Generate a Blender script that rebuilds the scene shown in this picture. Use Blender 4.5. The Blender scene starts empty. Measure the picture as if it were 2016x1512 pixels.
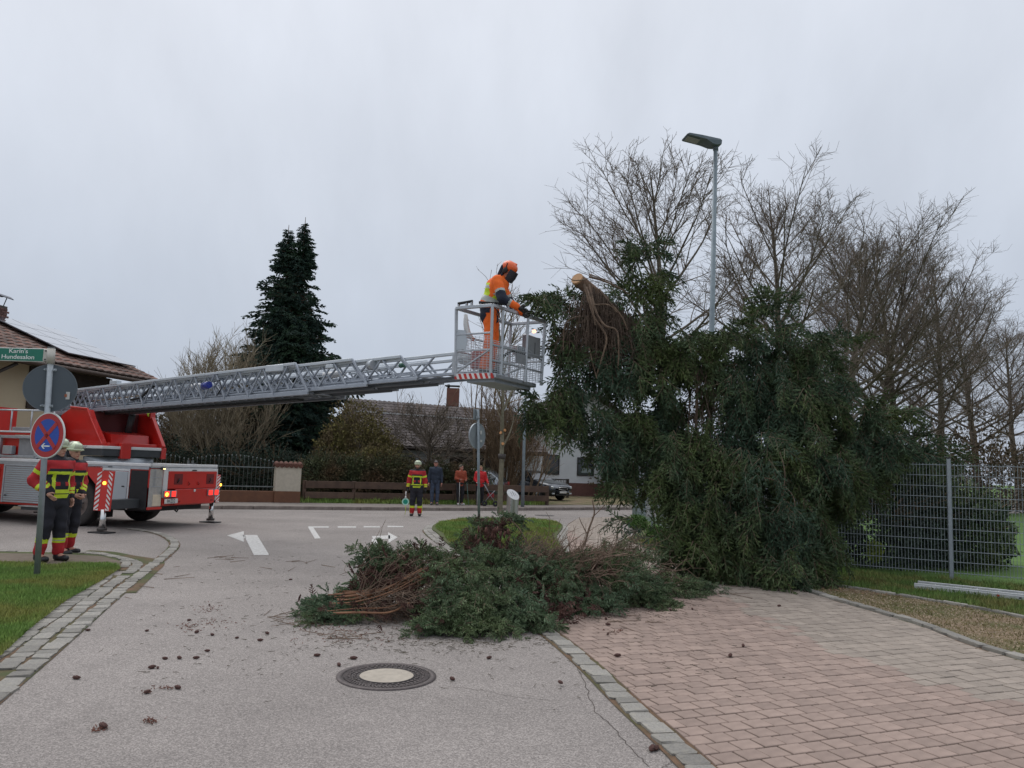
import bpy, math, random
import numpy as np
from mathutils import Vector, Matrix

# ------------------------------------------------------------------ camera, sky, sun, exposure
sc = bpy.context.scene
COL = sc.collection
EYE = 1.70
FPX = 1514.0                      # focal length in photo pixels (2016 wide)
PITCH = math.radians(6.18)
ROLL = math.radians(2.0)
_r0 = Vector((1, 0, 0)); _u0 = Vector((0, -math.sin(PITCH), math.cos(PITCH)))
FWD = Vector((0, math.cos(PITCH), math.sin(PITCH)))
UPV = _u0 * math.cos(ROLL) - _r0 * math.sin(ROLL)
RGT = _r0 * math.cos(ROLL) + _u0 * math.sin(ROLL)
cam_d = bpy.data.cameras.new('camera')
cam_d.sensor_width = 36.0
cam_d.lens = 36.0 * FPX / 2016.0
cam_d.clip_start = 0.05
cam_d.clip_end = 3000
cam = bpy.data.objects.new('camera', cam_d)
COL.objects.link(cam)
m3 = Matrix((RGT, UPV, -FWD)).transposed()
cam.matrix_world = Matrix.Translation((0, 0, EYE)) @ m3.to_4x4()
sc.camera = cam

SUN_EL, SUN_AZ = math.radians(58), math.radians(-40)
w = bpy.data.worlds.new('World'); sc.world = w; w.use_nodes = True
nt = w.node_tree; nt.nodes.clear(); L = nt.links
out = nt.nodes.new('ShaderNodeOutputWorld'); bg = nt.nodes.new('ShaderNodeBackground')
sky = nt.nodes.new('ShaderNodeTexSky'); sky.sky_type = 'NISHITA'; sky.sun_disc = False
sky.sun_elevation = SUN_EL; sky.sun_rotation = SUN_AZ
sky.dust_density = 4.0; sky.air_density = 1.0
tc = nt.nodes.new('ShaderNodeTexCoord')
sep = nt.nodes.new('ShaderNodeSeparateXYZ')
L.new(tc.outputs['Generated'], sep.inputs[0])
ramp = nt.nodes.new('ShaderNodeValToRGB')        # overcast cloud deck by elevation
mp = nt.nodes.new('ShaderNodeMapping'); mp.inputs['Scale'].default_value = (2.2, 1.0, 1.0); mp.inputs['Rotation'].default_value = (0, 0.35, 0.2)
L.new(tc.outputs['Generated'], mp.inputs[0])
nz = nt.nodes.new('ShaderNodeTexNoise'); nz.inputs['Scale'].default_value = 1.7; nz.inputs['Detail'].default_value = 5
nz.inputs['Roughness'].default_value = 0.5
L.new(mp.outputs[0], nz.inputs['Vector'])
ma = nt.nodes.new('ShaderNodeMath'); ma.operation = 'MULTIPLY_ADD'
L.new(nz.outputs['Fac'], ma.inputs[0]); ma.inputs[1].default_value = 0.22
sb = nt.nodes.new('ShaderNodeMath'); sb.operation = 'SUBTRACT'; L.new(sep.outputs['Z'], sb.inputs[0]); sb.inputs[1].default_value = 0.11
L.new(sb.outputs[0], ma.inputs[2]); L.new(ma.outputs[0], ramp.inputs[0])
cr = ramp.color_ramp
cr.elements[0].position = 0.0; cr.elements[0].color = (3.7, 4.16, 5.0, 1)
cr.elements[1].position = 1.0; cr.elements[1].color = (7.8, 8.0, 8.5, 1)
e = cr.elements.new(0.15); e.color = (4.2, 4.66, 5.45, 1)
e = cr.elements.new(0.32); e.color = (5.05, 5.45, 6.15, 1)
e = cr.elements.new(0.5); e.color = (5.7, 6.05, 6.7, 1)
n2 = nt.nodes.new('ShaderNodeTexNoise'); n2.inputs['Scale'].default_value = 3.2; n2.inputs['Detail'].default_value = 6; n2.inputs['Roughness'].default_value = .55; L.new(mp.outputs[0], n2.inputs['Vector'])
cm = nt.nodes.new('ShaderNodeMapRange'); cm.inputs['From Min'].default_value = .3; cm.inputs['From Max'].default_value = .7; cm.inputs['To Min'].default_value = .925; cm.inputs['To Max'].default_value = 1.05
L.new(n2.outputs['Fac'], cm.inputs['Value'])
cs_ = nt.nodes.new('ShaderNodeVectorMath'); cs_.operation = 'SCALE'; L.new(ramp.outputs[0], cs_.inputs[0]); L.new(cm.outputs[0], cs_.inputs['Scale'])
mx = nt.nodes.new('ShaderNodeMix'); mx.data_type = 'RGBA'
mx.inputs['Factor'].default_value = 0.93
L.new(sky.outputs[0], mx.inputs['A']); L.new(cs_.outputs[0], mx.inputs['B'])
L.new(mx.outputs['Result'], bg.inputs['Color']); bg.inputs['Strength'].default_value = 0.12
L.new(bg.outputs[0], out.inputs['Surface'])

sd = bpy.data.lights.new('sun', 'SUN'); sd.energy = 1.2; sd.angle = math.radians(50); sd.color = (1.0, 0.97, 0.93)
sun = bpy.data.objects.new('sun', sd); COL.objects.link(sun)
sdir = Vector((math.sin(SUN_AZ) * math.cos(SUN_EL), math.cos(SUN_AZ) * math.cos(SUN_EL), math.sin(SUN_EL)))
sun.rotation_euler = sdir.to_track_quat('Z', 'Y').to_euler()
sun.location = (0, 0, 30)
sc.view_settings.view_transform = 'Standard'; sc.view_settings.look = 'None'
sc.view_settings.exposure = 0.08; sc.view_settings.gamma = 1.0; sc.view_settings.use_curve_mapping = False
sc.render.engine = 'CYCLES'
sc.cycles.max_bounces = 6; sc.cycles.diffuse_bounces = 3; sc.cycles.transparent_max_bounces = 8

rng = np.random.default_rng(7); random.seed(7)

# ------------------------------------------------------------------ survey helpers: sight lines to real points
def ray(px, py):
    return (FWD + RGT * ((px - 1008) / FPX) + UPV * ((756 - py) / FPX)).normalized()
def G(px, py, z=0.0):
    d = ray(px, py); t = (z - EYE) / d.z
    return Vector((d.x * t, d.y * t, z))
def P(px, py, Y):
    d = ray(px, py); t = Y / d.y
    return Vector((d.x * t, Y, EYE + d.z * t))
def proj(p):
    d = Vector(p) - Vector((0, 0, EYE)); f = d.dot(FWD)
    return (1008 + FPX * d.dot(RGT) / f, 756 - FPX * d.dot(UPV) / f)

# ------------------------------------------------------------------ materials
MATS = {}
def mat(name, c, c2=None, rough=0.6, metal=0.0, ns=6.0, amt=1.0, bump=0.0, bs=60.0, isl=0.0, emit=None, es=0.0,
        c3=None, ns3=1.0, spec=0.5, coat=0.0, alpha=1.0, trans=0.0, detail=4.0):
    if name in MATS: return MATS[name]
    m = bpy.data.materials.new(name); m.use_nodes = True
    n = m.node_tree; b = n.nodes['Principled BSDF']; K = n.links
    b.inputs['Roughness'].default_value = rough; b.inputs['Metallic'].default_value = metal
    b.inputs['Specular IOR Level'].default_value = spec
    if coat: b.inputs['Coat Weight'].default_value = coat; b.inputs['Coat Roughness'].default_value = 0.08
    if alpha < 1: b.inputs['Alpha'].default_value = alpha
    if trans: b.inputs['Transmission Weight'].default_value = trans
    if c2 is None: c2 = tuple(x * 0.82 for x in c)
    t = n.nodes.new('ShaderNodeTexCoord')
    no = n.nodes.new('ShaderNodeTexNoise'); no.inputs['Scale'].default_value = ns; no.inputs['Detail'].default_value = detail
    no.inputs['Roughness'].default_value = 0.6
    K.new(t.outputs['Object'], no.inputs['Vector'])
    r = n.nodes.new('ShaderNodeValToRGB'); r.color_ramp.elements[0].position = 0.5 - 0.22 / max(amt, .01); r.color_ramp.elements[1].position = 0.5 + 0.22 / max(amt, .01)
    r.color_ramp.elements[0].color = (*c2, 1); r.color_ramp.elements[1].color = (*c, 1)
    K.new(no.outputs['Fac'], r.inputs[0]); col = r.outputs[0]
    if c3 is not None:
        n3 = n.nodes.new('ShaderNodeTexNoise'); n3.inputs['Scale'].default_value = ns3; n3.inputs['Detail'].default_value = 3
        K.new(t.outputs['Object'], n3.inputs['Vector'])
        r3 = n.nodes.new('ShaderNodeValToRGB'); r3.color_ramp.elements[0].position = 0.42; r3.color_ramp.elements[1].position = 0.62
        r3.color_ramp.elements[0].color = (0, 0, 0, 1); r3.color_ramp.elements[1].color = (1, 1, 1, 1)
        K.new(n3.outputs['Fac'], r3.inputs[0])
        mm = n.nodes.new('ShaderNodeMix'); mm.data_type = 'RGBA'; K.new(r3.outputs[0], mm.inputs['Factor'])
        K.new(col, mm.inputs['A']); mm.inputs['B'].default_value = (*c3, 1); col = mm.outputs['Result']
    if isl > 0:
        g = n.nodes.new('ShaderNodeNewGeometry'); oi = n.nodes.new('ShaderNodeObjectInfo')
        a = n.nodes.new('ShaderNodeMath'); a.operation = 'ADD'; K.new(g.outputs['Random Per Island'], a.inputs[0]); K.new(oi.outputs['Random'], a.inputs[1])
        f = n.nodes.new('ShaderNodeMath'); f.operation = 'FRACT'; K.new(a.outputs[0], f.inputs[0])
        mr = n.nodes.new('ShaderNodeMapRange'); mr.inputs['To Min'].default_value = 1 - isl; mr.inputs['To Max'].default_value = 1 + isl
        K.new(f.outputs[0], mr.inputs['Value'])
        mu = n.nodes.new('ShaderNodeVectorMath'); mu.operation = 'SCALE'; K.new(col, mu.inputs[0]); K.new(mr.outputs[0], mu.inputs['Scale'])
        col = mu.outputs[0]
    K.new(col, b.inputs['Base Color'])
    if bump:
        nb = n.nodes.new('ShaderNodeTexNoise'); nb.inputs['Scale'].default_value = bs; nb.inputs['Detail'].default_value = 3
        K.new(t.outputs['Object'], nb.inputs['Vector'])
        bp = n.nodes.new('ShaderNodeBump'); bp.inputs['Strength'].default_value = bump; bp.inputs['Distance'].default_value = 0.01
        K.new(nb.outputs['Fac'], bp.inputs['Height']); K.new(bp.outputs[0], b.inputs['Normal'])
    if emit:
        b.inputs['Emission Color'].default_value = (*emit, 1); b.inputs['Emission Strength'].default_value = es
    MATS[name] = m; return m

def asphalt_mat(name, base, var):
    m = bpy.data.materials.new(name); m.use_nodes = True; n = m.node_tree; b = n.nodes['Principled BSDF']; K = n.links
    b.inputs['Roughness'].default_value = 0.9; b.inputs['Specular IOR Level'].default_value = 0.25
    t = n.nodes.new('ShaderNodeTexCoord')
    v = n.nodes.new('ShaderNodeTexVoronoi'); v.inputs['Scale'].default_value = 120.0; K.new(t.outputs['Object'], v.inputs['Vector'])
    hs = n.nodes.new('ShaderNodeSeparateColor'); K.new(v.outputs['Color'], hs.inputs[0])
    r = n.nodes.new('ShaderNodeValToRGB'); K.new(hs.outputs[0], r.inputs[0])
    e = r.color_ramp.elements; e[0].color = (*[x * 0.64 for x in base], 1); e[1].color = (*[min(1, x * 1.4) for x in base], 1)
    q = e.new(0.3); q.color = (*[x * 0.8 for x in base], 1); q = e.new(0.75); q.color = (*[x * 1.12 for x in base], 1)
    l = n.nodes.new('ShaderNodeTexNoise'); l.inputs['Scale'].default_value = 0.38; l.inputs['Detail'].default_value = 6; l.inputs['Roughness'].default_value = .62
    K.new(t.outputs['Object'], l.inputs['Vector'])
    mr = n.nodes.new('ShaderNodeMapRange'); mr.inputs['From Min'].default_value = .3; mr.inputs['From Max'].default_value = .7
    mr.inputs['To Min'].default_value = 1 - var; mr.inputs['To Max'].default_value = 1 + var; K.new(l.outputs['Fac'], mr.inputs['Value'])
    mu = n.nodes.new('ShaderNodeVectorMath'); mu.operation = 'SCALE'; K.new(r.outputs[0], mu.inputs[0]); K.new(mr.outputs[0], mu.inputs['Scale'])
    # darker damp / dirt stains with a soft shape
    s = n.nodes.new('ShaderNodeTexNoise'); s.inputs['Scale'].default_value = 1.6; s.inputs['Detail'].default_value = 7; s.inputs['Roughness'].default_value = .7
    K.new(t.outputs['Object'], s.inputs['Vector'])
    r2 = n.nodes.new('ShaderNodeValToRGB'); r2.color_ramp.elements[0].position = .56; r2.color_ramp.elements[1].position = .72
    r2.color_ramp.elements[1].color = (.3, .3, .3, 1); r2.color_ramp.elements[0].color = (0, 0, 0, 1); K.new(s.outputs['Fac'], r2.inputs[0])
    mm = n.nodes.new('ShaderNodeMix'); mm.data_type = 'RGBA'; K.new(r2.outputs[0], mm.inputs['Factor']); K.new(mu.outputs[0], mm.inputs['A'])
    mm.inputs['B'].default_value = (*[x * .5 for x in base], 1)
    K.new(mm.outputs['Result'], b.inputs['Base Color'])
    bp = n.nodes.new('ShaderNodeBump'); bp.inputs['Strength'].default_value = .5; bp.inputs['Distance'].default_value = .006
    K.new(v.outputs['Distance'], bp.inputs['Height']); K.new(bp.outputs[0], b.inputs['Normal'])
    MATS[name] = m; return m

# ------------------------------------------------------------------ mesh helpers
class MB:
    """collects world-space (or thing-space) faces with material slots, builds ONE mesh object"""
    def __init__(s): s.v = []; s.f = []; s.m = []; s.sm = []
    def add(s, vs, fs, mi=0, smooth=False):
        o = len(s.v); s.v += [tuple(x) for x in vs]
        for f in fs: s.f.append([i + o for i in f]); s.m.append(mi); s.sm.append(smooth)
        return s
    def box(s, c, size, rz=0.0, mi=0, bev=0.0, M=None):
        hx, hy, hz = [x / 2 for x in size]
        R = M if M is not None else Matrix.Rotation(rz, 3, 'Z'); c = Vector(c)
        if bev <= 0:
            vs = [c + R @ Vector((x * hx, y * hy, z * hz)) for z in (-1, 1) for y in (-1, 1) for x in (-1, 1)]
            s.add(vs, [(0, 2, 3, 1), (4, 5, 7, 6), (0, 1, 5, 4), (2, 6, 7, 3), (0, 4, 6, 2), (1, 3, 7, 5)], mi)
        else:
            b = min(bev, hx * .8, hy * .8, hz * .8)
            vs = []; key = {}
            for z in (-1, 1):
                for y in (-1, 1):
                    for x in (-1, 1):
                        for a in range(3):
                            q = [x * (hx - b), y * (hy - b), z * (hz - b)]
                            q[a] = (x, y, z)[a] * (hx, hy, hz)[a]
                            key[(x, y, z, a)] = len(vs); vs.append(c + R @ Vector(q))
            F = []
            for a in range(3):
                b1, b2 = [(1, 2), (2, 0), (0, 1)][a]
                for sg in (-1, 1):
                    q = []
                    for (p1, p2) in ((-1, -1), (1, -1), (1, 1), (-1, 1)):
                        k = [0, 0, 0]; k[a] = sg; k[b1] = p1; k[b2] = p2; q.append(key[(*k, a)])
                    F.append(q if sg > 0 else q[::-1])
            for a in range(3):           # edges along axis a
                b1, b2 = [(1, 2), (2, 0), (0, 1)][a]
                for p1 in (-1, 1):
                    for p2 in (-1, 1):
                        k0 = [0, 0, 0]; k1 = [0, 0, 0]; k0[a] = -1; k1[a] = 1
                        for k in (k0, k1): k[b1] = p1; k[b2] = p2
                        q = [key[(*k0, b1)], key[(*k1, b1)], key[(*k1, b2)], key[(*k0, b2)]]
                        F.append(q if p1 * p2 < 0 else q[::-1])
            for x in (-1, 1):
                for y in (-1, 1):
                    for z in (-1, 1):
                        q = [key[(x, y, z, 0)], key[(x, y, z, 1)], key[(x, y, z, 2)]]
                        F.append(q if x * y * z > 0 else q[::-1])
            s.add(vs, F, mi)
        return s
    def beam(s, p0, p1, wd, h, up=(0, 0, 1), mi=0, bev=0.0):
        p0 = Vector(p0); p1 = Vector(p1); d = p1 - p0; ln = d.length
        if ln < 1e-6: return s
        x = d / ln; up = Vector(up); y = up.cross(x)
        if y.length < 1e-4: y = Vector((0, 1, 0)).cross(x)
        y.normalize(); z = x.cross(y)
        return s.box((p0 + p1) / 2, (ln, wd, h), mi=mi, bev=bev, M=Matrix((x, y, z)).transposed())
    def tube(s, pts, r, n=8, mi=0, caps=True, smooth=True):
        pts = [Vector(p) for p in pts]; k = len(pts)
        rs = r if isinstance(r, (list, tuple)) else [r] * k
        rings = []; vs = []
        prev = None
        for i, p in enumerate(pts):
            d = (pts[min(i + 1, k - 1)] - pts[max(i - 1, 0)]).normalized()
            if prev is None:
                a = Vector((0, 0, 1)) if abs(d.z) < .9 else Vector((1, 0, 0)); u = d.cross(a).normalized()
            else:
                u = (prev - d * prev.dot(d)).normalized()
            prev = u; v2 = d.cross(u)
            for j in range(n):
                t = 2 * math.pi * j / n; vs.append(p + (u * math.cos(t) + v2 * math.sin(t)) * rs[i])
        F = []
        for i in range(k - 1):
            for j in range(n):
                a = i * n + j; b = i * n + (j + 1) % n; F.append((a, b, b + n, a + n))
        s.add(vs, F, mi, smooth)
        if caps:
            o = len(s.v) - len(vs)
            s.f.append([o + j for j in range(n)][::-1]); s.m.append(mi); s.sm.append(False)
            s.f.append([o + (k - 1) * n + j for j in range(n)]); s.m.append(mi); s.sm.append(False)
        return s
    def cyl(s, p0, p1, r, n=16, mi=0, r1=None): return s.tube([p0, p1], [r, r if r1 is None else r1], n, mi)
    def prism(s, poly, z0, z1, mi=0, frame=None):
        """poly: 2D ccw outline; extruded z0..z1; frame = (origin, X, Y, Z)"""
        if frame is None: O, X, Y, Z = Vector((0, 0, 0)), Vector((1, 0, 0)), Vector((0, 1, 0)), Vector((0, 0, 1))
        else: O, X, Y, Z = [Vector(q) for q in frame]
        n = len(poly)
        vs = [O + X * a + Y * b + Z * z0 for a, b in poly] + [O + X * a + Y * b + Z * z1 for a, b in poly]
        F = [list(range(n))[::-1], list(range(n, 2 * n))] + [(i, (i + 1) % n, (i + 1) % n + n, i + n) for i in range(n)]
        return s.add(vs, F, mi)
    def quad(s, a, b, c, d, mi=0): return s.add([a, b, c, d], [(0, 1, 2, 3)], mi)
    def lathe(s, prof, n=24, mi=0, c=(0, 0, 0), smooth=True):
        c = Vector(c); vs = []; F = []
        for r, z in prof:
            for j in range(n):
                t = 2 * math.pi * j / n; vs.append(c + Vector((r * math.cos(t), r * math.sin(t), z)))
        for i in range(len(prof) - 1):
            for j in range(n):
                a = i * n + j; b = i * n + (j + 1) % n; F.append((a, b, b + n, a + n))
        return s.add(vs, F, mi, smooth)
    def build(s, name, mats, parent=None, **kw):
        v = s.v
        if parent is not None and kw.pop('world', True):
            inv = rootinv(parent); v = [tuple(inv @ Vector(q)) for q in v]
        me = bpy.data.meshes.new(name); me.from_pydata(v, [], s.f)
        if not isinstance(mats, (list, tuple)): mats = [mats]
        for m_ in mats: me.materials.append(m_)
        me.polygons.foreach_set('material_index', s.m); me.polygons.foreach_set('use_smooth', s.sm)
        me.update()
        return link(name, me, parent, **kw)

ROOTS = {}
def rootinv(o):
    while o.parent: o = o.parent
    return ROOTS.get(o.name, Matrix.Identity(4))
def link(name, me, parent=None, label=None, cat=None, group=None, kind=None, **kw):
    o = bpy.data.objects.new(name, me); COL.objects.link(o)
    if parent is not None: o.parent = parent
    tag(o, label, cat, group, kind); return o
def tag(o, label=None, cat=None, group=None, kind=None):
    if label: o['label'] = label
    if cat: o['category'] = cat
    if group: o['group'] = group
    if kind: o['kind'] = kind
    return o
def thing(name, label, cat, loc=(0, 0, 0), rz=0.0, group=None):
    o = bpy.data.objects.new(name, None); COL.objects.link(o); o.empty_display_size = .2
    o.location = loc; o.rotation_euler = (0, 0, rz)
    ROOTS[o.name] = (Matrix.Translation(loc) @ Matrix.Rotation(rz, 4, 'Z')).inverted()
    return tag(o, label, cat, group)
def lthing(name, label, cat, loc=(0, 0, 0), rz=0.0, group=None):
    """thing whose parts are modelled in its own space"""
    o = thing(name, label, cat, loc, rz, group); ROOTS[o.name] = Matrix.Identity(4); return o
def shared(name, me, parent, loc, rz=0.0, scale=(1, 1, 1), **kw):
    """a piece that shares its mesh; loc in world"""
    o = bpy.data.objects.new(name, me); COL.objects.link(o)
    M = Matrix.Translation(loc) @ Matrix.Rotation(rz, 4, 'Z') @ Matrix.Diagonal((*scale, 1))
    if parent is not None: o.parent = parent; M = rootinv(parent) @ M
    o.matrix_local = M
    tag(o, **kw); return o
def copy_tree(o, parent=None):
    c = o.copy(); COL.objects.link(c); c.parent = parent
    if parent is None and o.name in ROOTS: ROOTS[c.name] = Matrix.Identity(4)
    for ch in list(o.children): copy_tree(ch, c)
    return c
def tri_mesh(name, tris, mats, parent=None, mi=None, smooth=False, world=True, **kw):
    """tris: (N,3,3) array of loose triangles"""
    tris = np.asarray(tris, dtype=np.float32).reshape(-1, 3)
    if parent is not None and world:
        inv = np.array(rootinv(parent)); tris = (tris @ inv[:3, :3].T + inv[:3, 3]).astype(np.float32)
    n = len(tris) // 3
    me = bpy.data.meshes.new(name)
    me.vertices.add(n * 3); me.vertices.foreach_set('co', tris.ravel())
    me.loops.add(n * 3); me.loops.foreach_set('vertex_index', np.arange(n * 3, dtype=np.int32))
    me.polygons.add(n); me.polygons.foreach_set('loop_start', np.arange(0, n * 3, 3, dtype=np.int32))
    if not isinstance(mats, (list, tuple)): mats = [mats]
    for m_ in mats: me.materials.append(m_)
    if mi is not None: me.polygons.foreach_set('material_index', np.asarray(mi, dtype=np.int32))
    me.update(calc_edges=True)
    return link(name, me, parent, **kw)
def idx_mesh(name, V, F, mats, parent=None, mi=None, smooth=True, world=False, **kw):
    """V (n,3), F (m,k) uniform polygons"""
    V = np.asarray(V, dtype=np.float32); F = np.asarray(F, dtype=np.int32); k = F.shape[1]; m_ = len(F)
    if parent is not None and world:
        inv = np.array(rootinv(parent)); V = (V @ inv[:3, :3].T + inv[:3, 3]).astype(np.float32)
    me = bpy.data.meshes.new(name); me.vertices.add(len(V)); me.vertices.foreach_set('co', V.ravel())
    me.loops.add(m_ * k); me.loops.foreach_set('vertex_index', F.ravel())
    me.polygons.add(m_); me.polygons.foreach_set('loop_start', np.arange(0, m_ * k, k, dtype=np.int32))
    if not isinstance(mats, (list, tuple)): mats = [mats]
    for q in mats: me.materials.append(q)
    if mi is not None: me.polygons.foreach_set('material_index', np.asarray(mi, dtype=np.int32))
    me.polygons.foreach_set('use_smooth', np.full(m_, smooth)); me.update(calc_edges=True)
    return link(name, me, parent, **kw)

def norm(a): return a / np.maximum(np.linalg.norm(a, axis=-1, keepdims=True), 1e-9)
def seg_tris(seg, n=3):
    """seg: (N,8) x0y0z0 x1y1z1 r0 r1 -> prism triangles"""
    seg = np.asarray(seg, dtype=np.float64); p0 = seg[:, 0:3]; p1 = seg[:, 3:6]; r0 = seg[:, 6:7]; r1 = seg[:, 7:8]
    d = norm(p1 - p0); a = np.where(np.abs(d[:, 2:3]) < .9, np.array([[0, 0, 1.]]), np.array([[1., 0, 0]]))
    u = norm(np.cross(d, a)); v = np.cross(d, u); T = []
    for j in range(n):
        t0 = 2 * math.pi * j / n; t1 = 2 * math.pi * (j + 1) / n
        c0 = u * math.cos(t0) + v * math.sin(t0); c1 = u * math.cos(t1) + v * math.sin(t1)
        A = p0 + c0 * r0; B = p0 + c1 * r0; C = p1 + c1 * r1; D = p1 + c0 * r1
        T.append(np.stack([A, B, C], 1)); T.append(np.stack([A, C, D], 1))
    return np.concatenate(T, 0)

def text_obj(name, s, size, m, parent, M, ext=0.002, bold=0.0, align='CENTER', sx=1.0):
    cu = bpy.data.curves.new(name, 'FONT'); cu.body = s; cu.size = size; cu.extrude = ext; cu.offset = bold
    cu.align_x = align; cu.align_y = 'CENTER'; cu.space_line = 1.0
    o = bpy.data.objects.new(name, cu); COL.objects.link(o)
    dg = bpy.context.evaluated_depsgraph_get(); me = bpy.data.meshes.new_from_object(o.evaluated_get(dg))
    bpy.data.objects.remove(o); bpy.data.curves.remove(cu)
    me.transform(M @ Matrix.Diagonal((sx, 1, 1, 1)))
    if parent is not None: me.transform(rootinv(parent))
    me.materials.clear(); me.materials.append(m)
    return link(name, me, parent)
# ------------------------------------------------------------------ shared materials
M_ASPH = asphalt_mat('asphalt', (0.288, 0.260, 0.243), 0.17)
M_GRAN = mat('granite', (0.37, 0.35, 0.32), (0.21, 0.20, 0.18), rough=.88, ns=12, bump=.8, bs=45, isl=.24, c3=(.33, .31, .27), ns3=3)
M_JOINT = mat('joint_soil', (0.19, 0.11, 0.065), (0.09, 0.065, 0.04), rough=1, ns=9, bump=.6, bs=90, c3=(.07, .085, .03), ns3=1.3)
M_PINK = mat('pink_paver', (0.36, 0.268, 0.225), (0.26, 0.194, 0.164), rough=.88, ns=9, bump=.35, bs=160, isl=.13, detail=8)
M_GREYP = mat('grey_paver', (0.35, 0.295, 0.248), (0.26, 0.218, 0.185), rough=.88, ns=9, bump=.35, bs=160, isl=.13, detail=8)
M_GRASS = mat('grass', (0.22, 0.34, 0.075), (0.13, 0.23, 0.05), rough=.8, ns=1.4, isl=.35, c3=(.26, .27, .07), ns3=.8)
M_SOILG = mat('turf_soil', (0.075, 0.11, 0.028), (0.075, 0.07, 0.03), rough=1, ns=5, bump=.8, bs=30)
M_LAWN = mat('lawn', (0.10, 0.19, 0.03), (0.06, 0.12, 0.02), rough=.95, ns=2.2, bump=.8, bs=14, detail=9)
M_DIRT = mat('dirt', (0.19, 0.155, 0.12), (0.12, 0.095, 0.07), rough=1, ns=7, bump=.7, bs=50, detail=9)
M_GRAVEL = mat('gravel', (0.26, 0.185, 0.115), (0.13, 0.095, 0.055), rough=1, ns=26, bump=1, bs=55, c3=(.10, .10, .035), ns3=1.2, detail=9)
M_PAINT = mat('road_paint', (0.66, 0.66, 0.64), (0.40, 0.38, 0.36), rough=.75, ns=16, amt=1.2, detail=8)
M_KERB = mat('kerb_stone', (0.27, 0.235, 0.21), (0.16, 0.13, 0.115), rough=.9, ns=5, bump=.4)
M_WALKW = mat('pavement_asphalt', (0.25, 0.22, 0.195), (0.17, 0.145, 0.13), rough=.95, ns=4, bump=.4)

def poly_sheet(name, pts, z, m, parent=None, kind='structure', thick=0.0):
    b = MB(); n = len(pts)
    b.add([(p[0], p[1], z) for p in pts], [list(range(n))])
    if thick:
        b.add([(p[0], p[1], z) for p in pts] + [(p[0], p[1], z - thick) for p in pts],
              [(i, i + n, (i + 1) % n + n, (i + 1) % n) for i in range(n)])
    return b.build(name, m, parent, kind=kind)
def smooth_line(pts, k=8):
    """catmull-rom through 2D/3D points"""
    P_ = [Vector(p) for p in pts]; o = []
    for i in range(len(P_) - 1):
        a = P_[max(i - 1, 0)]; b = P_[i]; c = P_[i + 1]; d = P_[min(i + 2, len(P_) - 1)]
        for j in range(k):
            t = j / k
            o.append(.5 * ((2 * b) + (c - a) * t + (2 * a - 5 * b + 4 * c - d) * t * t + (3 * b - a - 3 * c + d) * t ** 3))
    o.append(P_[-1]); return o
def resample(line, step):
    o = [line[0].copy()]; acc = 0; tan = []
    for a, b in zip(line[:-1], line[1:]):
        L_ = (b - a).length; t = step - acc
        while t <= L_: o.append(a + (b - a) * (t / L_)); t += step
        acc = L_ - (t - step)
    return o
def in_poly(x, y, poly):
    c = False; n = len(poly); j = n - 1
    for i in range(n):
        xi, yi = poly[i][0], poly[i][1]; xj, yj = poly[j][0], poly[j][1]
        if (yi > y) != (yj > y) and x < (xj - xi) * (y - yi) / (yj - yi) + xi: c = not c
        j = i
    return c
def in_poly_np(X, Y, poly):
    c = np.zeros(X.shape, bool); n = len(poly); j = n - 1
    for i in range(n):
        xi, yi = poly[i][0], poly[i][1]; xj, yj = poly[j][0], poly[j][1]
        if yi != yj:
            c ^= ((yi > Y) != (yj > Y)) & (X < (xj - xi) * (Y - yi) / (yj - yi) + xi)
        j = i
    return c
g2 = lambda *ps: [G(a, b) for a, b in ps]

# ------------------------------------------------------------------ ground sheets
gb = MB(); gb.add([(-900, -300, -.03), (900, -300, -.03), (900, 1500, -.03), (-900, 1500, -.03)], [(0, 1, 2, 3)])
gb.build('ground', M_LAWN, kind='structure')
KL = [Vector(p) for p in ((-60, -4, 0), (-35, 12.0, 0), (-10.1, 25.2, 0), (-7.2, 26.7, 0), (-2.07, 29.2, 0), (5.5, 34.6, 0), (30, 52, 0), (60, 74, 0))]
road_poly = [(-60, -12), (20, -12), (20, 0), (6.2, 6), (4.2, 14), (3.9, 24), (7.2, 30), (30, 46), (58, 70)] + [(k.x, k.y) for k in KL[::-1]]
road = poly_sheet('road', road_poly, 0.0, M_ASPH)
# pavement strip, kerb and gardens behind it
def off_line(line, d):
    o = []
    for i, p in enumerate(line):
        t = (line[min(i + 1, len(line) - 1)] - line[max(i - 1, 0)]).normalized(); o.append(p + Vector((-t.y, t.x, 0)) * d)
    return o
K1 = off_line(KL, .14); K2 = off_line(KL, 2.3)
gar = [(p.x, p.y) for p in K2] + [(60, 400), (-160, 400), (-160, -4)]
poly_sheet('garden_ground', gar, 0.10, mat('garden_soil', (.11, .12, .05), (.09, .07, .045), rough=1, ns=2, bump=.7, bs=20, detail=8))
poly_sheet('pavement', [(p.x, p.y) for p in K1] + [(p.x, p.y) for p in K2[::-1]], 0.115, M_WALKW)
kerb_root = thing('kerb', None, None); kerb_root['kind'] = 'structure'
kl = resample(smooth_line([KL[1], KL[2], KL[3], KL[4], KL[5], KL[6]], 10), 1.0)
kme = MB().box((0, 0, 0), (.985, .14, .14), bev=.015).build('tmp', M_KERB); kmesh = kme.data; bpy.data.objects.remove(kme)
for a, b in zip(kl[:-1], kl[1:]):
    m_ = (a + b) / 2; t = (b - a)
    px, py = proj((m_.x, m_.y, .1))
    if -60 < px < 2080 and (b - a).length > .5:
        shared('kerb_stone', kmesh, kerb_root, (m_.x - t.y * .07, m_.y + t.x * .07, .055 + random.uniform(-.004, .004)), math.atan2(t.y, t.x))
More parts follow.
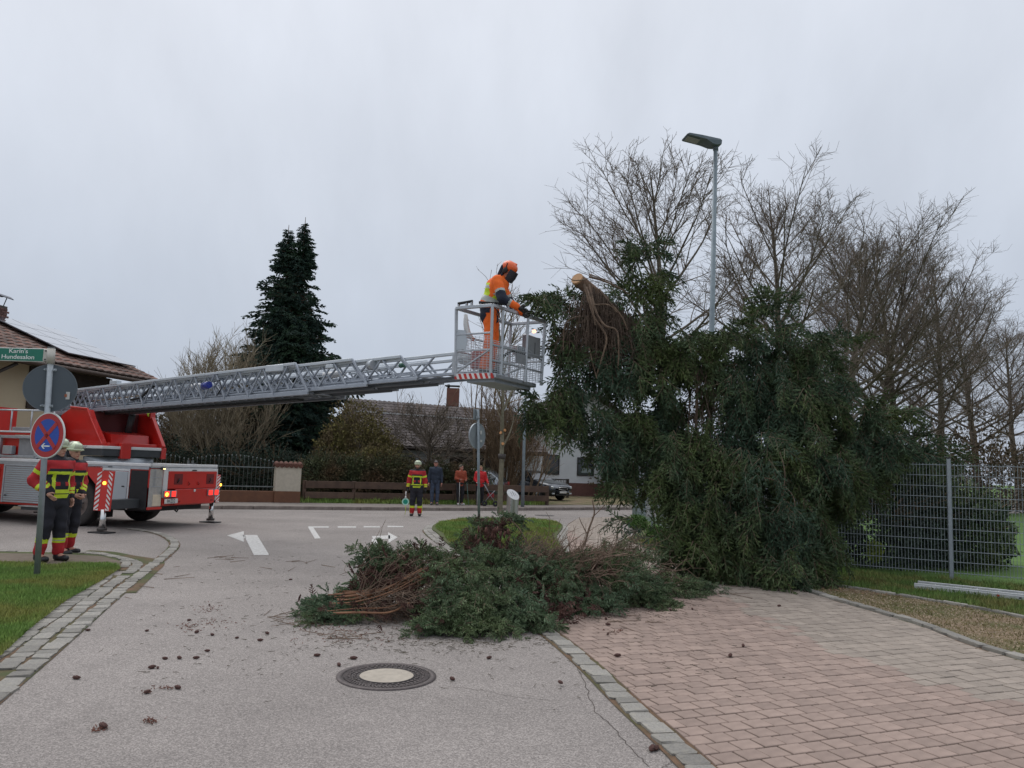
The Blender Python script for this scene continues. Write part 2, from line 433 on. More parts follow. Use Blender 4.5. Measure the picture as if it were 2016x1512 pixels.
# driveway of bare gravel by the white house
poly_sheet('driveway', [(1.55, 33.9), (4.9, 36.3), (9.5, 42), (8.0, 47.5), (2.2, 46.5), (0.4, 40)], .125, M_GRAVEL)

# ------------------------------------------------------------------ verge on the left
verge = [G(-700, 1400), G(-300, 1500)] + g2((0, 1292), (60, 1238), (130, 1182), (200, 1142), (238, 1118), (228, 1103), (190, 1096), (130, 1092), (0, 1090), (-260, 1086), (-700, 1120))
verge_dirt = g2((-700, 1094), (0, 1094), (130, 1096), (200, 1100), (236, 1110), (238, 1122), (150, 1128), (0, 1124), (-700, 1130))
poly_sheet('verge', verge, .035, M_SOILG, thick=.05)
poly_sheet('bare_soil', verge_dirt, .042, M_DIRT)
grass_poly = g2((-300, 1500), (0, 1300), (60, 1244), (130, 1188), (200, 1148), (236, 1124), (215, 1113), (100, 1119), (0, 1112), (-500, 1112), (-700, 1400))

# granite setts: three rows curving along the verge
stone_meshes = []
for i in range(6):
    b = MB().box((0, 0, 0), (1, 1, 1), bev=.09)
    r = random.Random(i)
    b.v = [(x + r.uniform(-.07, .07), y + r.uniform(-.06, .06), z + (r.uniform(-.06, .03) if z > 0 else 0)) for x, y, z in b.v]
    o = b.build('tmp', M_GRAN); stone_meshes.append(o.data); bpy.data.objects.remove(o)
def stone_row(parent, pts, width, length, h=.045, gap=.02, jitter=.012, zc=0.0, skip=0.0, maxn=400, stretch=.3):
    ln = smooth_line(pts, 10); n = 0
    i = 0; s = 0.0; cur = ln[0].copy(); k = 0
    while k < len(ln) - 1 and n < maxn:
        L_ = length * random.uniform(1 - stretch, 1 + stretch)
        # walk L_ along the line
        rem = L_; p = cur.copy()
        while k < len(ln) - 1 and rem > 0:
            d = (ln[k + 1] - p).length
            if d > rem: p = p + (ln[k + 1] - p) * (rem / d); rem = 0
            else: rem -= d; k += 1; p = ln[k].copy()
        t = p - cur
        if t.length > .04 and random.random() > skip:
            m_ = (p + cur) / 2
            px, py = proj((m_.x, m_.y, 0))
            if -80 < px < 2100 and py < 1640 and m_.y > 0:
                shared('stone', random.choice(stone_meshes), parent, (m_.x + random.uniform(-1, 1) * jitter, m_.y + random.uniform(-1, 1) * jitter, zc + random.uniform(-.003, .004)),
                       math.atan2(t.y, t.x) + random.uniform(-.05, .05), (t.length - gap, width * random.uniform(.9, 1.04), h)); n += 1
        cur = p
    return n
def strip(name, pts, wl, wr, z, m, parent=None):
    ln = smooth_line(pts, 8); b = MB(); A = off_line(ln, wl); B = off_line(ln, -wr); n = len(ln)
    vs = [(p.x, p.y, z) for p in A] + [(p.x, p.y, z) for p in B]
    b.add(vs, [(i, i + n, i + 1 + n, i + 1) for i in range(n - 1)])
    return b.build(name, m, parent)
border = thing('granite_border', None, None); border['kind'] = 'structure'
outer = g2((-240, 1620), (-90, 1470), (0, 1388), (120, 1283), (220, 1192), (288, 1133), (330, 1100), (352, 1078), (350, 1066), (330, 1054), (300, 1046), (262, 1041))
strip('joint_bed', outer[:6], .58, -.0, .006, M_JOINT, border); strip('joint_bed', g2((250, 1168), (290, 1131), (310, 1112), (300, 1103), (252, 1095), (214, 1088), (170, 1085)), .34, .10, .0065, M_JOINT, border)
strip('joint_bed', outer[5:], .19, .01, .007, M_JOINT, border)
row = off_line(smooth_line(outer, 6), .085)
stone_row(border, row, .155, .19)
mid = off_line(smooth_line(g2((-240, 1620), (-90, 1470), (0, 1388), (120, 1283), (220, 1192), (280, 1139), (308, 1113), (290, 1102), (252, 1094), (214, 1087), (170, 1084)), 6), .265)
stone_row(border, mid, .155, .21, skip=.05)
inn = off_line(smooth_line(g2((-240, 1620), (-90, 1470), (0, 1388), (120, 1283), (220, 1192), (270, 1148), (283, 1130)), 6), .45)
stone_row(border, inn, .16, .20, skip=.04)
stone_row(border, g2((245, 1118), (246, 1104), (215, 1094), (160, 1090), (90, 1088.5), (0, 1087), (-60, 1087)), .13, .17)
strip('joint_bed', g2((250, 1124), (247, 1104), (215, 1094), (160, 1090), (90, 1088.5), (0, 1087), (-60, 1087)), .12, .10, .007, M_JOINT, border)

# ------------------------------------------------------------------ central green island
isl_o = g2((900, 1023.5), (855, 1031), (833, 1042), (836, 1052), (856, 1068), (888, 1088), (940, 1115), (1010, 1140), (1090, 1130), (1120, 1090), (1118, 1052), (1112, 1034), (1075, 1026), (1000, 1023))
isl_s = smooth_line(isl_o + [isl_o[0]], 5)
isl_in = off_line(isl_s, -.0)
cx_ = sum(p.x for p in isl_s) / len(isl_s); cy_ = sum(p.y for p in isl_s) / len(isl_s)
def shrink(pts, d):
    o = []
    for p in pts:
        v = Vector((p.x - cx_, p.y - cy_, 0)); o.append(p - v.normalized() * min(d, v.length * .5))
    return o
isl_grass = shrink(isl_s, .30)
poly_sheet('island_bed', [(p.x, p.y) for p in isl_s], .006, M_JOINT)
poly_sheet('green_island', [(p.x, p.y) for p in isl_grass], .06, M_SOILG, thick=.06)
islb = thing('island_edging', None, None); islb['kind'] = 'structure'
stone_row(islb, shrink(isl_s, .09)[:], .12, .22, h=.05)
stone_row(islb, shrink(isl_s, .23)[:], .15, .22, h=.07)

# ------------------------------------------------------------------ paved path on the right
left_edge = [Vector((1.75, 1.6, 0)), G(1410, 1512), G(1270, 1390), G(1170, 1300), G(1088, 1238), Vector((.02, 10.2, 0)), Vector((.25, 12.5, 0)), Vector((1.25, 16.5, 0)), G(1112, 1060), G(1118, 1034), G(1140, 1021)]
left_edge = [Vector((p.x, p.y, 0)) for p in left_edge]
right_edge = [Vector((6.6, 4.2, 0)), G(2016, 1305), G(1800, 1231), G(1650, 1187), G(1550, 1156), G(1480, 1139), G(1340, 1099), G(1262, 1066), G(1225, 1040), G(1240, 1022), G(1290, 1016)]
LE = smooth_line(left_edge, 5); RE = smooth_line(right_edge, 5)
far_edge = [G(1240, 1018.5), G(1160, 1020)]
path_poly = [(p.x, p.y) for p in LE] + [(p.x, p.y) for p in RE[::-1]]
path = thing('path', None, None); path['kind'] = 'structure'
poly_sheet('joint_bed', path_poly, .005, mat('paver_joint', (.10, .07, .05), (.045, .04, .028), rough=1, ns=6, c3=(.05, .065, .025), ns3=.9), path, kind=None)
ROW = math.radians(22); ex = Vector((math.cos(ROW), math.sin(ROW), 0)); ey = Vector((-math.sin(ROW), math.cos(ROW), 0))
PL, PW, GAP = .172, .155, .012
pink_edge = [(1.0, 30), (2.2, 14.5)] + [(G(*q).x, G(*q).y) for q in ((1380, 1150), (1450, 1190), (1560, 1245), (1660, 1290), (1850, 1350), (2030, 1400))] + [(6.5, 2)]
def is_pink(x, y):
    for a, b in zip(pink_edge[:-1], pink_edge[1:]):
        if b[1] <= y <= a[1]:
            t = (a[1] - y) / (a[1] - b[1]); return x < a[0] + (b[0] - a[0]) * t
    return y < 3
def clip(poly, a, b):
    """keep the part of the convex polygon left of a->b"""
    o = []; n = len(poly)
    sd_ = lambda p: (b.x - a.x) * (p[1] - a.y) - (b.y - a.y) * (p[0] - a.x)
    for i in range(n):
        p, q = poly[i], poly[(i + 1) % n]; sp, sq = sd_(p), sd_(q)
        if sp >= 0: o.append(p)
        if (sp >= 0) != (sq >= 0): t = sp / (sp - sq); o.append((p[0] + (q[0] - p[0]) * t, p[1] + (q[1] - p[1]) * t))
    return o
pav = []
for j in range(-24, 185):
    for i in range(-70, 180):
        c = Vector((1.0, 3.0, 0)) + ey * (j * PW) + ex * ((i + (.5 if j % 2 else 0)) * PL)
        if c.y < 1.9 or c.y > 29 or c.x < -1 or c.x > 9: continue
        px, py = proj((c.x, c.y, 0))
        if px > 2110 or px < 900 or py > 1640: continue
        h = [(c + ex * sx_ * (PL - GAP) / 2 + ey * sy_ * (PW - GAP) / 2) for sx_, sy_ in ((-1, -1), (1, -1), (1, 1), (-1, 1))]
        ins = [in_poly(q.x, q.y, path_poly) for q in h]
        if not any(ins): continue
        poly = [(q.x, q.y) for q in h]; whole = all(ins)
        if not whole:
            for E, flip in ((LE, 1), (RE, 0)):
                best = min(range(len(E) - 1), key=lambda k_: ((E[k_] + E[k_ + 1]) / 2 - c).length)
                a, b = (E[best + 1], E[best]) if flip else (E[best], E[best + 1])
                if ((a + b) / 2 - c).length < .6: poly = clip(poly, a, b)
            if len(poly) < 3: continue
        pav.append((c.length, c, poly, whole))
pav.sort(key=lambda q: q[0])
def paver_mb(b, poly, z0, z1, mi, inset=.006):
    n = len(poly); cx = sum(p[0] for p in poly) / n; cy = sum(p[1] for p in poly) / n
    top = []
    for p in poly:
        v = Vector((cx - p[0], cy - p[1])); v = v.normalized() * inset if v.length > .02 else v * .1
        top.append((p[0] + v.x, p[1] + v.y, z1))
    vs = [(p[0], p[1], z0) for p in poly] + [(p[0], p[1], z1 - .004) for p in poly] + top
    F = [list(range(2 * n, 3 * n))] + [(i, (i + 1) % n, (i + 1) % n + n, i + n) for i in range(n)] + [(i + n, (i + 1) % n + n, (i + 1) % n + 2 * n, i + 2 * n) for i in range(n)]
    b.add(vs, F, mi)
pm = {}
for nm, m_ in (('pink', M_PINK), ('grey', M_GREYP)):
    b = MB(); hx, hy = (PL - GAP) / 2, (PW - GAP) / 2
    paver_mb(b, [(-hx, -hy), (hx, -hy), (hx, hy), (-hx, hy)], 0, .016, 0)
    o = b.build('tmp', m_); pm[nm] = o.data; bpy.data.objects.remove(o)
rest = MB()
for k, (d, c, poly, whole) in enumerate(pav):
    col_ = is_pink(c.x + random.uniform(-.12, .12), c.y)
    dz = random.uniform(-.003, .003)
    if k < 300 and whole:
        shared('paver', pm['pink' if col_ else 'grey'], path, (c.x, c.y, dz), ROW + random.uniform(-.012, .012))
    elif k < 300:
        b = MB(); paver_mb(b, poly, 0, .016 + dz, 0); b.build('paver', M_PINK if col_ else M_GREYP, path)
    else: paver_mb(rest, poly, 0, .016 + dz, 0 if col_ else 1)
rest.build('pavers', [M_PINK, M_GREYP], path, kind='stuff')
# stones along the path's left edge (they sit in the asphalt side) and right edge
pb = thing('path_border', None, None); pb['kind'] = 'structure'
stone_row(pb, off_line(smooth_line(left_edge[:6], 8), .115), .17, .175, h=.05, gap=.016)
strip('joint_bed', left_edge[:6], .23, .02, .007, M_JOINT, pb)
stone_row(pb, off_line(smooth_line(right_edge[:8], 8), -.08), .13, .27, h=.08, gap=.015, zc=.01)
strip('joint_bed', right_edge[:8], .02, .17, .012, M_JOINT, pb)
# gravel strip, second stone line, verge to the fence
strip2 = [G(2100, 1238), G(2016, 1222), G(1925, 1203), G(1800, 1182), G(1700, 1166), G(1600, 1152), G(1540, 1147)]
gr_poly = [(p.x, p.y) for p in off_line(smooth_line(right_edge[:6], 5), -.12)] + [(p.x, p.y) for p in strip2[::-1]] + [(9.4, 6.95), (8.6, 4.2)]
poly_sheet('gravel_strip', gr_poly, .03, M_GRAVEL, thick=.03)
stone_row(pb, strip2, .08, .30, h=.09, gap=.006, zc=.02)
rv = [(p.x, p.y) for p in strip2[::-1]] + [(9.2, 7), (30, 4), (30, 8.5), (11, 12.0), (7.7, 13.6), (4.6, 15.4), (4.5, 28.5), (3.9, 28), (3.75, 22), (2.95, 19.3), (3.2, 16.2), (4.0, 13.2)]
poly_sheet('fence_verge', rv, .035, M_SOILG)
park = [(4.5, 28.5), (4.6, 15.4), (7.7, 13.6), (11, 12.0), (40, 4), (300, 60), (300, 300), (58, 70), (30, 46), (8, 31)]
poly_sheet('park_lawn', park, .02, M_LAWN)

# ------------------------------------------------------------------ painted markings
def paint(name, quads, label):
    b = MB()
    for q in quads:
        p = [G(*x) for x in q]; b.add([(v.x, v.y, .004) for v in p], [list(range(len(p)))])
    return b.build(name, M_PAINT, road)
paint('arrow_marking', [[(500, 1093), (530, 1093), (506, 1053.5), (481, 1053.5), (484, 1062)], [(478, 1053.5), (482, 1053.5), (484, 1060), (480, 1060)], [(447, 1054.5), (480, 1046), (480, 1067)]], '')
paint('arrow_marking', [[(729, 1092), (753, 1092), (742, 1061.5), (732, 1061.5)], [(732, 1056), (768, 1054), (768, 1061), (735, 1062)], [(764, 1048), (783, 1058), (765, 1069)]], '')
for q in ([(607, 1036.6), (647, 1036.6), (647, 1039), (607, 1039)], [(607, 1039), (617, 1039), (631, 1060), (620, 1061)], [(665, 1036.4), (701, 1036.6), (701, 1039), (665, 1039)], [(716, 1036), (748, 1036.4), (748, 1038.6), (716, 1038.4)], [(763, 1035.6), (794, 1036), (794, 1038), (763, 1038)]):
    paint('lane_line', [q], '')
# cracks in the asphalt beside the path, built as thin sunken tar lines
def crack(pts, wd):
    ln = []
    for a, b in zip(pts[:-1], pts[1:]):
        for k in range(8): ln.append(a.lerp(b, k / 8) + Vector((random.uniform(-.012, .012), random.uniform(-.012, .012), 0)))
    A = off_line(ln, wd / 2); B = off_line(ln, -wd / 2); n = len(ln); b = MB()
    b.add([(p.x, p.y, .004) for p in A] + [(p.x, p.y, .004) for p in B], [(i, i + n, i + 1 + n, i + 1) for i in range(n - 1)])
    b.build('crack', mat('crack', (.07, .055, .045), rough=1), road)
crack(g2((1120, 1290), (1150, 1340), (1170, 1400), (1205, 1430), (1245, 1478), (1285, 1514)), .0045)
crack(g2((1345, 1490), (1320, 1503), (1300, 1516)), .004)
crack(g2((880, 1352), (930, 1357), (1010, 1372), (1090, 1380)), .0035)
crack(g2((1000, 1022.6), (1100, 1021), (1200, 1020), (1300, 1018)), .03)
crack(g2((560, 1008), (700, 1011), (790, 1011)), .03)

# ------------------------------------------------------------------ manhole
MC = G(761, 1332)
mh = thing('manhole_cover', 'round cast iron manhole cover with pale concrete centre in the road', 'manhole cover', (MC.x, MC.y, 0))
M_IRON = mat('cast_iron', (.15, .125, .12), (.08, .07, .068), rough=.6, metal=.5, ns=30, bump=.3, bs=120)
R0 = .395
MB().lathe([(R0, 0), (R0, .010), (R0 - .045, .010), (R0 - .045, .006)], 64, c=(MC.x, MC.y, 0)).build('frame_ring', M_IRON, mh)
MB().lathe([(R0 - .047, .0045), (.215, .0045), (.215, .013), (.222, .013), (.222, .005)], 64, c=(MC.x, MC.y, 0)).build('cover_plate', mat('iron_dark', (.10, .085, .082), (.05, .045, .045), rough=.7, metal=.3, ns=40), mh)
b = MB().lathe([(.219, .009), (.12, .012), (.001, .013)], 48, c=(MC.x, MC.y, 0))
b.build('concrete_centre', mat('manhole_concrete', (.46, .41, .34), (.35, .31, .26), rough=.95, ns=16, bump=.3), mh)
b = MB()
for k in range(72):
    a = k / 72 * 2 * math.pi; b.box((MC.x + math.cos(a) * (R0 - .072), MC.y + math.sin(a) * (R0 - .072), .008), (.042, .012, .008), rz=a + .5, bev=.002)
for r_, n_ in ((.292, 44), (.252, 36)):
    for k in range(n_):
        a = k / n_ * 2 * math.pi; b.box((MC.x + math.cos(a) * r_, MC.y + math.sin(a) * r_, .008), (.024, .018, .008), rz=a + (.7 if k % 2 else -.7), bev=.002)
b.build('raised_pattern', M_IRON, mh, kind='stuff')
# small flat drain covers out on the cross street
for (x, y) in ((1072, 1015),):
    c = G(x, y); b = MB(); b.lathe([(.36, .001), (.36, .008), (.0, .008)], 32, c=(c.x, c.y, 0)); b.build('drain_cover', mat('drain_iron', (.10, .09, .085), rough=.7), label='flat dark drain cover out in the cross street behind the bin', cat='drain cover')

# ------------------------------------------------------------------ grass blades
def blades(name, poly, n, hmin, hmax, m, z=.035, dens_noise=True, wd=.006, lean=.35):
    P_ = np.array([(p[0], p[1]) for p in poly]); lo = P_.min(0); hi = P_.max(0); out_ = []
    tot = 0; X = np.empty(0); Y = np.empty(0)
    while len(X) < n:
        x = rng.uniform(lo[0], hi[0], n * 2); y = rng.uniform(lo[1], hi[1], n * 2)
        k = in_poly_np(x, y, [tuple(q) for q in P_]); X = np.concatenate([X, x[k]]); Y = np.concatenate([Y, y[k]])
        tot += 1
        if tot > 40: break
    X = X[:n]; Y = Y[:n]; n = len(X)
    clump = .5 + .5 * np.sin(X * 5.1 + 1.3 * np.sin(Y * 4.3)) * np.sin(Y * 6.2 + 1.7 * np.sin(X * 3.7))
    h = rng.uniform(hmin, hmax, n) * (.55 + .7 * clump); a = rng.uniform(0, 2 * np.pi, n); la = rng.uniform(0, 2 * np.pi, n); ll = rng.uniform(.1, 1, n) * lean * h * 2
    b0 = np.stack([X - np.cos(a) * wd, Y - np.sin(a) * wd, np.full(n, z)], 1); b1 = np.stack([X + np.cos(a) * wd, Y + np.sin(a) * wd, np.full(n, z)], 1)
    t = np.stack([X + np.cos(la) * ll, Y + np.sin(la) * ll, z + h], 1)
    return tri_mesh(name, np.stack([b0, b1, t], 1), m, kind='stuff', label=None)
def lab(o, label, cat): o['label'] = label; o['category'] = cat; return o
vis_grass = g2((-60, 1360), (0, 1300), (60, 1244), (130, 1188), (200, 1148), (236, 1124), (215, 1113), (100, 1119), (0, 1112), (-80, 1112))
lab(blades('grass', vis_grass, 60000, .02, .065, M_GRASS, .035), 'short green grass on the verge below the signpost', 'grass')
lab(blades('grass', [(p.x, p.y) for p in shrink(isl_s, .42)], 34000, .03, .09, M_GRASS, .06, wd=.012), 'green grass on the island behind the pile of branches', 'grass')
rvis = [(p.x, p.y) for p in strip2[::-1]] + [(9.2, 9.4), (9.6, 12.4), (7.7, 13.4), (4.7, 15.2), (4.2, 19), (3.2, 19), (3.3, 16.2), (4.0, 13.4)]
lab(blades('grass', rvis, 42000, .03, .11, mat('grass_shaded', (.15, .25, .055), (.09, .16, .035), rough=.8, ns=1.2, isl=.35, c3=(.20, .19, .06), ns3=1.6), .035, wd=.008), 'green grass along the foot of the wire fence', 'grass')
lab(blades('grass', [(-8, 28.9), (-1.5, 31.8), (1.8, 34), (1.5, 34.6), (-2, 32.6), (-8.3, 29.6)], 9000, .08, .28, M_GRASS, .1, wd=.02), 'weeds and grass along the foot of the wooden fence', 'grass')
lab(blades('dry_grass', gr_poly[:-2], 9000, .01, .03, mat('dry_grass', (.24, .17, .08), (.12, .13, .04), rough=.9, ns=3, isl=.3), .03, wd=.006), 'thin dry grass on the gravel strip', 'grass')
# loose gravel grains on the strip
def grains(name, poly, n, smin, smax, m, z, label, cat):
    P_ = np.array([(p[0], p[1]) for p in poly]); lo = P_.min(0); hi = P_.max(0)
    x = rng.uniform(lo[0], hi[0], n * 3); y = rng.uniform(lo[1], hi[1], n * 3); k = in_poly_np(x, y, [tuple(q) for q in P_]); x = x[k][:n]; y = y[k][:n]; n = len(x)
    s = rng.uniform(smin, smax, n); T = []
    a = rng.uniform(0, 6.28, n); pts = []
    for q in range(4): pts.append(np.stack([x + np.cos(a + q * 1.57) * s * rng.uniform(.7, 1.3, n), y + np.sin(a + q * 1.57) * s * rng.uniform(.7, 1.3, n), np.full(n, z)], 1))
    top = np.stack([x, y, z + s * rng.uniform(.5, .9, n)], 1)
    for q in range(4): T.append(np.stack([pts[q], pts[(q + 1) % 4], top], 1))
    T = np.stack(T, 1).reshape(-1, 3, 3)
    return tri_mesh(name, T, m, kind='stuff', label=label, cat=cat)
grains('gravel_grains', gr_poly, 9000, .006, .016, mat('grain', (.40, .32, .24), (.18, .12, .07), rough=.95, ns=40, isl=.4), .03, 'loose brown gravel on the strip beside the paved path', 'gravel')
# ------------------------------------------------------------------ plants
def needle_mat(name, c, c2, c3):
    return mat(name, c, c2, rough=.55, ns=2.6, isl=.38, c3=c3, ns3=1.1, detail=5, spec=.3)
M_NEEDLE = needle_mat('spruce_needles', (.14, .185, .062), (.048, .078, .038), (.065, .11, .068))
M_NEEDLEF = needle_mat('far_spruce_needles', (.055, .095, .072), (.026, .05, .048), (.04, .075, .042))
M_NEEDLEB = needle_mat('blue_green_needles', (.195, .25, .115), (.07, .11, .055), (.12, .18, .105))
M_BROWN = mat('dead_needles', (.19, .115, .065), (.09, .05, .03), rough=.9, ns=5, isl=.3)
M_TWIG = mat('bare_twig', (.21, .145, .10), (.11, .075, .055), rough=.9, ns=8, isl=.25)
M_BARK = mat('spruce_bark', (.20, .125, .085), (.10, .065, .045), rough=.95, ns=16, bump=.6, bs=40)
M_LIME = mat('lime_bark', (.16, .13, .10), (.085, .07, .055), rough=.95, ns=3, isl=.2)
M_LIMET = mat('lime_twigs', (.19, .145, .115), (.12, .095, .08), rough=.95, ns=3, isl=.25)
M_WILL = mat('pale_twigs', (.30, .25, .17), (.20, .165, .115), rough=.95, ns=2, isl=.3)
M_BUSHT = mat('bush_twigs', (.22, .15, .09), (.13, .09, .055), rough=.95, ns=2, isl=.3)
M_WOODCUT = mat('cut_wood', (.52, .31, .17), (.38, .22, .11), rough=.8, ns=12)

def blade_tris(p, d, side, ln, wd):
    """N blades: base p, direction d, width along side"""
    return np.stack([p - side * wd / 2, p + side * wd / 2, p + d * ln], 1)
def frond(L_=.5, nsh=9, fw=.05, nn=8, nl=.03, nw=.012, r=None, droop=.2, spread=.45, taper=.6):
    """a spruce spray: stiff finger-like shoots, each a faceted core bristling with needles"""
    r = r or np.random.default_rng(1); T = []
    def shoot(p0, d, ln, w_):
        up = np.array([0, 0, 1.]); s = np.cross(d, up); s /= np.linalg.norm(s); u = np.cross(s, d); dn = np.array([0, 0, -1.])
        m_ = p0 + d * ln * .5 + dn * ln * droop * .12; e = p0 + d * ln + dn * ln * droop * .4; a0 = r.uniform(0, 3)
        for k in range(2):
            a = a0 + k * 1.57; v = (s * math.cos(a) + u * math.sin(a) * .9) * w_ * .46 * r.uniform(.8, 1.15)
            q = p0 + (m_ - p0) * .15
            T.append(np.stack([q - v * .5, m_ - v, m_ + v])[None]); T.append(np.stack([m_ - v, e, m_ + v])[None])
        t = r.uniform(.05, 1, nn); a = r.uniform(0, 6.28, nn); rad = s * np.cos(a)[:, None] + u * np.sin(a)[:, None]
        pts = p0 + (e - p0) * t[:, None]; dd = norm(d * r.uniform(.5, 1.0, (nn, 1)) + rad); sd_ = norm(np.cross(dd, rad) + 1e-6)
        T.append(blade_tris(pts, dd, sd_, nl * r.uniform(.75, 1.25, (nn, 1)), nw))
    for i in range(nsh):
        t = (i + .6) / nsh; sgn = 1 if i % 2 else -1
        p = np.array([L_ * t * .92, 0, -droop * L_ * t * t]); ln = L_ * spread * (1 - taper * t) * r.uniform(.8, 1.2)
        a = sgn * math.radians(r.uniform(38, 62)); d = np.array([math.cos(a), math.sin(a), -.1 + r.uniform(-.25, .25)]); d /= np.linalg.norm(d)
        shoot(p, d, ln, fw)
    d = np.array([1, 0, -droop * .6]); d /= np.linalg.norm(d)
    shoot(np.zeros(3), d, L_ * .55, fw); shoot(d * L_ * .5, d, L_ * .55, fw)
    T = np.concatenate(T, 0)
    sg = np.array([[0, 0, 0, L_ * .8, 0, -droop * L_ * .5, .006, .003]])
    return T, seg_tris(sg, 3)
FR = [frond(.38, 8, .036, 8, .034, .010, r=np.random.default_rng(i), droop=.45) for i in range(6)]            # mid detail
FRN = [frond(.27, 9, .034, 10, .021, .008, r=np.random.default_rng(i + 9), droop=.15, spread=.5) for i in range(6)]  # near detail
FRF = [frond(.8, 7, .15, 3, .10, .045, r=np.random.default_rng(i + 20), droop=.3, spread=.5) for i in range(4)]  # far
def basis(d, roll, up=(0, 0, 1.)):
    d = norm(d); up = np.broadcast_to(np.array(up), d.shape); s = np.cross(up, d)
    bad = np.linalg.norm(s, axis=1) < 1e-3; s[bad] = np.array([0, 1., 0]); s = norm(s); u = np.cross(d, s)
    c, q = np.cos(roll)[:, None], np.sin(roll)[:, None]
    return np.stack([d, s * c + u * q, u * c - s * q], 2)      # columns
def place(templ, pos, B, scale):
    """templ (T,3,3); pos (N,3); B (N,3,3)"""
    A = np.einsum('nij,tkj->ntki', B * scale[:, None, None], templ) + pos[:, None, None, :]
    return A.reshape(-1, 3, 3)
def foliage(pos, d, scale, templs, roll_amt=.6, r=rng):
    pos = np.asarray(pos); d = np.asarray(d); n = len(pos); g = []; t = []
    which = r.integers(0, len(templs), n); roll = r.normal(0, roll_amt, n); B = basis(d, roll)
    for k, (a, b) in enumerate(templs):
        m_ = which == k
        if m_.any(): g.append(place(a, pos[m_], B[m_], scale[m_])); t.append(place(b, pos[m_], B[m_], scale[m_]))
    return np.concatenate(g), np.concatenate(t)

# ---- bare deciduous trees
def rot_about(v, k, a):
    v = np.array(v); return v * math.cos(a) + np.cross(k, v) * math.sin(a) + k * np.dot(k, v) * (1 - math.cos(a))
def perp(d, r):
    a = r.normal(size=3); a -= d * a.dot(d); return a / np.linalg.norm(a)
def limb(p, d, ln, r0, r1, nseg, r, wob=.12, up=.0):
    out_ = []; d = d / np.linalg.norm(d)
    for i in range(nseg):
        d2 = d + perp(d, r) * wob * r.uniform(.2, 1) + np.array([0, 0, up]); d2 /= np.linalg.norm(d2)
        q = p + d2 * ln / nseg; a = r0 + (r1 - r0) * i / nseg; b = r0 + (r1 - r0) * (i + 1) / nseg
        out_.append((p, q, a, b, d2)); p = q; d = d2
    return out_
def bare_tree(seed, H=14.5, clear=3.0, nb=30, R=3.6, minr=.0075, lead=1.0, twig=5, ang=(25, 62), trunk_r=.19, dens=1.0):
    r = np.random.default_rng(seed); big = []; small = []
    tr = limb(np.zeros(3), np.array([0, 0, 1.]), H * lead, trunk_r, .02, 14, r, wob=.05)
    for s in tr: big.append((*s[0], *s[1], s[2], s[3]))
    nodes = []
    for k in range(nb):
        fz = ((k + r.uniform(0, 1)) / nb) ** .95; z = clear + (H * lead * .93 - clear) * fz
        i = min(13, int(z / (H * lead) * 14)); s = tr[i]; p = s[0] + (s[1] - s[0]) * r.uniform(0, 1)
        az = k * 2.4 + r.uniform(-.5, .5); a = math.radians(ang[1] + (ang[0] - ang[1]) * fz + r.uniform(-7, 7))
        d = np.array([math.cos(az) * math.sin(a), math.sin(az) * math.sin(a), math.cos(a)])
        zc = clear + (H - clear) * .38; tipz = z + R * .55; hz = H * 1.0 - zc
        reach = R * math.sqrt(max(.03, 1 - ((tipz - zc) / hz) ** 2)) if tipz > zc else R * (.62 + .38 * (tipz - clear) / max(zc - clear, .1))
        ln = min(reach / max(math.sin(a), .3), H * .62) * r.uniform(.85, 1.1); prof = ln / (R * 1.6)
        b = limb(p, d, ln, max(.035, s[2] * .5) * (.6 + .5 * prof), .012, 8, r, wob=.09, up=.06)
        for q in b: big.append((*q[0], *q[1], q[2], q[3]))
        nodes.append((b, ln))
    for b, ln in nodes:
        n2 = int(3 + ln * 1.8)
        for k in range(n2):
            t = r.uniform(.18, 1); i = min(7, int(t * 8)); s = b[i]; p = s[0] + (s[1] - s[0]) * r.uniform()
            d = rot_about(s[4], perp(s[4], r), math.radians(r.uniform(24, 46))); d[2] += .12
            l2 = ln * (.5 - .26 * t) * r.uniform(.7, 1.2) + .25
            c = limb(p, d, l2, max(.012, s[2] * .5), minr * 1.15, 4, r, wob=.12, up=.06)
            for q in c: small.append((*q[0], *q[1], q[2], q[3]))
            n3 = int((3 + l2 * 5) * dens)
            for _ in range(n3):
                t3 = r.uniform(.1, 1); j = min(3, int(t3 * 4)); s3 = c[j]; p3 = s3[0] + (s3[1] - s3[0]) * r.uniform()
                d3 = rot_about(s3[4], perp(s3[4], r), math.radians(r.uniform(25, 60))); d3[2] += .1
                l3 = l2 * (.42 - .15 * t3) * r.uniform(.6, 1.3) + .12
                e_ = limb(p3, d3, l3, minr * 1.2, minr * .8, 2, r, wob=.16, up=.04)
                for q in e_: small.append((*q[0], *q[1], q[2], q[3]))
                for _ in range(r.integers(1, twig)):
                    s4 = e_[r.integers(0, 2)]; d4 = rot_about(s4[4], perp(s4[4], r), math.radians(r.uniform(25, 60)))
                    l4 = l3 * r.uniform(.3, .7); p4 = s4[0] + (s4[1] - s4[0]) * r.uniform()
                    small.append((*p4, *(p4 + d4 / np.linalg.norm(d4) * l4), minr * .85, minr * .5))
    big = np.array(big); small = np.array(small); zs = H / max(big[:, 5].max(), small[:, 5].max())
    for A_ in (big, small): A_[:, [2, 5]] *= zs
    return big, small
def tree_thing(name, label, cat, big, small, mb, ms, loc, rz=0, group=None, sc_=1.0):
    t = lthing(name, label, cat, loc, rz, group); t.scale = (sc_,) * 3 if not isinstance(sc_, tuple) else sc_
    tri_mesh('trunk', seg_tris(big, 6), mb, t, world=False); tri_mesh('crown', seg_tris(small, 3), ms, t, world=False)
    return t
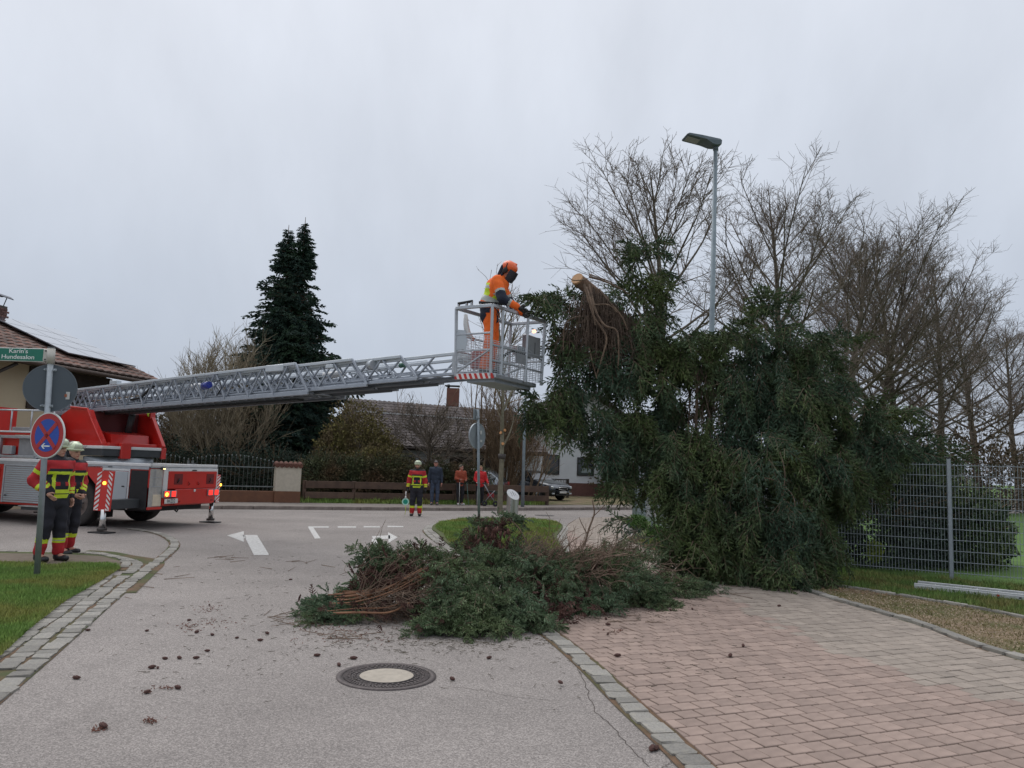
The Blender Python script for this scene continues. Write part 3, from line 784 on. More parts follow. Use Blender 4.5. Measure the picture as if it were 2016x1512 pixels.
lime = [(1308, 30.2, 283, 0), (1535, 33.0, 338, 1), (1648, 37.0, 378, 2), (1770, 42.5, 440, 0), (1850, 47, 500, 1), (1925, 51, 545, 2), (2005, 58, 610, 1), (1716, 41, 450, 2)]
llab = ['tallest bare lime tree rising directly behind the street lamp', 'second bare lime tree, right of the lamp pole behind the spruce peak',
        'third bare lime tree from the lamp with a narrow upright crown', 'fourth large bare lime tree, left of the double stem pair', 'fifth bare lime tree in the row with dense upper twigs',
        'sixth bare lime tree with a wide crown sloping down at the right', 'small distant bare lime tree at the right edge of the photo', 'thin low bare lime tree squeezed between its taller neighbours']
limes = {}
for k, (px, Y, ty, v) in enumerate(lime):
    base = P(px, 900, Y); base.z = 0; top = P(px, ty, Y).z * 1.03
    if v not in limes:
        H = 14.5; big, small = bare_tree(40 + v, H, clear=[3.8, 4.8, 4.0][v], nb=[32, 30, 30][v], R=[4.3, 4.1, 4.3][v], minr=.0068, dens=.6, twig=4, ang=(24, 68), trunk_r=.24)
        limes[v] = (tree_thing('lime_tree', llab[k], 'bare tree', big, small, M_LIME, M_LIMET, base, [0, 1.1, 2][v], 'bare lime trees in a row behind the fence', (top / H * 1.05, top / H * 1.05, top / H)), )
    else:
        src = limes[v][0]; t = copy_tree(src); t.location = base; t.rotation_euler.z = 1.9 * k; s_ = top / 14.5; t.scale = (s_ * 1.05, s_ * 1.05, s_); t['label'] = llab[k]

def shrub(name, label, cat, loc, seed, H, R, stems, mt, minr=.009, sub=9, tw=6, spread=.45, group=None, tilt=(0, 0), kind=None, base_r=.25):
    """many stems from the ground fanning up"""
    r = np.random.default_rng(seed); big = []; small = []
    for k in range(stems):
        az = r.uniform(0, 6.28); f = r.uniform(0, 1) ** .7; a = f * spread
        d = np.array([math.cos(az) * math.sin(a) + tilt[0], math.sin(az) * math.sin(a) + tilt[1], math.cos(a)])
        p = np.array([math.cos(az) * base_r * R * f, math.sin(az) * base_r * R * f, 0])
        ln = H * r.uniform(.72, 1.0) * (1 - .28 * f)
        b = limb(p, d, ln, .035 * r.uniform(.6, 1.3) * H / 5, minr, 8, r, wob=.11, up=.03)
        for q in b: big.append((*q[0], *q[1], q[2], q[3]))
        for _ in range(sub):
            t = r.uniform(.22, 1) ** .8; i = min(7, int(t * 8)); s = b[i]; p2 = s[0] + (s[1] - s[0]) * r.uniform()
            d2 = rot_about(s[4], perp(s[4], r), math.radians(r.uniform(18, 42))); d2[2] += .15
            l2 = ln * (.38 - .2 * t) * r.uniform(.7, 1.3)
            c = limb(p2, d2, l2, minr * 1.3, minr * .8, 3, r, wob=.17, up=.05)
            for q in c: small.append((*q[0], *q[1], q[2], q[3]))
            for _ in range(tw):
                s3 = c[r.integers(0, 3)]; d3 = rot_about(s3[4], perp(s3[4], r), math.radians(r.uniform(20, 50))); d3[2] += .12
                p3 = s3[0] + (s3[1] - s3[0]) * r.uniform(); small.append((*p3, *(p3 + d3 / np.linalg.norm(d3) * l2 * r.uniform(.25, .6)), minr * .8, minr * .45))
    t = lthing(name, label, cat, loc, 0, group)
    tri_mesh('stems', seg_tris(np.array(big), 5), mt, t, world=False); tri_mesh('twigs', seg_tris(np.array(small), 3), mt, t, world=False)
    return t
b0 = P(430, 950, 33.5); b0.z = .1
shrub('bare_shrub', 'large pale bare multi stemmed shrub behind the aerial ladder', 'shrub', b0, 3, 7.2, 3.0, 46, M_WILL, spread=.62, sub=16, tw=10, minr=.010)
b0 = P(352, 950, 36); b0.z = .1
shrub('bare_shrub', 'low bare shrub between the red turntable and the pale shrub', 'shrub', b0, 5, 4.2, 3.0, 34, M_BUSHT, spread=.75, sub=12, tw=8)
b0 = P(495, 950, 38.5); b0.z = .1
shrub('bare_shrub', 'slim bare shrub pressed against the left side of the tall dark spruce', 'shrub', b0, 15, 8.2, 2.0, 20, M_WILL, spread=.38, sub=14, tw=8)
b0 = P(996, 950, 36.4); b0.z = .1
shrub('bare_shrub', 'dense brown bare bush beneath the basket next to the parked cars', 'shrub', b0, 8, 5.6, 2.0, 38, M_BUSHT, spread=.42, sub=14, tw=7, base_r=.12)
b0 = P(1040, 950, 34.5); b0.z = .1
shrub('bare_shrub', 'leaning brown bare bush right of the slim grey pole', 'shrub', b0, 9, 5.0, 1.0, 6, M_BUSHT, spread=.3, sub=9, tw=5, tilt=(.22, 0))
b0 = P(842, 950, 33.8); b0.z = .1
bg_, sm_ = bare_tree(77, 4.7, clear=1.0, nb=18, R=2.3, minr=.011, lead=.8, ang=(40, 85), trunk_r=.17, twig=4)
tree_thing('fruit_tree', 'gnarled dark bare fruit tree in front of the grey tiled roof', 'bare tree', bg_, sm_, M_LIME, M_LIME, b0, .5)
# tall slim young street tree on the island, pruned at the base of its crown
yt = G(984, 1011)
bg_, sm_ = bare_tree(5, 9.4, clear=3.0, nb=13, R=1.0, minr=.007, lead=1.0, ang=(14, 28), trunk_r=.12, twig=2, dens=.4)
ytt = tree_thing('young_tree', 'young bare tree with pruned pale trunk behind the green island', 'bare tree', bg_, sm_, mat('young_bark', (.23, .21, .15), (.13, .115, .08), rough=.95, ns=7, bump=.5), M_BUSHT, yt)
b = MB()
for z, a in ((2.55, -1.4), (2.95, -2.2), (3.05, -.9)):
    MB().cyl((math.cos(a) * .10, math.sin(a) * .10, z), (math.cos(a) * .135, math.sin(a) * .135, z + .01), .055, 10).build('pruning_cut', mat('prune_cut', (.55, .26, .10)), ytt, world=False)
MB().tube([(0, 0, 2.0), (0, 0, 2.18)], .135, 12).build('tie_band', mat('tie_band', (.06, .05, .045)), ytt, world=False)
# thin bare shoots that stand up behind the basket
b0 = P(945, 950, 36); b0.z = .1
shrub('bare_shrub', 'sparse thin bare shoots rising left of the basket', 'shrub', b0, 31, 9.6, 1.0, 4, M_BUSHT, spread=.12, sub=6, tw=3)
b0 = P(815, 950, 40); b0.z = .1
shrub('bare_shrub', 'thin bare shoots above the ladder in front of the grey roof', 'shrub', b0, 33, 7.3, 1.0, 7, M_BUSHT, spread=.3, sub=7, tw=4)

# ---- leafy hedges and bushes: a twiggy shell of small leaves over a volume
def leaf_cloud(ells, n, size, r=rng, shell=.55, up=.3):
    """ells: list of (center, radii); leaves as loose triangles pairs"""
    vol = np.array([e[1][0] * e[1][1] + e[1][0] * e[1][2] for e in ells]); cnt = (vol / vol.sum() * n).astype(int); T = []
    for (c, rad), k in zip(ells, cnt):
        d = norm(r.normal(size=(k, 3))); f = 1 - shell * r.uniform(0, 1, (k, 1)) ** 1.6
        lump = 1 + .16 * np.sin(d[:, :1] * 7 + c[0]) * np.sin(d[:, 1:2] * 8 + c[1]) + .10 * np.sin(d[:, 2:3] * 11 + c[0] * 3)
        p = np.array(c) + d * np.array(rad) * f * lump; q = norm(d + r.normal(0, .7, (k, 3)) + np.array([0, 0, up]))
        s = norm(np.cross(q, r.normal(size=(k, 3)))); ln = size * r.uniform(.6, 1.5, (k, 1)); w_ = ln * .42
        T.append(np.stack([p - s * w_, p + s * w_, p + q * ln], 1)); T.append(np.stack([p - s * w_ * .8 + q * ln * .1, p + q * ln * 1.0 + s * w_ * .5, p + np.cross(q, s) * w_ + q * ln * .4], 1))
    T = np.concatenate(T); return T[T[:, :, 2].min(1) > .02]
def leafy(name, label, cat, ells, n, size, m, shell=.55, twigs=None, group=None, up=.3):
    T = leaf_cloud([((Vector(c)), rad) for c, rad in ells], n, size, shell=shell, up=up)
    c = ells[0][0]; t = thing(name, label, cat, (c[0], c[1], 0), 0, group)
    tri_mesh('foliage', T, m, t)
    if twigs:
        r = rng; S = []
        for cc, rad in ells:
            for _ in range(twigs):
                d = norm(r.normal(size=3)[None])[0]; d[2] = abs(d[2]); p = np.array(cc) + d * np.array(rad) * .4; q = np.array(cc) + d * np.array(rad) * r.uniform(.95, 1.25)
                S.append((*p, *q, .014, .006))
        tri_mesh('twigs', seg_tris(np.array(S), 3), M_BUSHT, t)
    return t
M_OLIVE = mat('olive_leaves', (.20, .17, .045), (.10, .095, .03), rough=.8, ns=1.6, isl=.4, c3=(.14, .105, .05), ns3=1.4)
M_HEDGE = mat('hedge_leaves', (.085, .095, .035), (.035, .05, .025), rough=.8, ns=2.0, isl=.4, c3=(.14, .085, .045), ns3=.9)
M_DARKG = mat('dark_leaves', (.035, .055, .03), (.015, .026, .018), rough=.7, ns=2.0, isl=.4, c3=(.04, .065, .045), ns3=1.0)
M_IVY = mat('ivy_leaves', (.055, .09, .03), (.02, .04, .02), rough=.6, ns=2.4, isl=.4, c3=(.09, .12, .035), ns3=1.3)
def at(px, Y, z=0.0): q = P(px, 900, Y); return (q.x, q.y, z)
leafy('olive_bush', 'big olive yellow bush right of the dark spruce beneath the ladder', 'bush', [(at(700, 33.6, 2.3), (1.5, 1.1, 2.0)), (at(660, 33.2, 1.7), (1.0, .9, 1.5)), (at(745, 33.8, 1.6), (1.1, .9, 1.5))], 15000, .085, M_OLIVE, twigs=60)
leafy('hedge', 'brownish green clipped hedge behind the wooden fence', 'hedge', [(at(px, 30.3 + (px - 610) * .0098, 1.0 - .05 * (px > 790)), (.85, .6, (1.02 if px < 790 else .88) + .10 * math.sin(px * .09))) for px in range(620, 950, 24)], 30000, .07, M_HEDGE, shell=.4, twigs=10)
leafy('bush', 'low yellowish bush in front of the olive bush behind the fence', 'bush', [(at(735, 31.9, 1.5), (1.0, .5, 1.0)), (at(765, 32.2, 1.3), (.9, .5, .95))], 5000, .07, M_OLIVE, twigs=20)
leafy('garden_shrubs', 'dark tangled garden shrubs behind the metal railing', 'bush', [(at(px, 31.5 + .3 * (k % 3), .9), (1.5, .9, 1.1 + .35 * (k % 2))) for k, px in enumerate(range(190, 600, 50))], 24000, .08, M_DARKG, shell=.5, twigs=45)
leafy('garden_shrubs', 'brown thicket of bare garden shrubs left behind the red turntable', 'bush', [(at(px, 35, 1.7), (2.0, 1.0, 2.2)) for px in (300, 370, 440)], 14000, .08, M_HEDGE, shell=.6, twigs=120)
# park side: dark bushes inside the wire fence and far thickets
leafy('dark_bush', 'dark evergreen thicket behind the left wire fence panel', 'bush', [((7.3, 15.2, .9), (1.1, .8, 1.25)), ((6.1, 16.0, .9), (1.2, .8, 1.4)), ((5.2, 16.8, 1.0), (1.0, .8, 1.4)), ((8.3, 15.6, .8), (.8, .8, 1.15))], 34000, .05, M_DARKG, shell=.4, twigs=50)
leafy('ivy_bush', 'green ivy bush just right of the fence post behind the wire', 'bush', [((9.2, 15.6, .7), (.75, .7, 1.0)), ((9.9, 16.4, .55), (.75, .6, .75)), ((8.7, 16.4, .9), (.6, .6, 1.1))], 14000, .06, M_IVY, shell=.45, twigs=20)
leafy('yellow_weed', 'small yellow green weed growing through the fence foot', 'plant', [(tuple(G(1722, 1085, .38)), (.13, .08, .2)), (tuple(G(1690, 1055, .55)), (.06, .05, .12))], 900, .04, mat('weed', (.26, .30, .05), (.15, .2, .03), rough=.7, isl=.3), shell=.9)
leafy('far_thicket', 'brown thicket of leafless bushes far behind the right fence panel', 'bushes', [((20 + 3.2 * k, 40 + 1.6 * k + (k % 2), 1.8), (2.6, 1.6, 2.7 + .5 * (k % 3))) for k in range(-1, 12)], 32000, .14, mat('thicket', (.17, .125, .09), (.09, .07, .05), rough=.95, ns=1.2, isl=.35), shell=.6, twigs=90)
leafy('far_thicket', 'dim green brown bushes across the park behind the lime trunks', 'bushes', [((8 + 3.4 * k, 47 + 1.2 * k, 1.6), (2.8, 1.5, 2.2 + .5 * (k % 2))) for k in range(0, 7)], 16000, .16, M_HEDGE, shell=.6, twigs=60)

# ---- standing twin-topped spruce across the street
def standing_spruce():
    r = np.random.default_rng(11); loc = P(551, 900, 36.5); loc.z = .1
    t = lthing('spruce_tree', 'tall dark spruce with two tips behind the ladder', 'spruce', loc); t.scale = (1.05, 1.05, 1.05)
    pos = []; dr = []; scl = []; seg_ = [(0, 0, 0, 0, 0, 9.5, .24, .12)]
    def side(z, az):   # silhouette radius by height
        return np.interp(z, [0, 2, 5.2, 6.3, 8.0, 9.2, 10.4, 11.4], [2.3, 2.4, 2.15, 1.8, 1.38, 1.1, .74, .45])
    for (x0, zt) in ((-.33, 12.35), (.42, 12.75)):
        seg_.append((0, 0, 8.0, x0, 0, 10.6, .1, .07)); seg_.append((x0, 0, 10.6, x0 + .03, 0, zt, .05, .012))
        for z in np.arange(10.2, zt - .25, .11):
            f = (zt - z) / (zt - 10.2)
            for k in range(9):
                az = r.uniform(0, 6.28); ln = (.12 + .66 * f) * r.uniform(.7, 1.25); d = np.array([math.cos(az), math.sin(az), .25])
                pos.append((x0 + .03, 0, z)); dr.append(d); scl.append(ln / .8)
    for z in np.arange(.5, 11.0, .145):
        n = int(8 + 3 * side(z, 0))
        for k in range(n):
            az = r.uniform(0, 6.28); R_ = side(z, az) * r.uniform(.78, 1.13) * (1 + .10 * math.sin(z * 4.1 + az * 2) + .06 * math.sin(z * 9))
            if math.cos(az) > .7 and 4.5 < z < 6.0: R_ *= 1.25
            if R_ < .3: continue
            d = np.array([math.cos(az), math.sin(az), 0])
            droop = -.32 if z < 7 else -.1; tip = np.array([0, 0, z]) + d * R_ + np.array([0, 0, droop * R_ * .5 + .12])
            b0_ = np.array([0, 0, z]); seg_.append((*b0_, *(b0_ + (tip - b0_) * .95), .02, .008))
            m_ = min(3, max(1, int(R_ / .42)))
            for q in range(m_ + 1):
                f = 1 - q * .42 / R_
                if f < .25: break
                p = b0_ + (tip - b0_) * f - d * .35
                for sg in ((0,) if q == 0 else (-1, 1)):
                    dd = d + np.array([-d[1], d[0], 0]) * sg * .8 + np.array([0, 0, -.25 + (.35 if q == 0 else 0)])
                    pos.append(p); dr.append(dd); scl.append(r.uniform(.65, 1.05) * (1 if z < 8 else .75))
    g, tw = foliage(np.array(pos), np.array(dr), np.array(scl), FRF, .5, r)
    tri_mesh('crown', g, M_NEEDLEF, t, world=False)
    tri_mesh('trunk', np.concatenate([seg_tris(np.array(seg_), 5), tw]), M_BARK, t, world=False)
standing_spruce()

# ---- the cut spruce slumped over the fence
def spray(pos, dr, scl, r, root, d, ln, nrm, size, k=4):
    """a flat bough: fronds set herringbone-wise along an axis that droops"""
    N = len(root); side = norm(np.cross(nrm, d)); dn = np.array([0, 0, -1.])
    for i in range(k):
        t = .25 + .7 * i / (k - 1) if k > 1 else .6
        p = root + d * ln * t + dn * (ln * t * t * .25)
        for sg in (-1, 1):
            dd = norm(d * r.uniform(.7, 1.1, (N, 1)) + side * sg * r.uniform(.55, .95, (N, 1)) + dn * r.uniform(0, .45, (N, 1)))
            pos.append(p); dr.append(dd); scl.append(size * (1.15 - .5 * t) * r.uniform(.75, 1.2, N))
    pos.append(root + d * ln + dn * ln * .25); dr.append(norm(d + dn * .3)); scl.append(size * r.uniform(.6, .95, N))
def curtain(pos, dr, scl, seg_, r, c, rad, n, down=.9, size=1.0, outw=.7):
    """boughs radiating through a lump and drooping over its shell"""
    m = max(4, int(n / 9)); d = norm(r.normal(size=(m, 3)) * np.array([1, 1, .8])); d[:, 1] -= .25
    f = r.uniform(.15, .80, (m, 1)); root = np.array(c) + d * np.array(rad) * f
    dd = norm(d * outw + np.array([0, 0, -down]) + r.normal(0, .3, (m, 3))); ln = np.full((m, 1), 1.0) * (.28 + .35 * min(rad[0], rad[2]) * r.uniform(.6, 1.4, (m, 1)))
    k = (root[:, 2] > .1); root, dd, ln, d = root[k], dd[k], ln[k], d[k]
    nrm = norm(np.array([0, -.6, 1.]) + r.normal(0, .5, dd.shape))
    spray(pos, dr, scl, r, root, dd, ln, nrm, size)
def cut_spruce():
    r = np.random.default_rng(21)
    B = P(1150, 560, 13.0)
    t = thing('cut_spruce', 'big dark cut spruce slumped over the wire fence', 'spruce', (5.6, 13.4, 0))
    pos, dr, scl, seg_ = [], [], [], []
    def W(px, py, Y): q = P(px, py, Y); return (q.x, q.y, q.z)
    # lumps: px, py, depth, radius x, depth radius, radius z (m), fronds, down, out
    lumps = [
        # left shoulder and hanging mass under the saw cut
        (1090, 590, 12.9, .34, .4, .22, 70, .25, 1.0), (1118, 640, 12.9, .36, .5, .42, 110, .8, .7), (1112, 740, 12.9, .36, .5, .5, 140, 1.0, .5),
        (1290, 720, 13.2, .5, .5, .4, 150, 1.0, .5), (1325, 860, 13.0, .45, .6, .6, 170, 1.0, .5), (1345, 930, 13.1, .4, .6, .5, 120, 1.0, .5),
        (1135, 810, 12.9, .45, .5, .26, 130, .5, .7), (1085, 800, 13.0, .38, .4, .16, 70, .2, 1.0), (1205, 700, 13.3, .55, .6, .75, 220, 1.1, .4),
        (1245, 820, 13.2, .6, .7, .6, 260, 1.0, .5), (1180, 875, 12.8, .26, .4, .22, 70, .9, .6), (1312, 915, 12.9, .36, .6, .36, 140, .9, .6), (1235, 890, 12.9, .16, .3, .16, 30, .9, .6),
        (1372, 985, 12.8, .34, .5, .33, 110, .8, .7), (1215, 930, 12.7, .08, .2, .14, 14, .9, .5),
        # top peak
        (1262, 495, 13.2, .17, .2, .16, 45, .1, 1.0), (1276, 540, 13.2, .20, .25, .30, 90, .6, .7), (1270, 615, 13.3, .36, .4, .34, 110, .9, .6), (1330, 670, 13.4, .48, .5, .34, 140, .9, .6),
        # right of the gap
        (1420, 660, 13.6, .55, .5, .22, 130, .6, .8), (1440, 745, 13.5, .55, .7, .5, 220, 1.1, .5), (1320, 780, 13.7, .35, .5, .7, 150, 1.2, .3),
        (1500, 660, 13.6, .42, .5, .36, 140, .7, .7), (1528, 605, 13.6, .18, .25, .28, 60, .3, .9), (1580, 670, 13.6, .34, .5, .28, 110, .8, .7),
        (1630, 690, 13.7, .26, .4, .2, 70, .2, 1.0), (1555, 760, 13.4, .8, .8, .6, 330, 1.0, .6), (1620, 740, 13.5, .36, .5, .34, 130, .8, .7),
        # main bulk
        (1400, 860, 13.2, .45, .7, .7, 250, 1.1, .4), (1480, 880, 12.9, .8, .8, .75, 380, 1.0, .6), (1590, 880, 13.1, .85, .8, .7, 380, 1.0, .6),
        (1380, 980, 12.9, .55, .7, .6, 260, 1.0, .5), (1480, 1010, 12.6, .8, .8, .6, 360, 1.0, .6), (1565, 1000, 12.7, .55, .7, .6, 280, 1.0, .6),
        (1520, 1090, 12.3, .65, .6, .34, 240, .8, .7), (1580, 1110, 12.3, .28, .4, .2, 80, .9, .6), (1430, 1080, 12.6, .5, .6, .35, 200, .9, .6), (1385, 1055, 12.9, .3, .5, .32, 110, .9, .6),
        # right wing sinking behind the fence
        (1670, 800, 13.9, .4, .6, .26, 120, .8, .7), (1700, 862, 13.9, .6, .7, .34, 200, .8, .7), (1650, 940, 13.4, .34, .5, .36, 130, 1.0, .6), (1780, 880, 14.3, .5, .6, .2, 130, .5, .9),
        (1760, 810, 14.2, .28, .4, .18, 70, .2, 1.0), (1835, 895, 14.5, .3, .5, .18, 70, .5, .9), (1690, 935, 13.6, .22, .4, .16, 50, .7, .7),
        (1370, 690, 13.6, .5, .5, .25, 120, .7, .7), (1500, 710, 13.6, .9, .6, .3, 240, .9, .6), (1560, 800, 13.5, .9, .7, .4, 260, 1, .6), (1450, 800, 13.4, .35, .6, .5, 130, 1.1, .5), (1170, 640, 13.3, .5, .3, .5, 120, 1, .5), (1245, 640, 13.2, .4, .5, .5, 130, .9, .6),
        (1285, 1045, 12.3, .16, .3, .08, 30, .3, 1.0), (1345, 1060, 12.5, .2, .3, .14, 50, .6, .8), (1620, 1060, 13.0, .12, .3, .3, 50, 1.1, .4),
    ]
    cores = []
    for px, py, Y, rx, ry, rz, n, dn, ow in lumps:
        c = W(px, py, Y); cores.append((c, rx * rz)); curtain(pos, dr, scl, seg_, r, c, (rx, ry, rz), int(n * 1.15), dn * .95, 1.02, ow)
    # feathery outliers along the outline
    for px, py, Y, dx, dz in ((1072, 572, 12.9, -1, .3), (1062, 592, 12.9, -1, -.1), (1255, 470, 13.2, -.6, .8), (1235, 470, 13.2, -1, .4), (1050, 800, 13, -1, 0), (1040, 815, 13, -1, -.2), (1528, 570, 13.6, 0, 1), (1522, 590, 13.6, -.3, 1), (1655, 690, 13.7, 1, .1), (1790, 800, 14.2, 1, .4), (1785, 820, 14.2, 1, .1), (1860, 895, 14.5, 1, 0), (1840, 880, 14.5, 1, .3), (1215, 1040, 12.3, -1, -.1), (1565, 640, 13.6, .6, .4), (1600, 650, 13.6, .6, .3), (1440, 640, 13.6, -.2, .6), (1385, 640, 13.6, -.6, .4), (1095, 560, 12.9, -.3, .8), (1300, 640, 13.3, .6, .6)):
        p = np.array(W(px, py, Y))[None]; d = np.array([[dx, 0, dz]]) + 0.0
        k = 3; k = 2; pp = np.repeat(p, k, 0) - norm(d) * .5 + r.normal(0, .07, (k, 3)); dq = norm(norm(d) + r.normal(0, .18, (k, 3))); spray(pos, dr, scl, r, pp, dq, np.full((k, 1), .42), norm(np.array([0, -.8, .6]) + r.normal(0, .4, (k, 3))), .8)
    pos = np.concatenate(pos); dr = np.concatenate(dr); scl = np.concatenate(scl)
    # keep the see-through gap near the middle open
    g, tw = foliage(pos, dr, scl, FR, .9, r)
    tri_mesh('crown', g, M_NEEDLE, t); tri_mesh('twigs', tw, M_TWIG, t)
    # trunk with its pale cut face, boughs sweeping out of it
    tp = [Vector(W(1138, 551, 12.9)), Vector(W(1185, 590, 13.2)), Vector(W(1290, 690, 13.6)), Vector(W(1420, 760, 13.9)), Vector(W(1580, 840, 14.2)), Vector(W(1760, 880, 14.5))]
    MB().tube(tp, [.11, .11, .10, .085, .06, .02], 12).build('trunk', M_BARK, t)
    d0 = (tp[0] - tp[1]).normalized() ; d1 = (d0 + Vector((-.25, -.75, .35))).normalized()
    MB().cyl(tp[0] - d1 * .06, tp[0] + d1 * .045, .108, 14).build('cut_face', M_WOODCUT, t)
    def sweep(pts, r0, r1, wob=.02):
        pts = [Vector(W(*p)) for p in pts]; ln = smooth_line(pts, 5); n = len(ln)
        return [(*(ln[i]), *(ln[i + 1]), r0 + (r1 - r0) * i / n, r0 + (r1 - r0) * (i + 1) / n) for i in range(n - 1)]
    S = []; D = []
    for q, a, c in (([(1150, 560, 12.7), (1168, 620, 12.55), (1184, 645, 12.5), (1194, 670, 12.5), (1180, 720, 12.5), (1174, 740, 12.5)], .024, .010),
                    ([(1160, 560, 12.7), (1172, 610, 12.5), (1190, 640, 12.45), (1213, 650, 12.45), (1218, 680, 12.45), (1217, 720, 12.5)], .022, .010),
                    ([(1155, 565, 12.6), (1165, 600, 12.4), (1172, 640, 12.4)], .016, .008), ([(1180, 570, 12.8), (1205, 600, 12.6), (1225, 625, 12.55), (1236, 650, 12.6)], .02, .009),
                    ([(1160, 685, 12.5), (1168, 720, 12.45), (1175, 745, 12.45)], .010, .007), ([(1142, 622, 12.45), (1120, 630, 12.45), (1110, 650, 12.5), (1109, 690, 12.5)], .009, .006),
                    ([(1160, 545, 12.8), (1185, 552, 12.7), (1215, 565, 12.7), (1240, 580, 12.8)], .022, .01), ([(1160, 540, 12.8), (1178, 546, 12.7), (1205, 556, 12.7)], .014, .008),
                    ([(1155, 550, 12.8), (1130, 552, 12.6), (1118, 545, 12.5)], .012, .005), ([(1170, 600, 12.5), (1198, 600, 12.4), (1215, 615, 12.4)], .01, .006),
                    ([(1535, 890, 12.0), (1545, 930, 11.9), (1540, 980, 11.9), (1530, 1010, 11.9)], .010, .006), ([(1500, 940, 11.95), (1530, 948, 11.9), (1560, 975, 11.9), (1565, 1010, 11.9), (1560, 1040, 11.9)], .010, .005),
                    ([(1368, 720, 13.2), (1372, 780, 13.1), (1370, 860, 13.1), (1376, 950, 13.1)], .03, .02), ([(1352, 740, 13.3), (1358, 800, 13.3), (1350, 880, 13.3)], .016, .01), ([(1376, 740, 13.2), (1384, 830, 13.2), (1380, 900, 13.2)], .016, .01)):
        S += sweep(q, a, c)
    # brown brush of dead inner twigs hanging beneath the cut
    for _ in range(850):
        px = r.normal(1180, 28); top = 560 + max(0, abs(px - 1165) * .6) + r.uniform(0, 80); Y = r.uniform(12.6, 13.2)
        p = np.array(W(px, top, Y)); ln = r.uniform(.25, .8) ; d = norm(np.array([[(px - 1165) * .004 + r.normal(0, .12), r.normal(0, .1), -1.]]))[0]
        q = p + d * ln; D.append((*p, *q, .006, .0035))
        for _ in range(2):
            s_ = p + (q - p) * r.uniform(.2, 1); D.append((*s_, *(s_ + np.array([r.normal(0, .10), r.normal(0, .06), -r.uniform(.03, .16)])), .004, .0025))
    for _ in range(220):
        px = r.uniform(1350, 1420); top = r.uniform(700, 920); Y = r.uniform(12.9, 13.4); p = np.array(W(px, top, Y)); D.append((*p, *(p + np.array([r.normal(0, .1), r.normal(0, .1), -r.uniform(.15, .5)])), .005, .003))
    tri_mesh('boughs', seg_tris(np.array(S), 5), M_TWIG, t)
    tri_mesh('dead_twigs', seg_tris(np.array(D), 3), mat('dead_twig', (.19, .14, .105), (.09, .062, .05), rough=.95, ns=7, isl=.35), t)
cut_spruce()

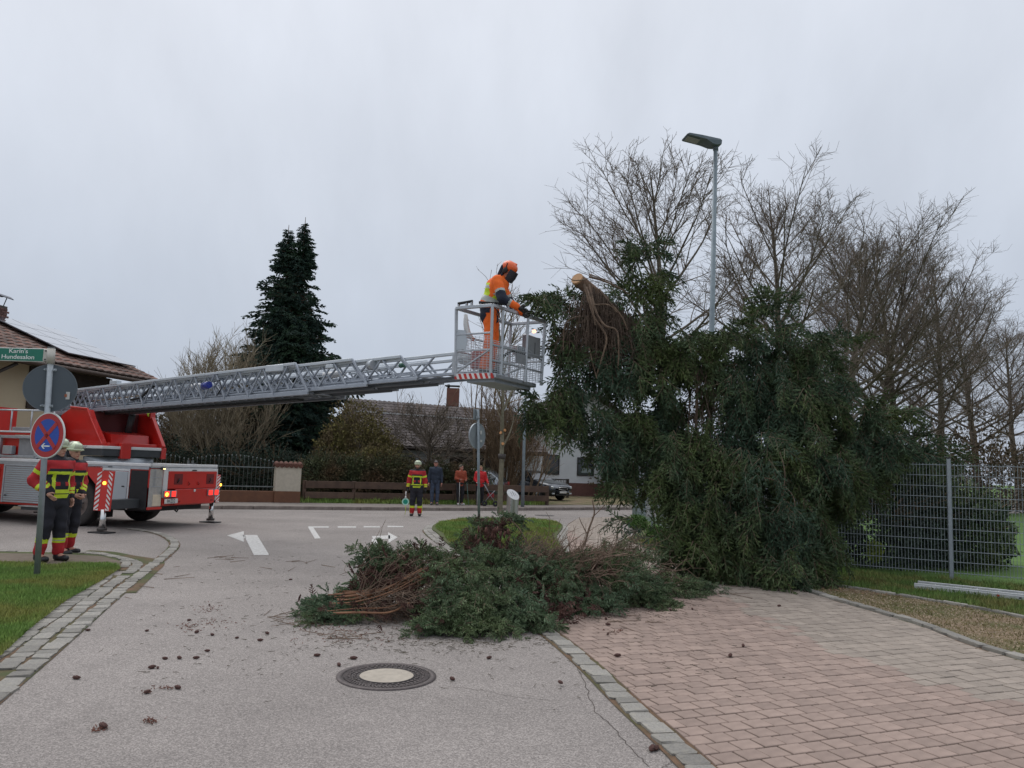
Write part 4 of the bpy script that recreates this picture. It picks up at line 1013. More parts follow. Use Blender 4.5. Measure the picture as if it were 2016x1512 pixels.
# ---- heap of cut branches lying on the road
def branch_heap():
    r = np.random.default_rng(33); t = thing('branch_heap', 'heap of cut blue green spruce branches lying on the road', 'branches', (0, 9.2, 0))
    pos, dr, scl = [], [], []
    def lump(px, py, Y, rx, ry, rz, n, dd=(0, 0, 0), size=.8, ow=.8, dn=.25):
        q = P(px, py, Y); d = norm(r.normal(size=(n, 3))); f = r.uniform(.3, 1, (n, 1)) ** .6
        p = np.array(q) + d * np.array([rx, ry, rz]) * f; p[:, 2] = np.abs(p[:, 2] - .03) + .03
        e_ = norm(d * ow + np.array([0, 0, -dn]) + np.array(dd) + r.normal(0, .4, (n, 3)))
        e_[:, 2] = np.where(p[:, 2] < .18, np.abs(e_[:, 2]) * .4, e_[:, 2])
        h = n // 2; pos.append(p[:h] - e_[:h] * .12); dr.append(e_[:h]); scl.append(r.uniform(.55, 1.0, h) * size)
        q = n // 9; spray(pos, dr, scl, r, p[-q:] - e_[-q:] * .2, e_[-q:], np.full((q, 1), .36), norm(np.array([0, -.7, .9]) + r.normal(0, .5, (q, 3))), size * .8, 3)
    # front fan, centre mound, right wing, left tail
    lump(905, 1195, 8.35, .42, .45, .20, 230, (-.1, -.5, -.3)); lump(985, 1190, 8.5, .5, .4, .20, 230, (.1, -.6, -.3)); lump(900, 1150, 8.8, .42, .5, .3, 190, (0, -.5, -.2))
    lump(950, 1130, 9.2, .55, .5, .34, 220, (0, -.4, -.1)); lump(870, 1225, 8.0, .30, .25, .08, 80, (-.3, -.5, 0)); lump(960, 1232, 8.0, .34, .2, .08, 90, (.1, -.6, 0)); lump(1045, 1210, 8.4, .25, .25, .1, 70, (.4, -.3, 0))
    lump(1200, 1120, 10.2, .5, .4, .2, 150, (.3, -.3, 0)); lump(1090, 1120, 9.6, .4, .4, .2, 110, (.1, -.3, 0)); lump(1060, 1150, 9.3, .5, .5, .26, 180, (.2, -.3, -.1)); lump(1130, 1130, 9.9, .55, .5, .30, 200, (.3, -.3, -.1)); lump(1190, 1150, 9.9, .5, .4, .24, 190, (.4, -.3, -.1))
    lump(1160, 1175, 9.4, .45, .3, .12, 110, (.3, -.5, 0)); lump(1255, 1160, 10.2, .42, .4, .2, 150, (.6, -.2, 0)); lump(1285, 1180, 9.9, .22, .2, .08, 60, (.5, -.4, 0))
    lump(1330, 1150, 11.0, .42, .35, .14, 110, (.9, 0, 0)); lump(1385, 1152, 11.3, .24, .2, .08, 50, (1.2, 0, 0), .7)
    lump(830, 1110, 9.4, .4, .45, .26, 130, (-.2, -.2, 0)); lump(790, 1125, 9.2, .3, .35, .2, 110, (-.2, -.2, .1)); lump(1000, 1110, 9.5, .5, .4, .25, 150, (0, -.3, 0)); lump(740, 1130, 9.3, .26, .35, .26, 100, (-.5, -.2, .1)); lump(725, 1100, 9.5, .14, .2, .22, 50, (-.2, 0, .8)); lump(760, 1090, 9.5, .12, .2, .10, 30, (.6, 0, .3))
    lump(650, 1188, 8.7, .34, .3, .10, 110, (-.8, -.1, 0)); lump(628, 1205, 8.4, .16, .2, .06, 50, (-1, -.2, 0), .7); lump(700, 1165, 8.9, .3, .3, .14, 70, (-.8, 0, 0)); lump(675, 1210, 8.4, .3, .15, .04, 50, (-1, -.3, 0), .7)
    lump(1010, 1090, 10.2, .8, .5, .16, 120, (0, .2, .2)); lump(1210, 1095, 10.8, .7, .4, .12, 110, (.4, .2, .1))
    lump(960, 1030, 10.3, .24, .25, .10, 55, (-.4, 0, .3)); lump(1010, 1020, 10.4, .22, .2, .05, 34, (.8, 0, -.1)); lump(930, 1060, 10.0, .16, .2, .14, 40, (-.3, 0, .3))
    pos_ = np.concatenate(pos); dr_ = np.concatenate(dr); sc2 = np.concatenate(scl)
    g, tw = foliage(pos_, dr_, sc2, FRN, 1.0, r)
    tri_mesh('needle_foliage', g, M_NEEDLEB, t)
    S = []
    def sw(pts, r0, r1):
        ln = smooth_line([P(*p) for p in pts], 6); n = len(ln)
        for i in range(n - 1): S.append((*ln[i], *ln[i + 1], r0 + (r1 - r0) * i / n, r0 + (r1 - r0) * (i + 1) / n))
    # orange-brown bare stems at the left, curved like ribs
    O = S; S = []
    for k in range(13):
        y0 = 1160 + r.uniform(-2, 48); y1 = y0 + r.uniform(-50, 4); Y = 8.2 + (1210 - y0) * .012
        ln = smooth_line([P(648 + r.uniform(-5, 30), y0 + 5, Y), P(705 + r.uniform(-10, 10), y0 + r.uniform(-1, 7), Y - .05), P(765, (y0 + y1) / 2 + 4, Y + .05), P(825 + r.uniform(-20, 30), y1 - r.uniform(0, 18), Y + .2)], 6); n = len(ln)
        ra = r.uniform(.005, .015)
        for i in range(n - 1): S.append((*ln[i], *ln[i + 1], ra * (1 - .3 * i / n), ra * (1 - .3 * (i + 1) / n)))
    tri_mesh('bare_stems', seg_tris(np.array(S), 5), mat('orange_bark', (.32, .16, .085), (.17, .085, .05), rough=.8, ns=9), t)
    S = []
    # tangle of dead brown twigs over the back and left
    def tangle(px0, px1, py0, py1, Y0, Y1, n, dmean, ln0=.2, ln1=.6, rr=.005):
        for _ in range(n):
            p = np.array(P(r.uniform(px0, px1), r.uniform(py0, py1), r.uniform(Y0, Y1))); p[2] = max(p[2], .03)
            d = norm((np.array(dmean) + r.normal(0, .6, 3))[None])[0]; L_ = r.uniform(ln0, ln1); prev = p
            for k in range(3):
                d2 = norm((d + r.normal(0, .42, 3))[None])[0]; q = prev + d2 * L_ / 3; q[2] = max(q[2], .02); S.append((*prev, *q, rr * (1 - .2 * k), rr * (.8 - .2 * k))); prev = q
                if r.uniform() < .7: e_ = norm((d2 + r.normal(0, .7, 3))[None])[0]; S.append((*q, *(q + e_ * L_ * .2), rr * .6, rr * .35))
    tangle(970, 1220, 1085, 1135, 9.9, 10.5, 330, (.8, .1, .25)); tangle(1000, 1180, 1090, 1150, 9.4, 9.8, 220, (.8, 0, .35), rr=.006)
    tangle(700, 900, 1105, 1170, 9.0, 9.6, 170, (1, .1, .2)); tangle(700, 840, 1160, 1212, 8.4, 8.8, 220, (1, .2, .15), rr=.004)
    tangle(1230, 1340, 1110, 1150, 10.6, 11.2, 60, (1, 0, .1)); tangle(1180, 1250, 1075, 1105, 10.6, 11, 60, (.8, 0, .5), rr=.004)
    sw([(1100, 1150, 9.4), (1140, 1120, 9.5), (1180, 1100, 9.7), (1235, 1090, 10)], .018, .009); sw([(1080, 1110, 9.9), (1130, 1098, 10), (1190, 1085, 10.2)], .012, .006)
    sw([(1225, 1118, 10.4), (1260, 1128, 10.4), (1290, 1140, 10.5)], .014, .012)
    sw([(1040, 1075, 10.2), (1028, 1050, 10.3), (1012, 1030, 10.3), (990, 1018, 10.3)], .012, .006); sw([(1150, 1075, 10.4), (1160, 1040, 10.4), (1170, 1010, 10.4), (1166, 985, 10.4)], .016, .007)
    sw([(1165, 1020, 10.4), (1185, 1000, 10.4), (1192, 992, 10.4)], .007, .003); sw([(1155, 1050, 10.4), (1145, 1030, 10.4), (1140, 1018, 10.4)], .008, .003)
    tri_mesh('brown_twigs', np.concatenate([seg_tris(np.array(S), 4), tw]), M_TWIG, t)
    # rusty brown dead needle clumps
    pos, dr, scl = [], [], []
    def dl(px, py, Y, rx, rz, n):
        q = np.array(P(px, py, Y)); pos.append(q + r.normal(size=(n, 3)) * np.array([rx, rx, rz]) * .5); dr.append(r.normal(size=(n, 3))); scl.append(r.uniform(.3, .7, n))
    dl(965, 1065, 10.0, .3, .22, 70); dl(940, 1090, 9.9, .5, .2, 80); dl(1100, 1190, 9.0, .5, .12, 70); dl(1090, 1215, 8.7, .25, .08, 30); dl(800, 1125, 9.1, .4, .16, 130); dl(735, 1150, 8.9, .22, .10, 50); dl(830, 1180, 8.7, .25, .10, 50); dl(900, 1120, 9.2, .3, .12, 40); dl(1150, 1120, 9.8, .3, .1, 40); dl(980, 1040, 10.0, .12, .12, 24); dl(1000, 1130, 9.7, .9, .15, 80); dl(760, 1190, 8.7, .7, .08, 60)
    pp = np.concatenate(pos); pp[:, 2] = np.maximum(pp[:, 2], .05)
    g, tw = foliage(pp, np.concatenate(dr), np.concatenate(scl), FRN, 1, r)
    tri_mesh('dead_needles', g, mat('rusty_needles', (.15, .075, .055), (.06, .03, .028), rough=.9, ns=6, isl=.35), t)
    # cones still on the branches
    b = MB()
    for _ in range(26):
        q = P(r.normal(965, 20), r.uniform(1035, 1085), 9.75); b.tube([q, q + Vector((r.normal(0, .01), r.normal(0, .01), -.045)), q + Vector((0, 0, -.09))], [.006, .019, .005], 7)
    b.build('cones', mat('cone', (.13, .055, .04), (.07, .03, .025), rough=.9, ns=60, bump=.5), t, kind='stuff')
branch_heap()
# ------------------------------------------------------------------ aerial ladder fire engine
M_RED = mat('fire_red', (.60, .020, .014), (.47, .022, .016), rough=.3, ns=1.6, coat=.4, detail=8)
M_RED2 = mat('fire_red_inner', (.36, .014, .012), (.28, .011, .010), rough=.5, ns=2)
M_WHITE = mat('white_lacquer', (.72, .72, .72), (.62, .62, .62), rough=.35, ns=5)
M_ALU = mat('aluminium', (.50, .52, .55), (.38, .40, .43), rough=.42, metal=.65, ns=7)
M_ALUP = mat('shutter_aluminium', (.47, .50, .53), (.42, .45, .48), rough=.4, metal=.5, ns=2)
M_LAD = mat('ladder_steel', (.40, .43, .48), (.30, .33, .38), rough=.45, metal=.35, ns=5)
M_LADT = mat('ladder_rail_paint', (.58, .62, .66), (.48, .52, .56), rough=.45, metal=.15, ns=3)
M_BLK = mat('black_rubber', (.022, .022, .024), (.014, .014, .015), rough=.75, ns=9)
M_DKG = mat('dark_grey_plastic', (.05, .055, .06), (.035, .038, .042), rough=.55, ns=6)
M_CHROME = mat('chromed_steel', (.75, .75, .75), (.6, .6, .6), rough=.14, metal=1.0)
M_TREAD = mat('chequer_plate', (.42, .42, .41), (.28, .28, .28), rough=.45, metal=.6, ns=35, bump=.3)
C0 = Vector((-8.1, 17.5, 0)); RZ = math.radians(-14.5)
truck = thing('fire_truck', 'red fire truck with its aerial ladder and rescue basket extended', 'fire truck', C0, RZ)
tX = Vector((math.cos(RZ), math.sin(RZ), 0)); tY = Vector((-math.sin(RZ), math.cos(RZ), 0)); tZ = Vector((0, 0, 1))
def T_(a, r, z): return C0 - tX * a + tY * r + tZ * z     # a metres forward of the tail, r metres across, z up
def tbox(b, a0, a1, r0, r1, z0, z1, mi=0, bev=.008):
    return b.box(T_((a0 + a1) / 2, (r0 + r1) / 2, (z0 + z1) / 2), (abs(a1 - a0), abs(r1 - r0), abs(z1 - z0)), rz=RZ, mi=mi, bev=bev)
def tpart(name, m, *boxes, bev=.008, **kw):
    b = MB()
    for q in boxes: tbox(b, *q, bev=bev)
    return b.build(name, m, truck, **kw)
TL = 8.6
# chassis, deck, body
tpart('chassis', M_BLK, (.3, TL - .3, .75, .95, .42, .75), (.3, TL - .3, 1.55, 1.75, .42, .75), (.2, 1.3, .3, 2.2, .40, .52), (2.7, 5.2, .35, 2.1, .35, .6), bev=.01)
b = MB()
tbox(b, .012, TL - 2.2, .012, 2.438, 1.22, 1.395); tbox(b, .012, 1.40, .014, 2.436, .95, 1.22); tbox(b, 2.60, TL - 2.2, .014, 2.436, .95, 1.22)
tbox(b, 1.40, 2.60, .55, 1.9, .95, 1.22); tbox(b, .06, .52, .5, 2.438, .52, .95); tbox(b, .55, 1.28, .03, 2.438, .46, .95)
tbox(b, 2.62, TL - 2.2, .012, 2.438, .42, .95)
b.build('body', M_RED, truck)
# wheel arch fender: stepped red surround
fr = (T_(0, -.004, 0), -tX, tZ, -tY)
def side_poly(b, pts, depth=.03, mi=0, off=0.0):
    b.prism(pts, -depth, off, mi, frame=(T_(0, 0, 0), -tX, tZ, -tY)); return b
side_poly(MB(), [(1.27, .40), (1.42, .40), (1.42, .98), (1.66, 1.20), (2.28, 1.20), (2.55, .92), (2.55, .40), (2.64, .40), (2.64, 1.40), (1.27, 1.40)], .05, 0, .012).build('fender', M_RED, truck)
side_poly(MB(), [(1.42, .50), (2.55, .50), (2.55, .92), (2.28, 1.20), (1.66, 1.20), (1.42, .98)], .54, 0, -.50).build('wheel_arch', M_BLK, truck)
tpart('deck_rail', M_WHITE, (-.02, TL - 2.2, -.02, .05, 1.43, 1.50), (-.02, .05, .0, 2.45, 1.43, 1.50), bev=.01)
tpart('deck_rail', M_ALU, (.03, TL - 2.2, -.012, .03, 1.36, 1.43), (-.012, .03, .03, 2.45, 1.40, 1.43), bev=.005)
tpart('deck', M_TREAD, (.05, TL - 2.2, .05, 2.44, 1.40, 1.49))
# side lockers from the tail forward
tpart('locker_opening', M_BLK, (.04, .50, -.004, .02, .46, 1.34))
tpart('locker_door', M_ALUP, (.56, 1.02, -.03, -.004, .60, 1.30))
tpart('locker_frame', M_WHITE, (.52, .555, -.02, .01, .45, 1.36), (1.235, 1.265, -.02, .01, .42, 1.36), (.555, 1.235, -.015, .01, 1.31, 1.36))
b = MB()
for k in range(16): tbox(b, 2.82, 4.02, -.020, -.004, .52 + k * .05, .565 + k * .05, bev=.006)
b.build('roller_shutter', M_ALUP, truck)
tpart('locker_frame', M_ALU, (2.77, 2.81, -.03, .01, .46, 1.36), (4.03, 4.07, -.03, .01, .46, 1.36), (2.81, 4.03, -.03, .01, 1.32, 1.36), (2.81, 4.03, -.03, .01, .47, .51))
for k in range(2):
    b = MB()
    for j in range(16): tbox(b, 4.2 + k * 1.1, 5.2 + k * 1.1, -.020, -.004, .52 + j * .05, .565 + j * .05, bev=.006)
    b.build('roller_shutter', M_ALUP, truck)
tpart('step', M_DKG, (2.75, 3.25, -.22, .02, .33, .40)); tpart('step_plate', M_TREAD, (2.72, 3.30, -.26, .02, .40, .425))
# tail: lit side bay, posts, red tailgate with recesses, bumper, lights, plate
b = MB(); tbox(b, -.004, .02, .03, .44, .52, 1.38); o = b.build('bay_panel', mat('bay_lining', (.50, .49, .46), (.38, .37, .36), rough=.5, metal=.3, ns=18, bump=.2), truck)
b = MB()
for z in (.97, 1.18): tbox(b, -.014, -.004, .03, .44, z, z + .012, bev=.002)
for r_ in (.13, .16, .19): tbox(b, -.010, -.004, r_, r_ + .006, .98, 1.37, bev=.001)
b.build('bay_grid', M_ALU, truck, kind='stuff')
tpart('lit_bay_panel', mat('lit_bay', (.75, .66, .50), (.62, .54, .42), rough=.5), (-.012, -.004, .15, .43, .54, .80))  # pale warm plate, the light in the bay put into its colour
tpart('bay_sill', M_RED, (-.03, .02, .0, .46, .46, .52))
tpart('tail_post', M_WHITE, (-.02, .02, .46, .61, .72, 1.40)); 
b = MB(); tbox(b, -.035, .0, .61, 2.42, .92, 1.33)
b.build('tailgate', M_RED, truck)
tpart('tail_trim', M_WHITE, (-.03, .01, .61, 2.42, 1.33, 1.40)); tpart('tail_trim', M_WHITE, (-.03, .01, 2.42, 2.46, .60, 1.40))
for r0 in (.80, 2.0):
    b = MB(); tbox(b, -.040, -.035, r0, r0 + .30, 1.02, 1.27, bev=.001); o = b.build('grip_recess', mat('recess_shade_red', (.16, .01, .01), rough=.6), truck)  # flat plate, the recess's shade put into its darker red
    MB().tube([T_(-.045, r0 + .11, 1.06), T_(-.07, r0 + .13, 1.12), T_(-.05, r0 + .17, 1.16)], .014, 6).build('hook', M_BLK, o)
for r0 in (1.32, 1.68): MB().tube([T_(-.04, r0, 1.0), T_(-.075, r0 + .01, 1.03), T_(-.04, r0, 1.08)], .011, 6).build('bracket', M_RED2, truck)
b = MB(); tbox(b, -.045, -.028, 1.44, 1.60, 1.345, 1.37, bev=.002); b.build('latch', M_BLK, truck)
tpart('bumper', M_RED, (-.05, .10, .86, 2.36, .55, .91)); tpart('bumper_end', M_RED, (-.03, .1, .46, .62, .55, .72))
M_TAIL = mat('tail_light_red', (.5, .02, .02), emit=(1, .03, .02), es=1.6); M_AMB = mat('amber_lamp', (.8, .35, .02), emit=(1, .42, .04), es=5.0)
M_LENS = mat('lamp_glass_red', (.35, .01, .015), rough=.2, coat=.5)
for r0 in (.42, 2.04):
    tl = tpart('tail_light', mat('lamp_housing', (.30, .26, .27), (.2, .2, .2), rough=.4), (-.085, -.052, r0, r0 + .46, .73, .885))
    b = MB(); tbox(b, -.095, -.085, r0 + .03, r0 + .18, .745, .87); b.build('lens', M_TAIL, tl)
    b = MB(); tbox(b, -.095, -.085, r0 + .27, r0 + .41, .745, .87); b.build('lens', M_TAIL, tl)
MB().tube([T_(-.10, .50, .80), T_(-.112, .50, .80)], .045, 10).build('indicator', M_AMB, truck)
pl = tpart('licence_plate', mat('plate_white', (.72, .72, .70), rough=.4), (-.075, -.062, .48, .94, .585, .695))
Mx = Matrix.Translation(T_(-.0765, .70, .638)) @ Matrix((tY, tZ, tX)).transposed().to_4x4()
text_obj('plate_lettering', 'PA\u00b72212', .115, mat('ink', (.02, .02, .02)), pl, Mx, .0008, .0015, sx=.72)
MB().tube([T_(-.05, 1.55, .87), T_(-.062, 1.55, .87)], .035, 10).build('number_light', M_WHITE, truck)
MB().tube([T_(0, 1.0, .50), T_(-.05, 1.0, .43), T_(-.02, 1.0, .38), T_(.04, 1.0, .42)], .018, 6).build('tow_hook', M_BLK, truck)
tpart('corner_light', M_DKG, (-.06, .0, .34, .44, 1.37, 1.42)); MB().box(T_(-.07, .39, 1.385), (.02, .05, .025), rz=RZ).build('corner_lamp', mat('corner_lamp', (.8, .6, .3), emit=(1, .7, .3), es=3.0), truck)
# handles, reflectors, seams and small fittings
for a, z in ((.62, .95), (.95, .95), (2.9, .62), (3.9, .62)): tpart('door_handle', M_DKG, (a, a + .07, -.05, -.03, z, z + .03))
for a in (1.34, 2.62): tpart('panel_seam', M_BLK, (a, a + .006, -.006, .012 if a < 2 else .02, 1.22, 1.36))
for a in (1.36, 2.70, 4.12): tpart('side_reflector', M_AMB if False else mat('amber_reflector', (.75, .30, .03), rough=.2), (a - .03, a + .03, -.02, -.0, .62, .65))
for a in (1.0, 3.0, 5.0): tpart('rail_clamp', M_DKG, (a, a + .12, -.026, -.012, 1.385, 1.405))
tpart('rear_reflector', M_LENS, (-.058, -.052, .95, 1.05, .60, .64)); tpart('rear_reflector', M_LENS, (-.058, -.052, 2.2, 2.3, .60, .64))
tpart('deck_light', M_DKG, (.03, .12, 1.5, 1.65, 1.50, 1.53)); tpart('mud_flap', M_BLK, (1.32, 1.34, .05, .5, .22, .5))
# wheels
def wheel(name, c, axis, R, wd, parent, rimc=None, spokes=8, tr=.62):
    axis = Vector(axis).normalized(); u = Vector((0, 0, 1)); v = axis.cross(u).normalized(); F = Matrix((v, u, axis)).transposed()
    def lz(prof, n=40, mi=0):
        b = MB(); b.lathe(prof, n); b.v = [tuple(Vector(c) + F @ Vector(q)) for q in b.v]; return b
    h = wd / 2
    ty = lz([(R * tr, -h * .9), (R * .92, -h), (R * .985, -h * .82), (R, -h * .5), (R, h * .5), (R * .985, h * .82), (R * .92, h), (R * tr, h * .9), (R * tr, -h * .9)]).build(name, M_BLK, parent)
    ty.data.materials[0] = M_TYRE
    rm = lz([(R * tr, -h * .8), (R * tr, h * .8), (R * tr * .93, h * .85), (R * tr * .82, h * .25), (R * .3, h * .35), (R * .22, h * .75), (.001, h * .8)]).build('rim', rimc or M_RIM, ty)
    b = MB()
    for k in range(spokes):
        a = k / spokes * 6.283; p = Vector(c) + F @ Vector((math.cos(a) * R * .27, math.sin(a) * R * .27, h * .45)); b.cyl(p, p + axis * .04, .018, 6)
    b.build('wheel_nuts', M_DKG, ty, kind='stuff'); return ty
M_TYRE = mat('tyre', (.045, .040, .037), (.028, .025, .024), rough=.9, ns=12, bump=.3); M_RIM = mat('rim_steel', (.22, .17, .15), (.12, .10, .09), rough=.6, metal=.3, ns=9)
for a in (1.98, 6.6):
    wheel('wheel', T_(a, .20, .53), -tY, .53, .32, truck); wheel('wheel', T_(a, 2.25, .53), tY, .53, .32, truck)
# jacks: near and far, with striped boards
M_SIGW = mat('reflective_white', (.80, .78, .76), rough=.4); M_SIGR = mat('reflective_red', (.55, .03, .02), rough=.4)
def stripes(b, o, X, Y, w_, h_, n, slope, mi=0, th=.002, Z=None):
    """diagonal bars inside a w x h rectangle"""
    Z = Z or X.cross(Y)
    p = h_ / n
    for k in range(-2, n + 2):
        y0 = k * p; q = [(0, y0), (w_, y0 + slope), (w_, y0 + slope + p * .5), (0, y0 + p * .5)]
        if slope < 0: q = [(0, y0 - slope), (w_, y0), (w_, y0 + p * .5), (0, y0 + p * .5 - slope)]
        q = [(x, min(max(y, 0), h_)) for x, y in q]
        if max(y for _, y in q) - min(y for _, y in q) < .012 or (q[0][1] == q[3][1] and q[1][1] == q[2][1]): continue
        b.prism(q, 0, th, mi, frame=(o, X, Y, Z))
jk = tpart('jack_beam', M_DKG, (.20, .50, -.85, .0, .50, .70))
a0, a1, zz0, zz1 = .10, .57, .47, 1.32
brd = MB(); brd.prism([(0, 0), (.42, 0), (.46, .85), (.03, .85)], -.012, .012, 0, frame=(T_(a1, -.93, zz0), tX, tZ, -tY)); brd = brd.build('warning_board', M_RED, truck)
b = MB(); stripes(b, T_(a1 - .01, -.945, zz0 + .01), tX + tZ * 0, tZ + tX * .035, .11, .83, 8, .09, Z=-tY); b.build('stripes', M_SIGW, brd); b = MB(); stripes(b, T_(a1 - .30, -.945, zz0 + .01), tX, tZ + tX * .035, .10, .83, 8, -.10, Z=-tY); b.build('stripes', M_SIGW, brd)
MB().tube([T_(a1 - .235, -.942, 1.06), T_(a1 - .235, -.965, 1.06)], .035, 12).build('warning_lamp', M_AMB, brd)
def jack(a, r, h=.5):
    b = MB(); b.cyl(T_(a, r, .06), T_(a, r, h), .062, 20); j = b.build('jack_leg', M_CHROME, truck)
    MB().cyl(T_(a, r, .055), T_(a, r, .11), .10, 16).build('jack_collar', mat('greasy', (.06, .05, .045), rough=.5), j)
    b = MB(); tbox(b, a - .23, a + .23, r - .15, r + .15, .002, .028, bev=.006); b.build('foot_plate', M_BLK, j)
jack(.34, -.90); jack(.34, 2.82, .56); jack(TL - 3.0, -.9); jack(TL - 3.0, 2.8)
tpart('jack_beam', M_DKG, (.20, .50, 2.45, 2.85, .52, .70))
b = MB(); tbox(b, .18, .50, 2.84, 2.865, .52, 1.24); tbox(b, .16, .18, 2.72, 2.865, .52, 1.24); far = b.build('warning_board', M_RED, truck)
b = MB(); stripes(b, T_(.158, 2.725, .53), tY, tZ, .135, .70, 8, .09, Z=tX); b.build('stripes', M_SIGW, far)
MB().tube([T_(.17, 2.87, .98), T_(.17, 2.90, .98)], .035, 10).build('warning_lamp', M_AMB, far)
# deck equipment towards the cab
tpart('equipment_frame', M_ALU, (3.25, 3.33, .06, .14, 1.5, 2.05), (4.35, 4.43, .06, .14, 1.5, 2.05), (2.9, 5.3, .06, .12, 1.98, 2.05), (2.9, 5.3, .06, .12, 1.52, 1.58), (5.2, 5.28, .06, .14, 1.5, 2.05))
tpart('equipment_case', mat('case_grey', (.34, .34, .35), (.26, .26, .27), rough=.5, metal=.2), (2.95, 3.9, .16, .7, 1.53, 2.0))
tpart('equipment_case', M_RED, (3.45, 5.25, .20, .8, 1.53, 1.98)); tpart('tool_holder', M_ALU, (3.95, 4.22, .02, .15, 1.60, 1.80))
b = MB(); b.cyl(T_(3.15, .14, 1.75), T_(3.15, .10, 1.75), .12, 20); b.build('hose_reel', M_RED, truck)
tpart('side_rail', M_RED, (2.8, TL - 2.3, .10, .2, 2.07, 2.12)); tpart('side_rail', M_WHITE, (2.8, TL - 2.3, .08, .2, 2.12, 2.16))
for a in (2.9, 3.55, 4.15, 5.0, 5.9):
    MB().tube([T_(a, .12, 2.16), T_(a, .12, 2.66)], .02, 8).build('rail_post', M_ALU, truck)
MB().tube([T_(2.9, .12, 2.66), T_(5.9, .12, 2.66)], .02, 8).build('hand_rail', M_ALU, truck); MB().tube([T_(2.9, 1.9, 2.9), T_(4.3, 1.9, 2.9)], .02, 8).build('hand_rail', M_ALU, truck)
tpart('deck_box', mat('case_grey'  , (.3, .3, .3)), (3.4, 4.3, .3, .9, 2.16, 2.26))
# cab (outside the frame, to the left)
b = MB(); side_poly(b, [(TL - 2.15, .55), (TL, .55), (TL + .1, 1.3), (TL - .15, 2.35), (TL - .5, 2.85), (TL - 2.15, 2.85)], 2.4); cab = b.build('cab', M_RED, truck)
side_poly(MB(), [(TL - 1.1, 1.5), (TL - .12, 1.5), (TL - .32, 2.25), (TL - 1.1, 2.25)], .01, 0, .01).build('cab_window', mat('dark_glass', (.02, .025, .03), rough=.08), cab)
# turntable
TC = Vector((-9.68, 19.2, 0)); TIP = Vector((-.57, 12.71, 0)); u_ = (TIP - Vector((-9.25, 19.04, 0))).normalized(); n_ = Vector((-u_.y, u_.x, 0))
def Lp(s, n, z): return TC + u_ * s + n_ * n + tZ * z
MB().lathe([(.78, 1.47), (.78, 1.60), (.70, 1.62), (.0, 1.62)], 40, c=TC).build('slewing_ring', M_ALUP, truck)
LR = math.atan2(u_.y, u_.x)
def lbox(b, s0, s1, n0, n1, z0, z1, mi=0, bev=.01): return b.box(Lp((s0 + s1) / 2, (n0 + n1) / 2, (z0 + z1) / 2), (abs(s1 - s0), abs(n1 - n0), abs(z1 - z0)), rz=LR, mi=mi, bev=bev)
def lpart(name, m, *boxes, parent=None, **kw):
    b = MB()
    for q in boxes: lbox(b, *q)
    return b.build(name, m, parent or truck, **kw)
tt = lpart('turntable', M_DKG, (-1.35, .80, -.82, .72, 1.63, 1.80))
lpart('edge_trim', M_WHITE, (-1.37, .82, -.84, .74, 1.80, 1.87), parent=tt)
tur = thing('x', None, None); bpy.data.objects.remove(tur)
def plate(n0, n1, pts, m, name):
    b = MB(); b.prism(pts, min(n0, n1), max(n0, n1), 0, frame=(TC, u_, tZ, -n_)); return b.build(name, m, truck)
near = plate(.62, .74, [(-1.35, 1.87), (.66, 1.87), (.60, 1.93), (-.02, 2.52), (-.20, 2.74), (-1.1, 2.80), (-1.6, 2.62), (-1.6, 2.1)], M_RED, 'turret_side')
far_ = plate(-.70, -.60, [(-1.35, 1.87), (.82, 1.87), (.80, 1.95), (.12, 2.74), (-1.1, 2.78), (-1.6, 2.62)], M_RED, 'turret_side')
b = MB()
for p, q in ((Lp(.66, -.76, 1.9), Lp(-.03, -.76, 2.54)), (Lp(-.03, -.76, 2.54), Lp(-.22, -.76, 2.76)), (Lp(-.22, -.76, 2.76), Lp(-1.1, -.76, 2.82))): b.beam(p, q, .04, .05, up=(0, 0, 1), bev=.01)
b.build('edge_flange', M_RED, near)
b = MB(); b.beam(Lp(.84, .66, 1.9), Lp(.12, .66, 2.76), .10, .045, bev=.01); b.build('edge_flange', M_RED, far_)
lpart('turret_floor', M_RED, (-1.2, .70, -.62, .60, 1.87, 1.95)); lpart('turret_dark_block', mat('turret_shade', (.10, .012, .015), rough=.6), (-1.25, -.35, -.62, .60, 1.95, 2.72))  # dark block added inside, the interior's shade put into its colour
b = MB(); b.prism([(-.35, 1.95), (.45, 1.95), (.38, 2.16), (-.3, 2.24)], -.5, .45, 0, frame=(TC, u_, tZ, -n_)); b.build('gear_cover', M_RED, truck)
lpart('corner_post', M_RED, (.10, .24, .58, .72, 2.60, 2.82)); lpart('latch_block', M_RED, (.72, .86, -.40, -.16, 1.58, 1.95)); lpart('latch_block', M_RED, (.74, .84, .62, .74, 1.60, 1.88))
MB().tube([Lp(.2, .60, 2.78), Lp(.24, .5, 2.72), Lp(.26, .52, 2.66)], .022, 6).build('marker_cord', mat('neon', (.55, .75, .05)), truck)
lpart('control_seat', M_BLK, (-1.62, -1.22, -1.08, -.86, 1.98, 2.46)); lpart('control_seat_base', M_BLK, (-1.6, -1.3, -1.1, -.8, 1.75, 1.98))
MB().tube([Lp(-.3, .3, 2.1), Lp(-.1, .3, 2.7)], .08, 12).build('lift_ram', M_DKG, truck)
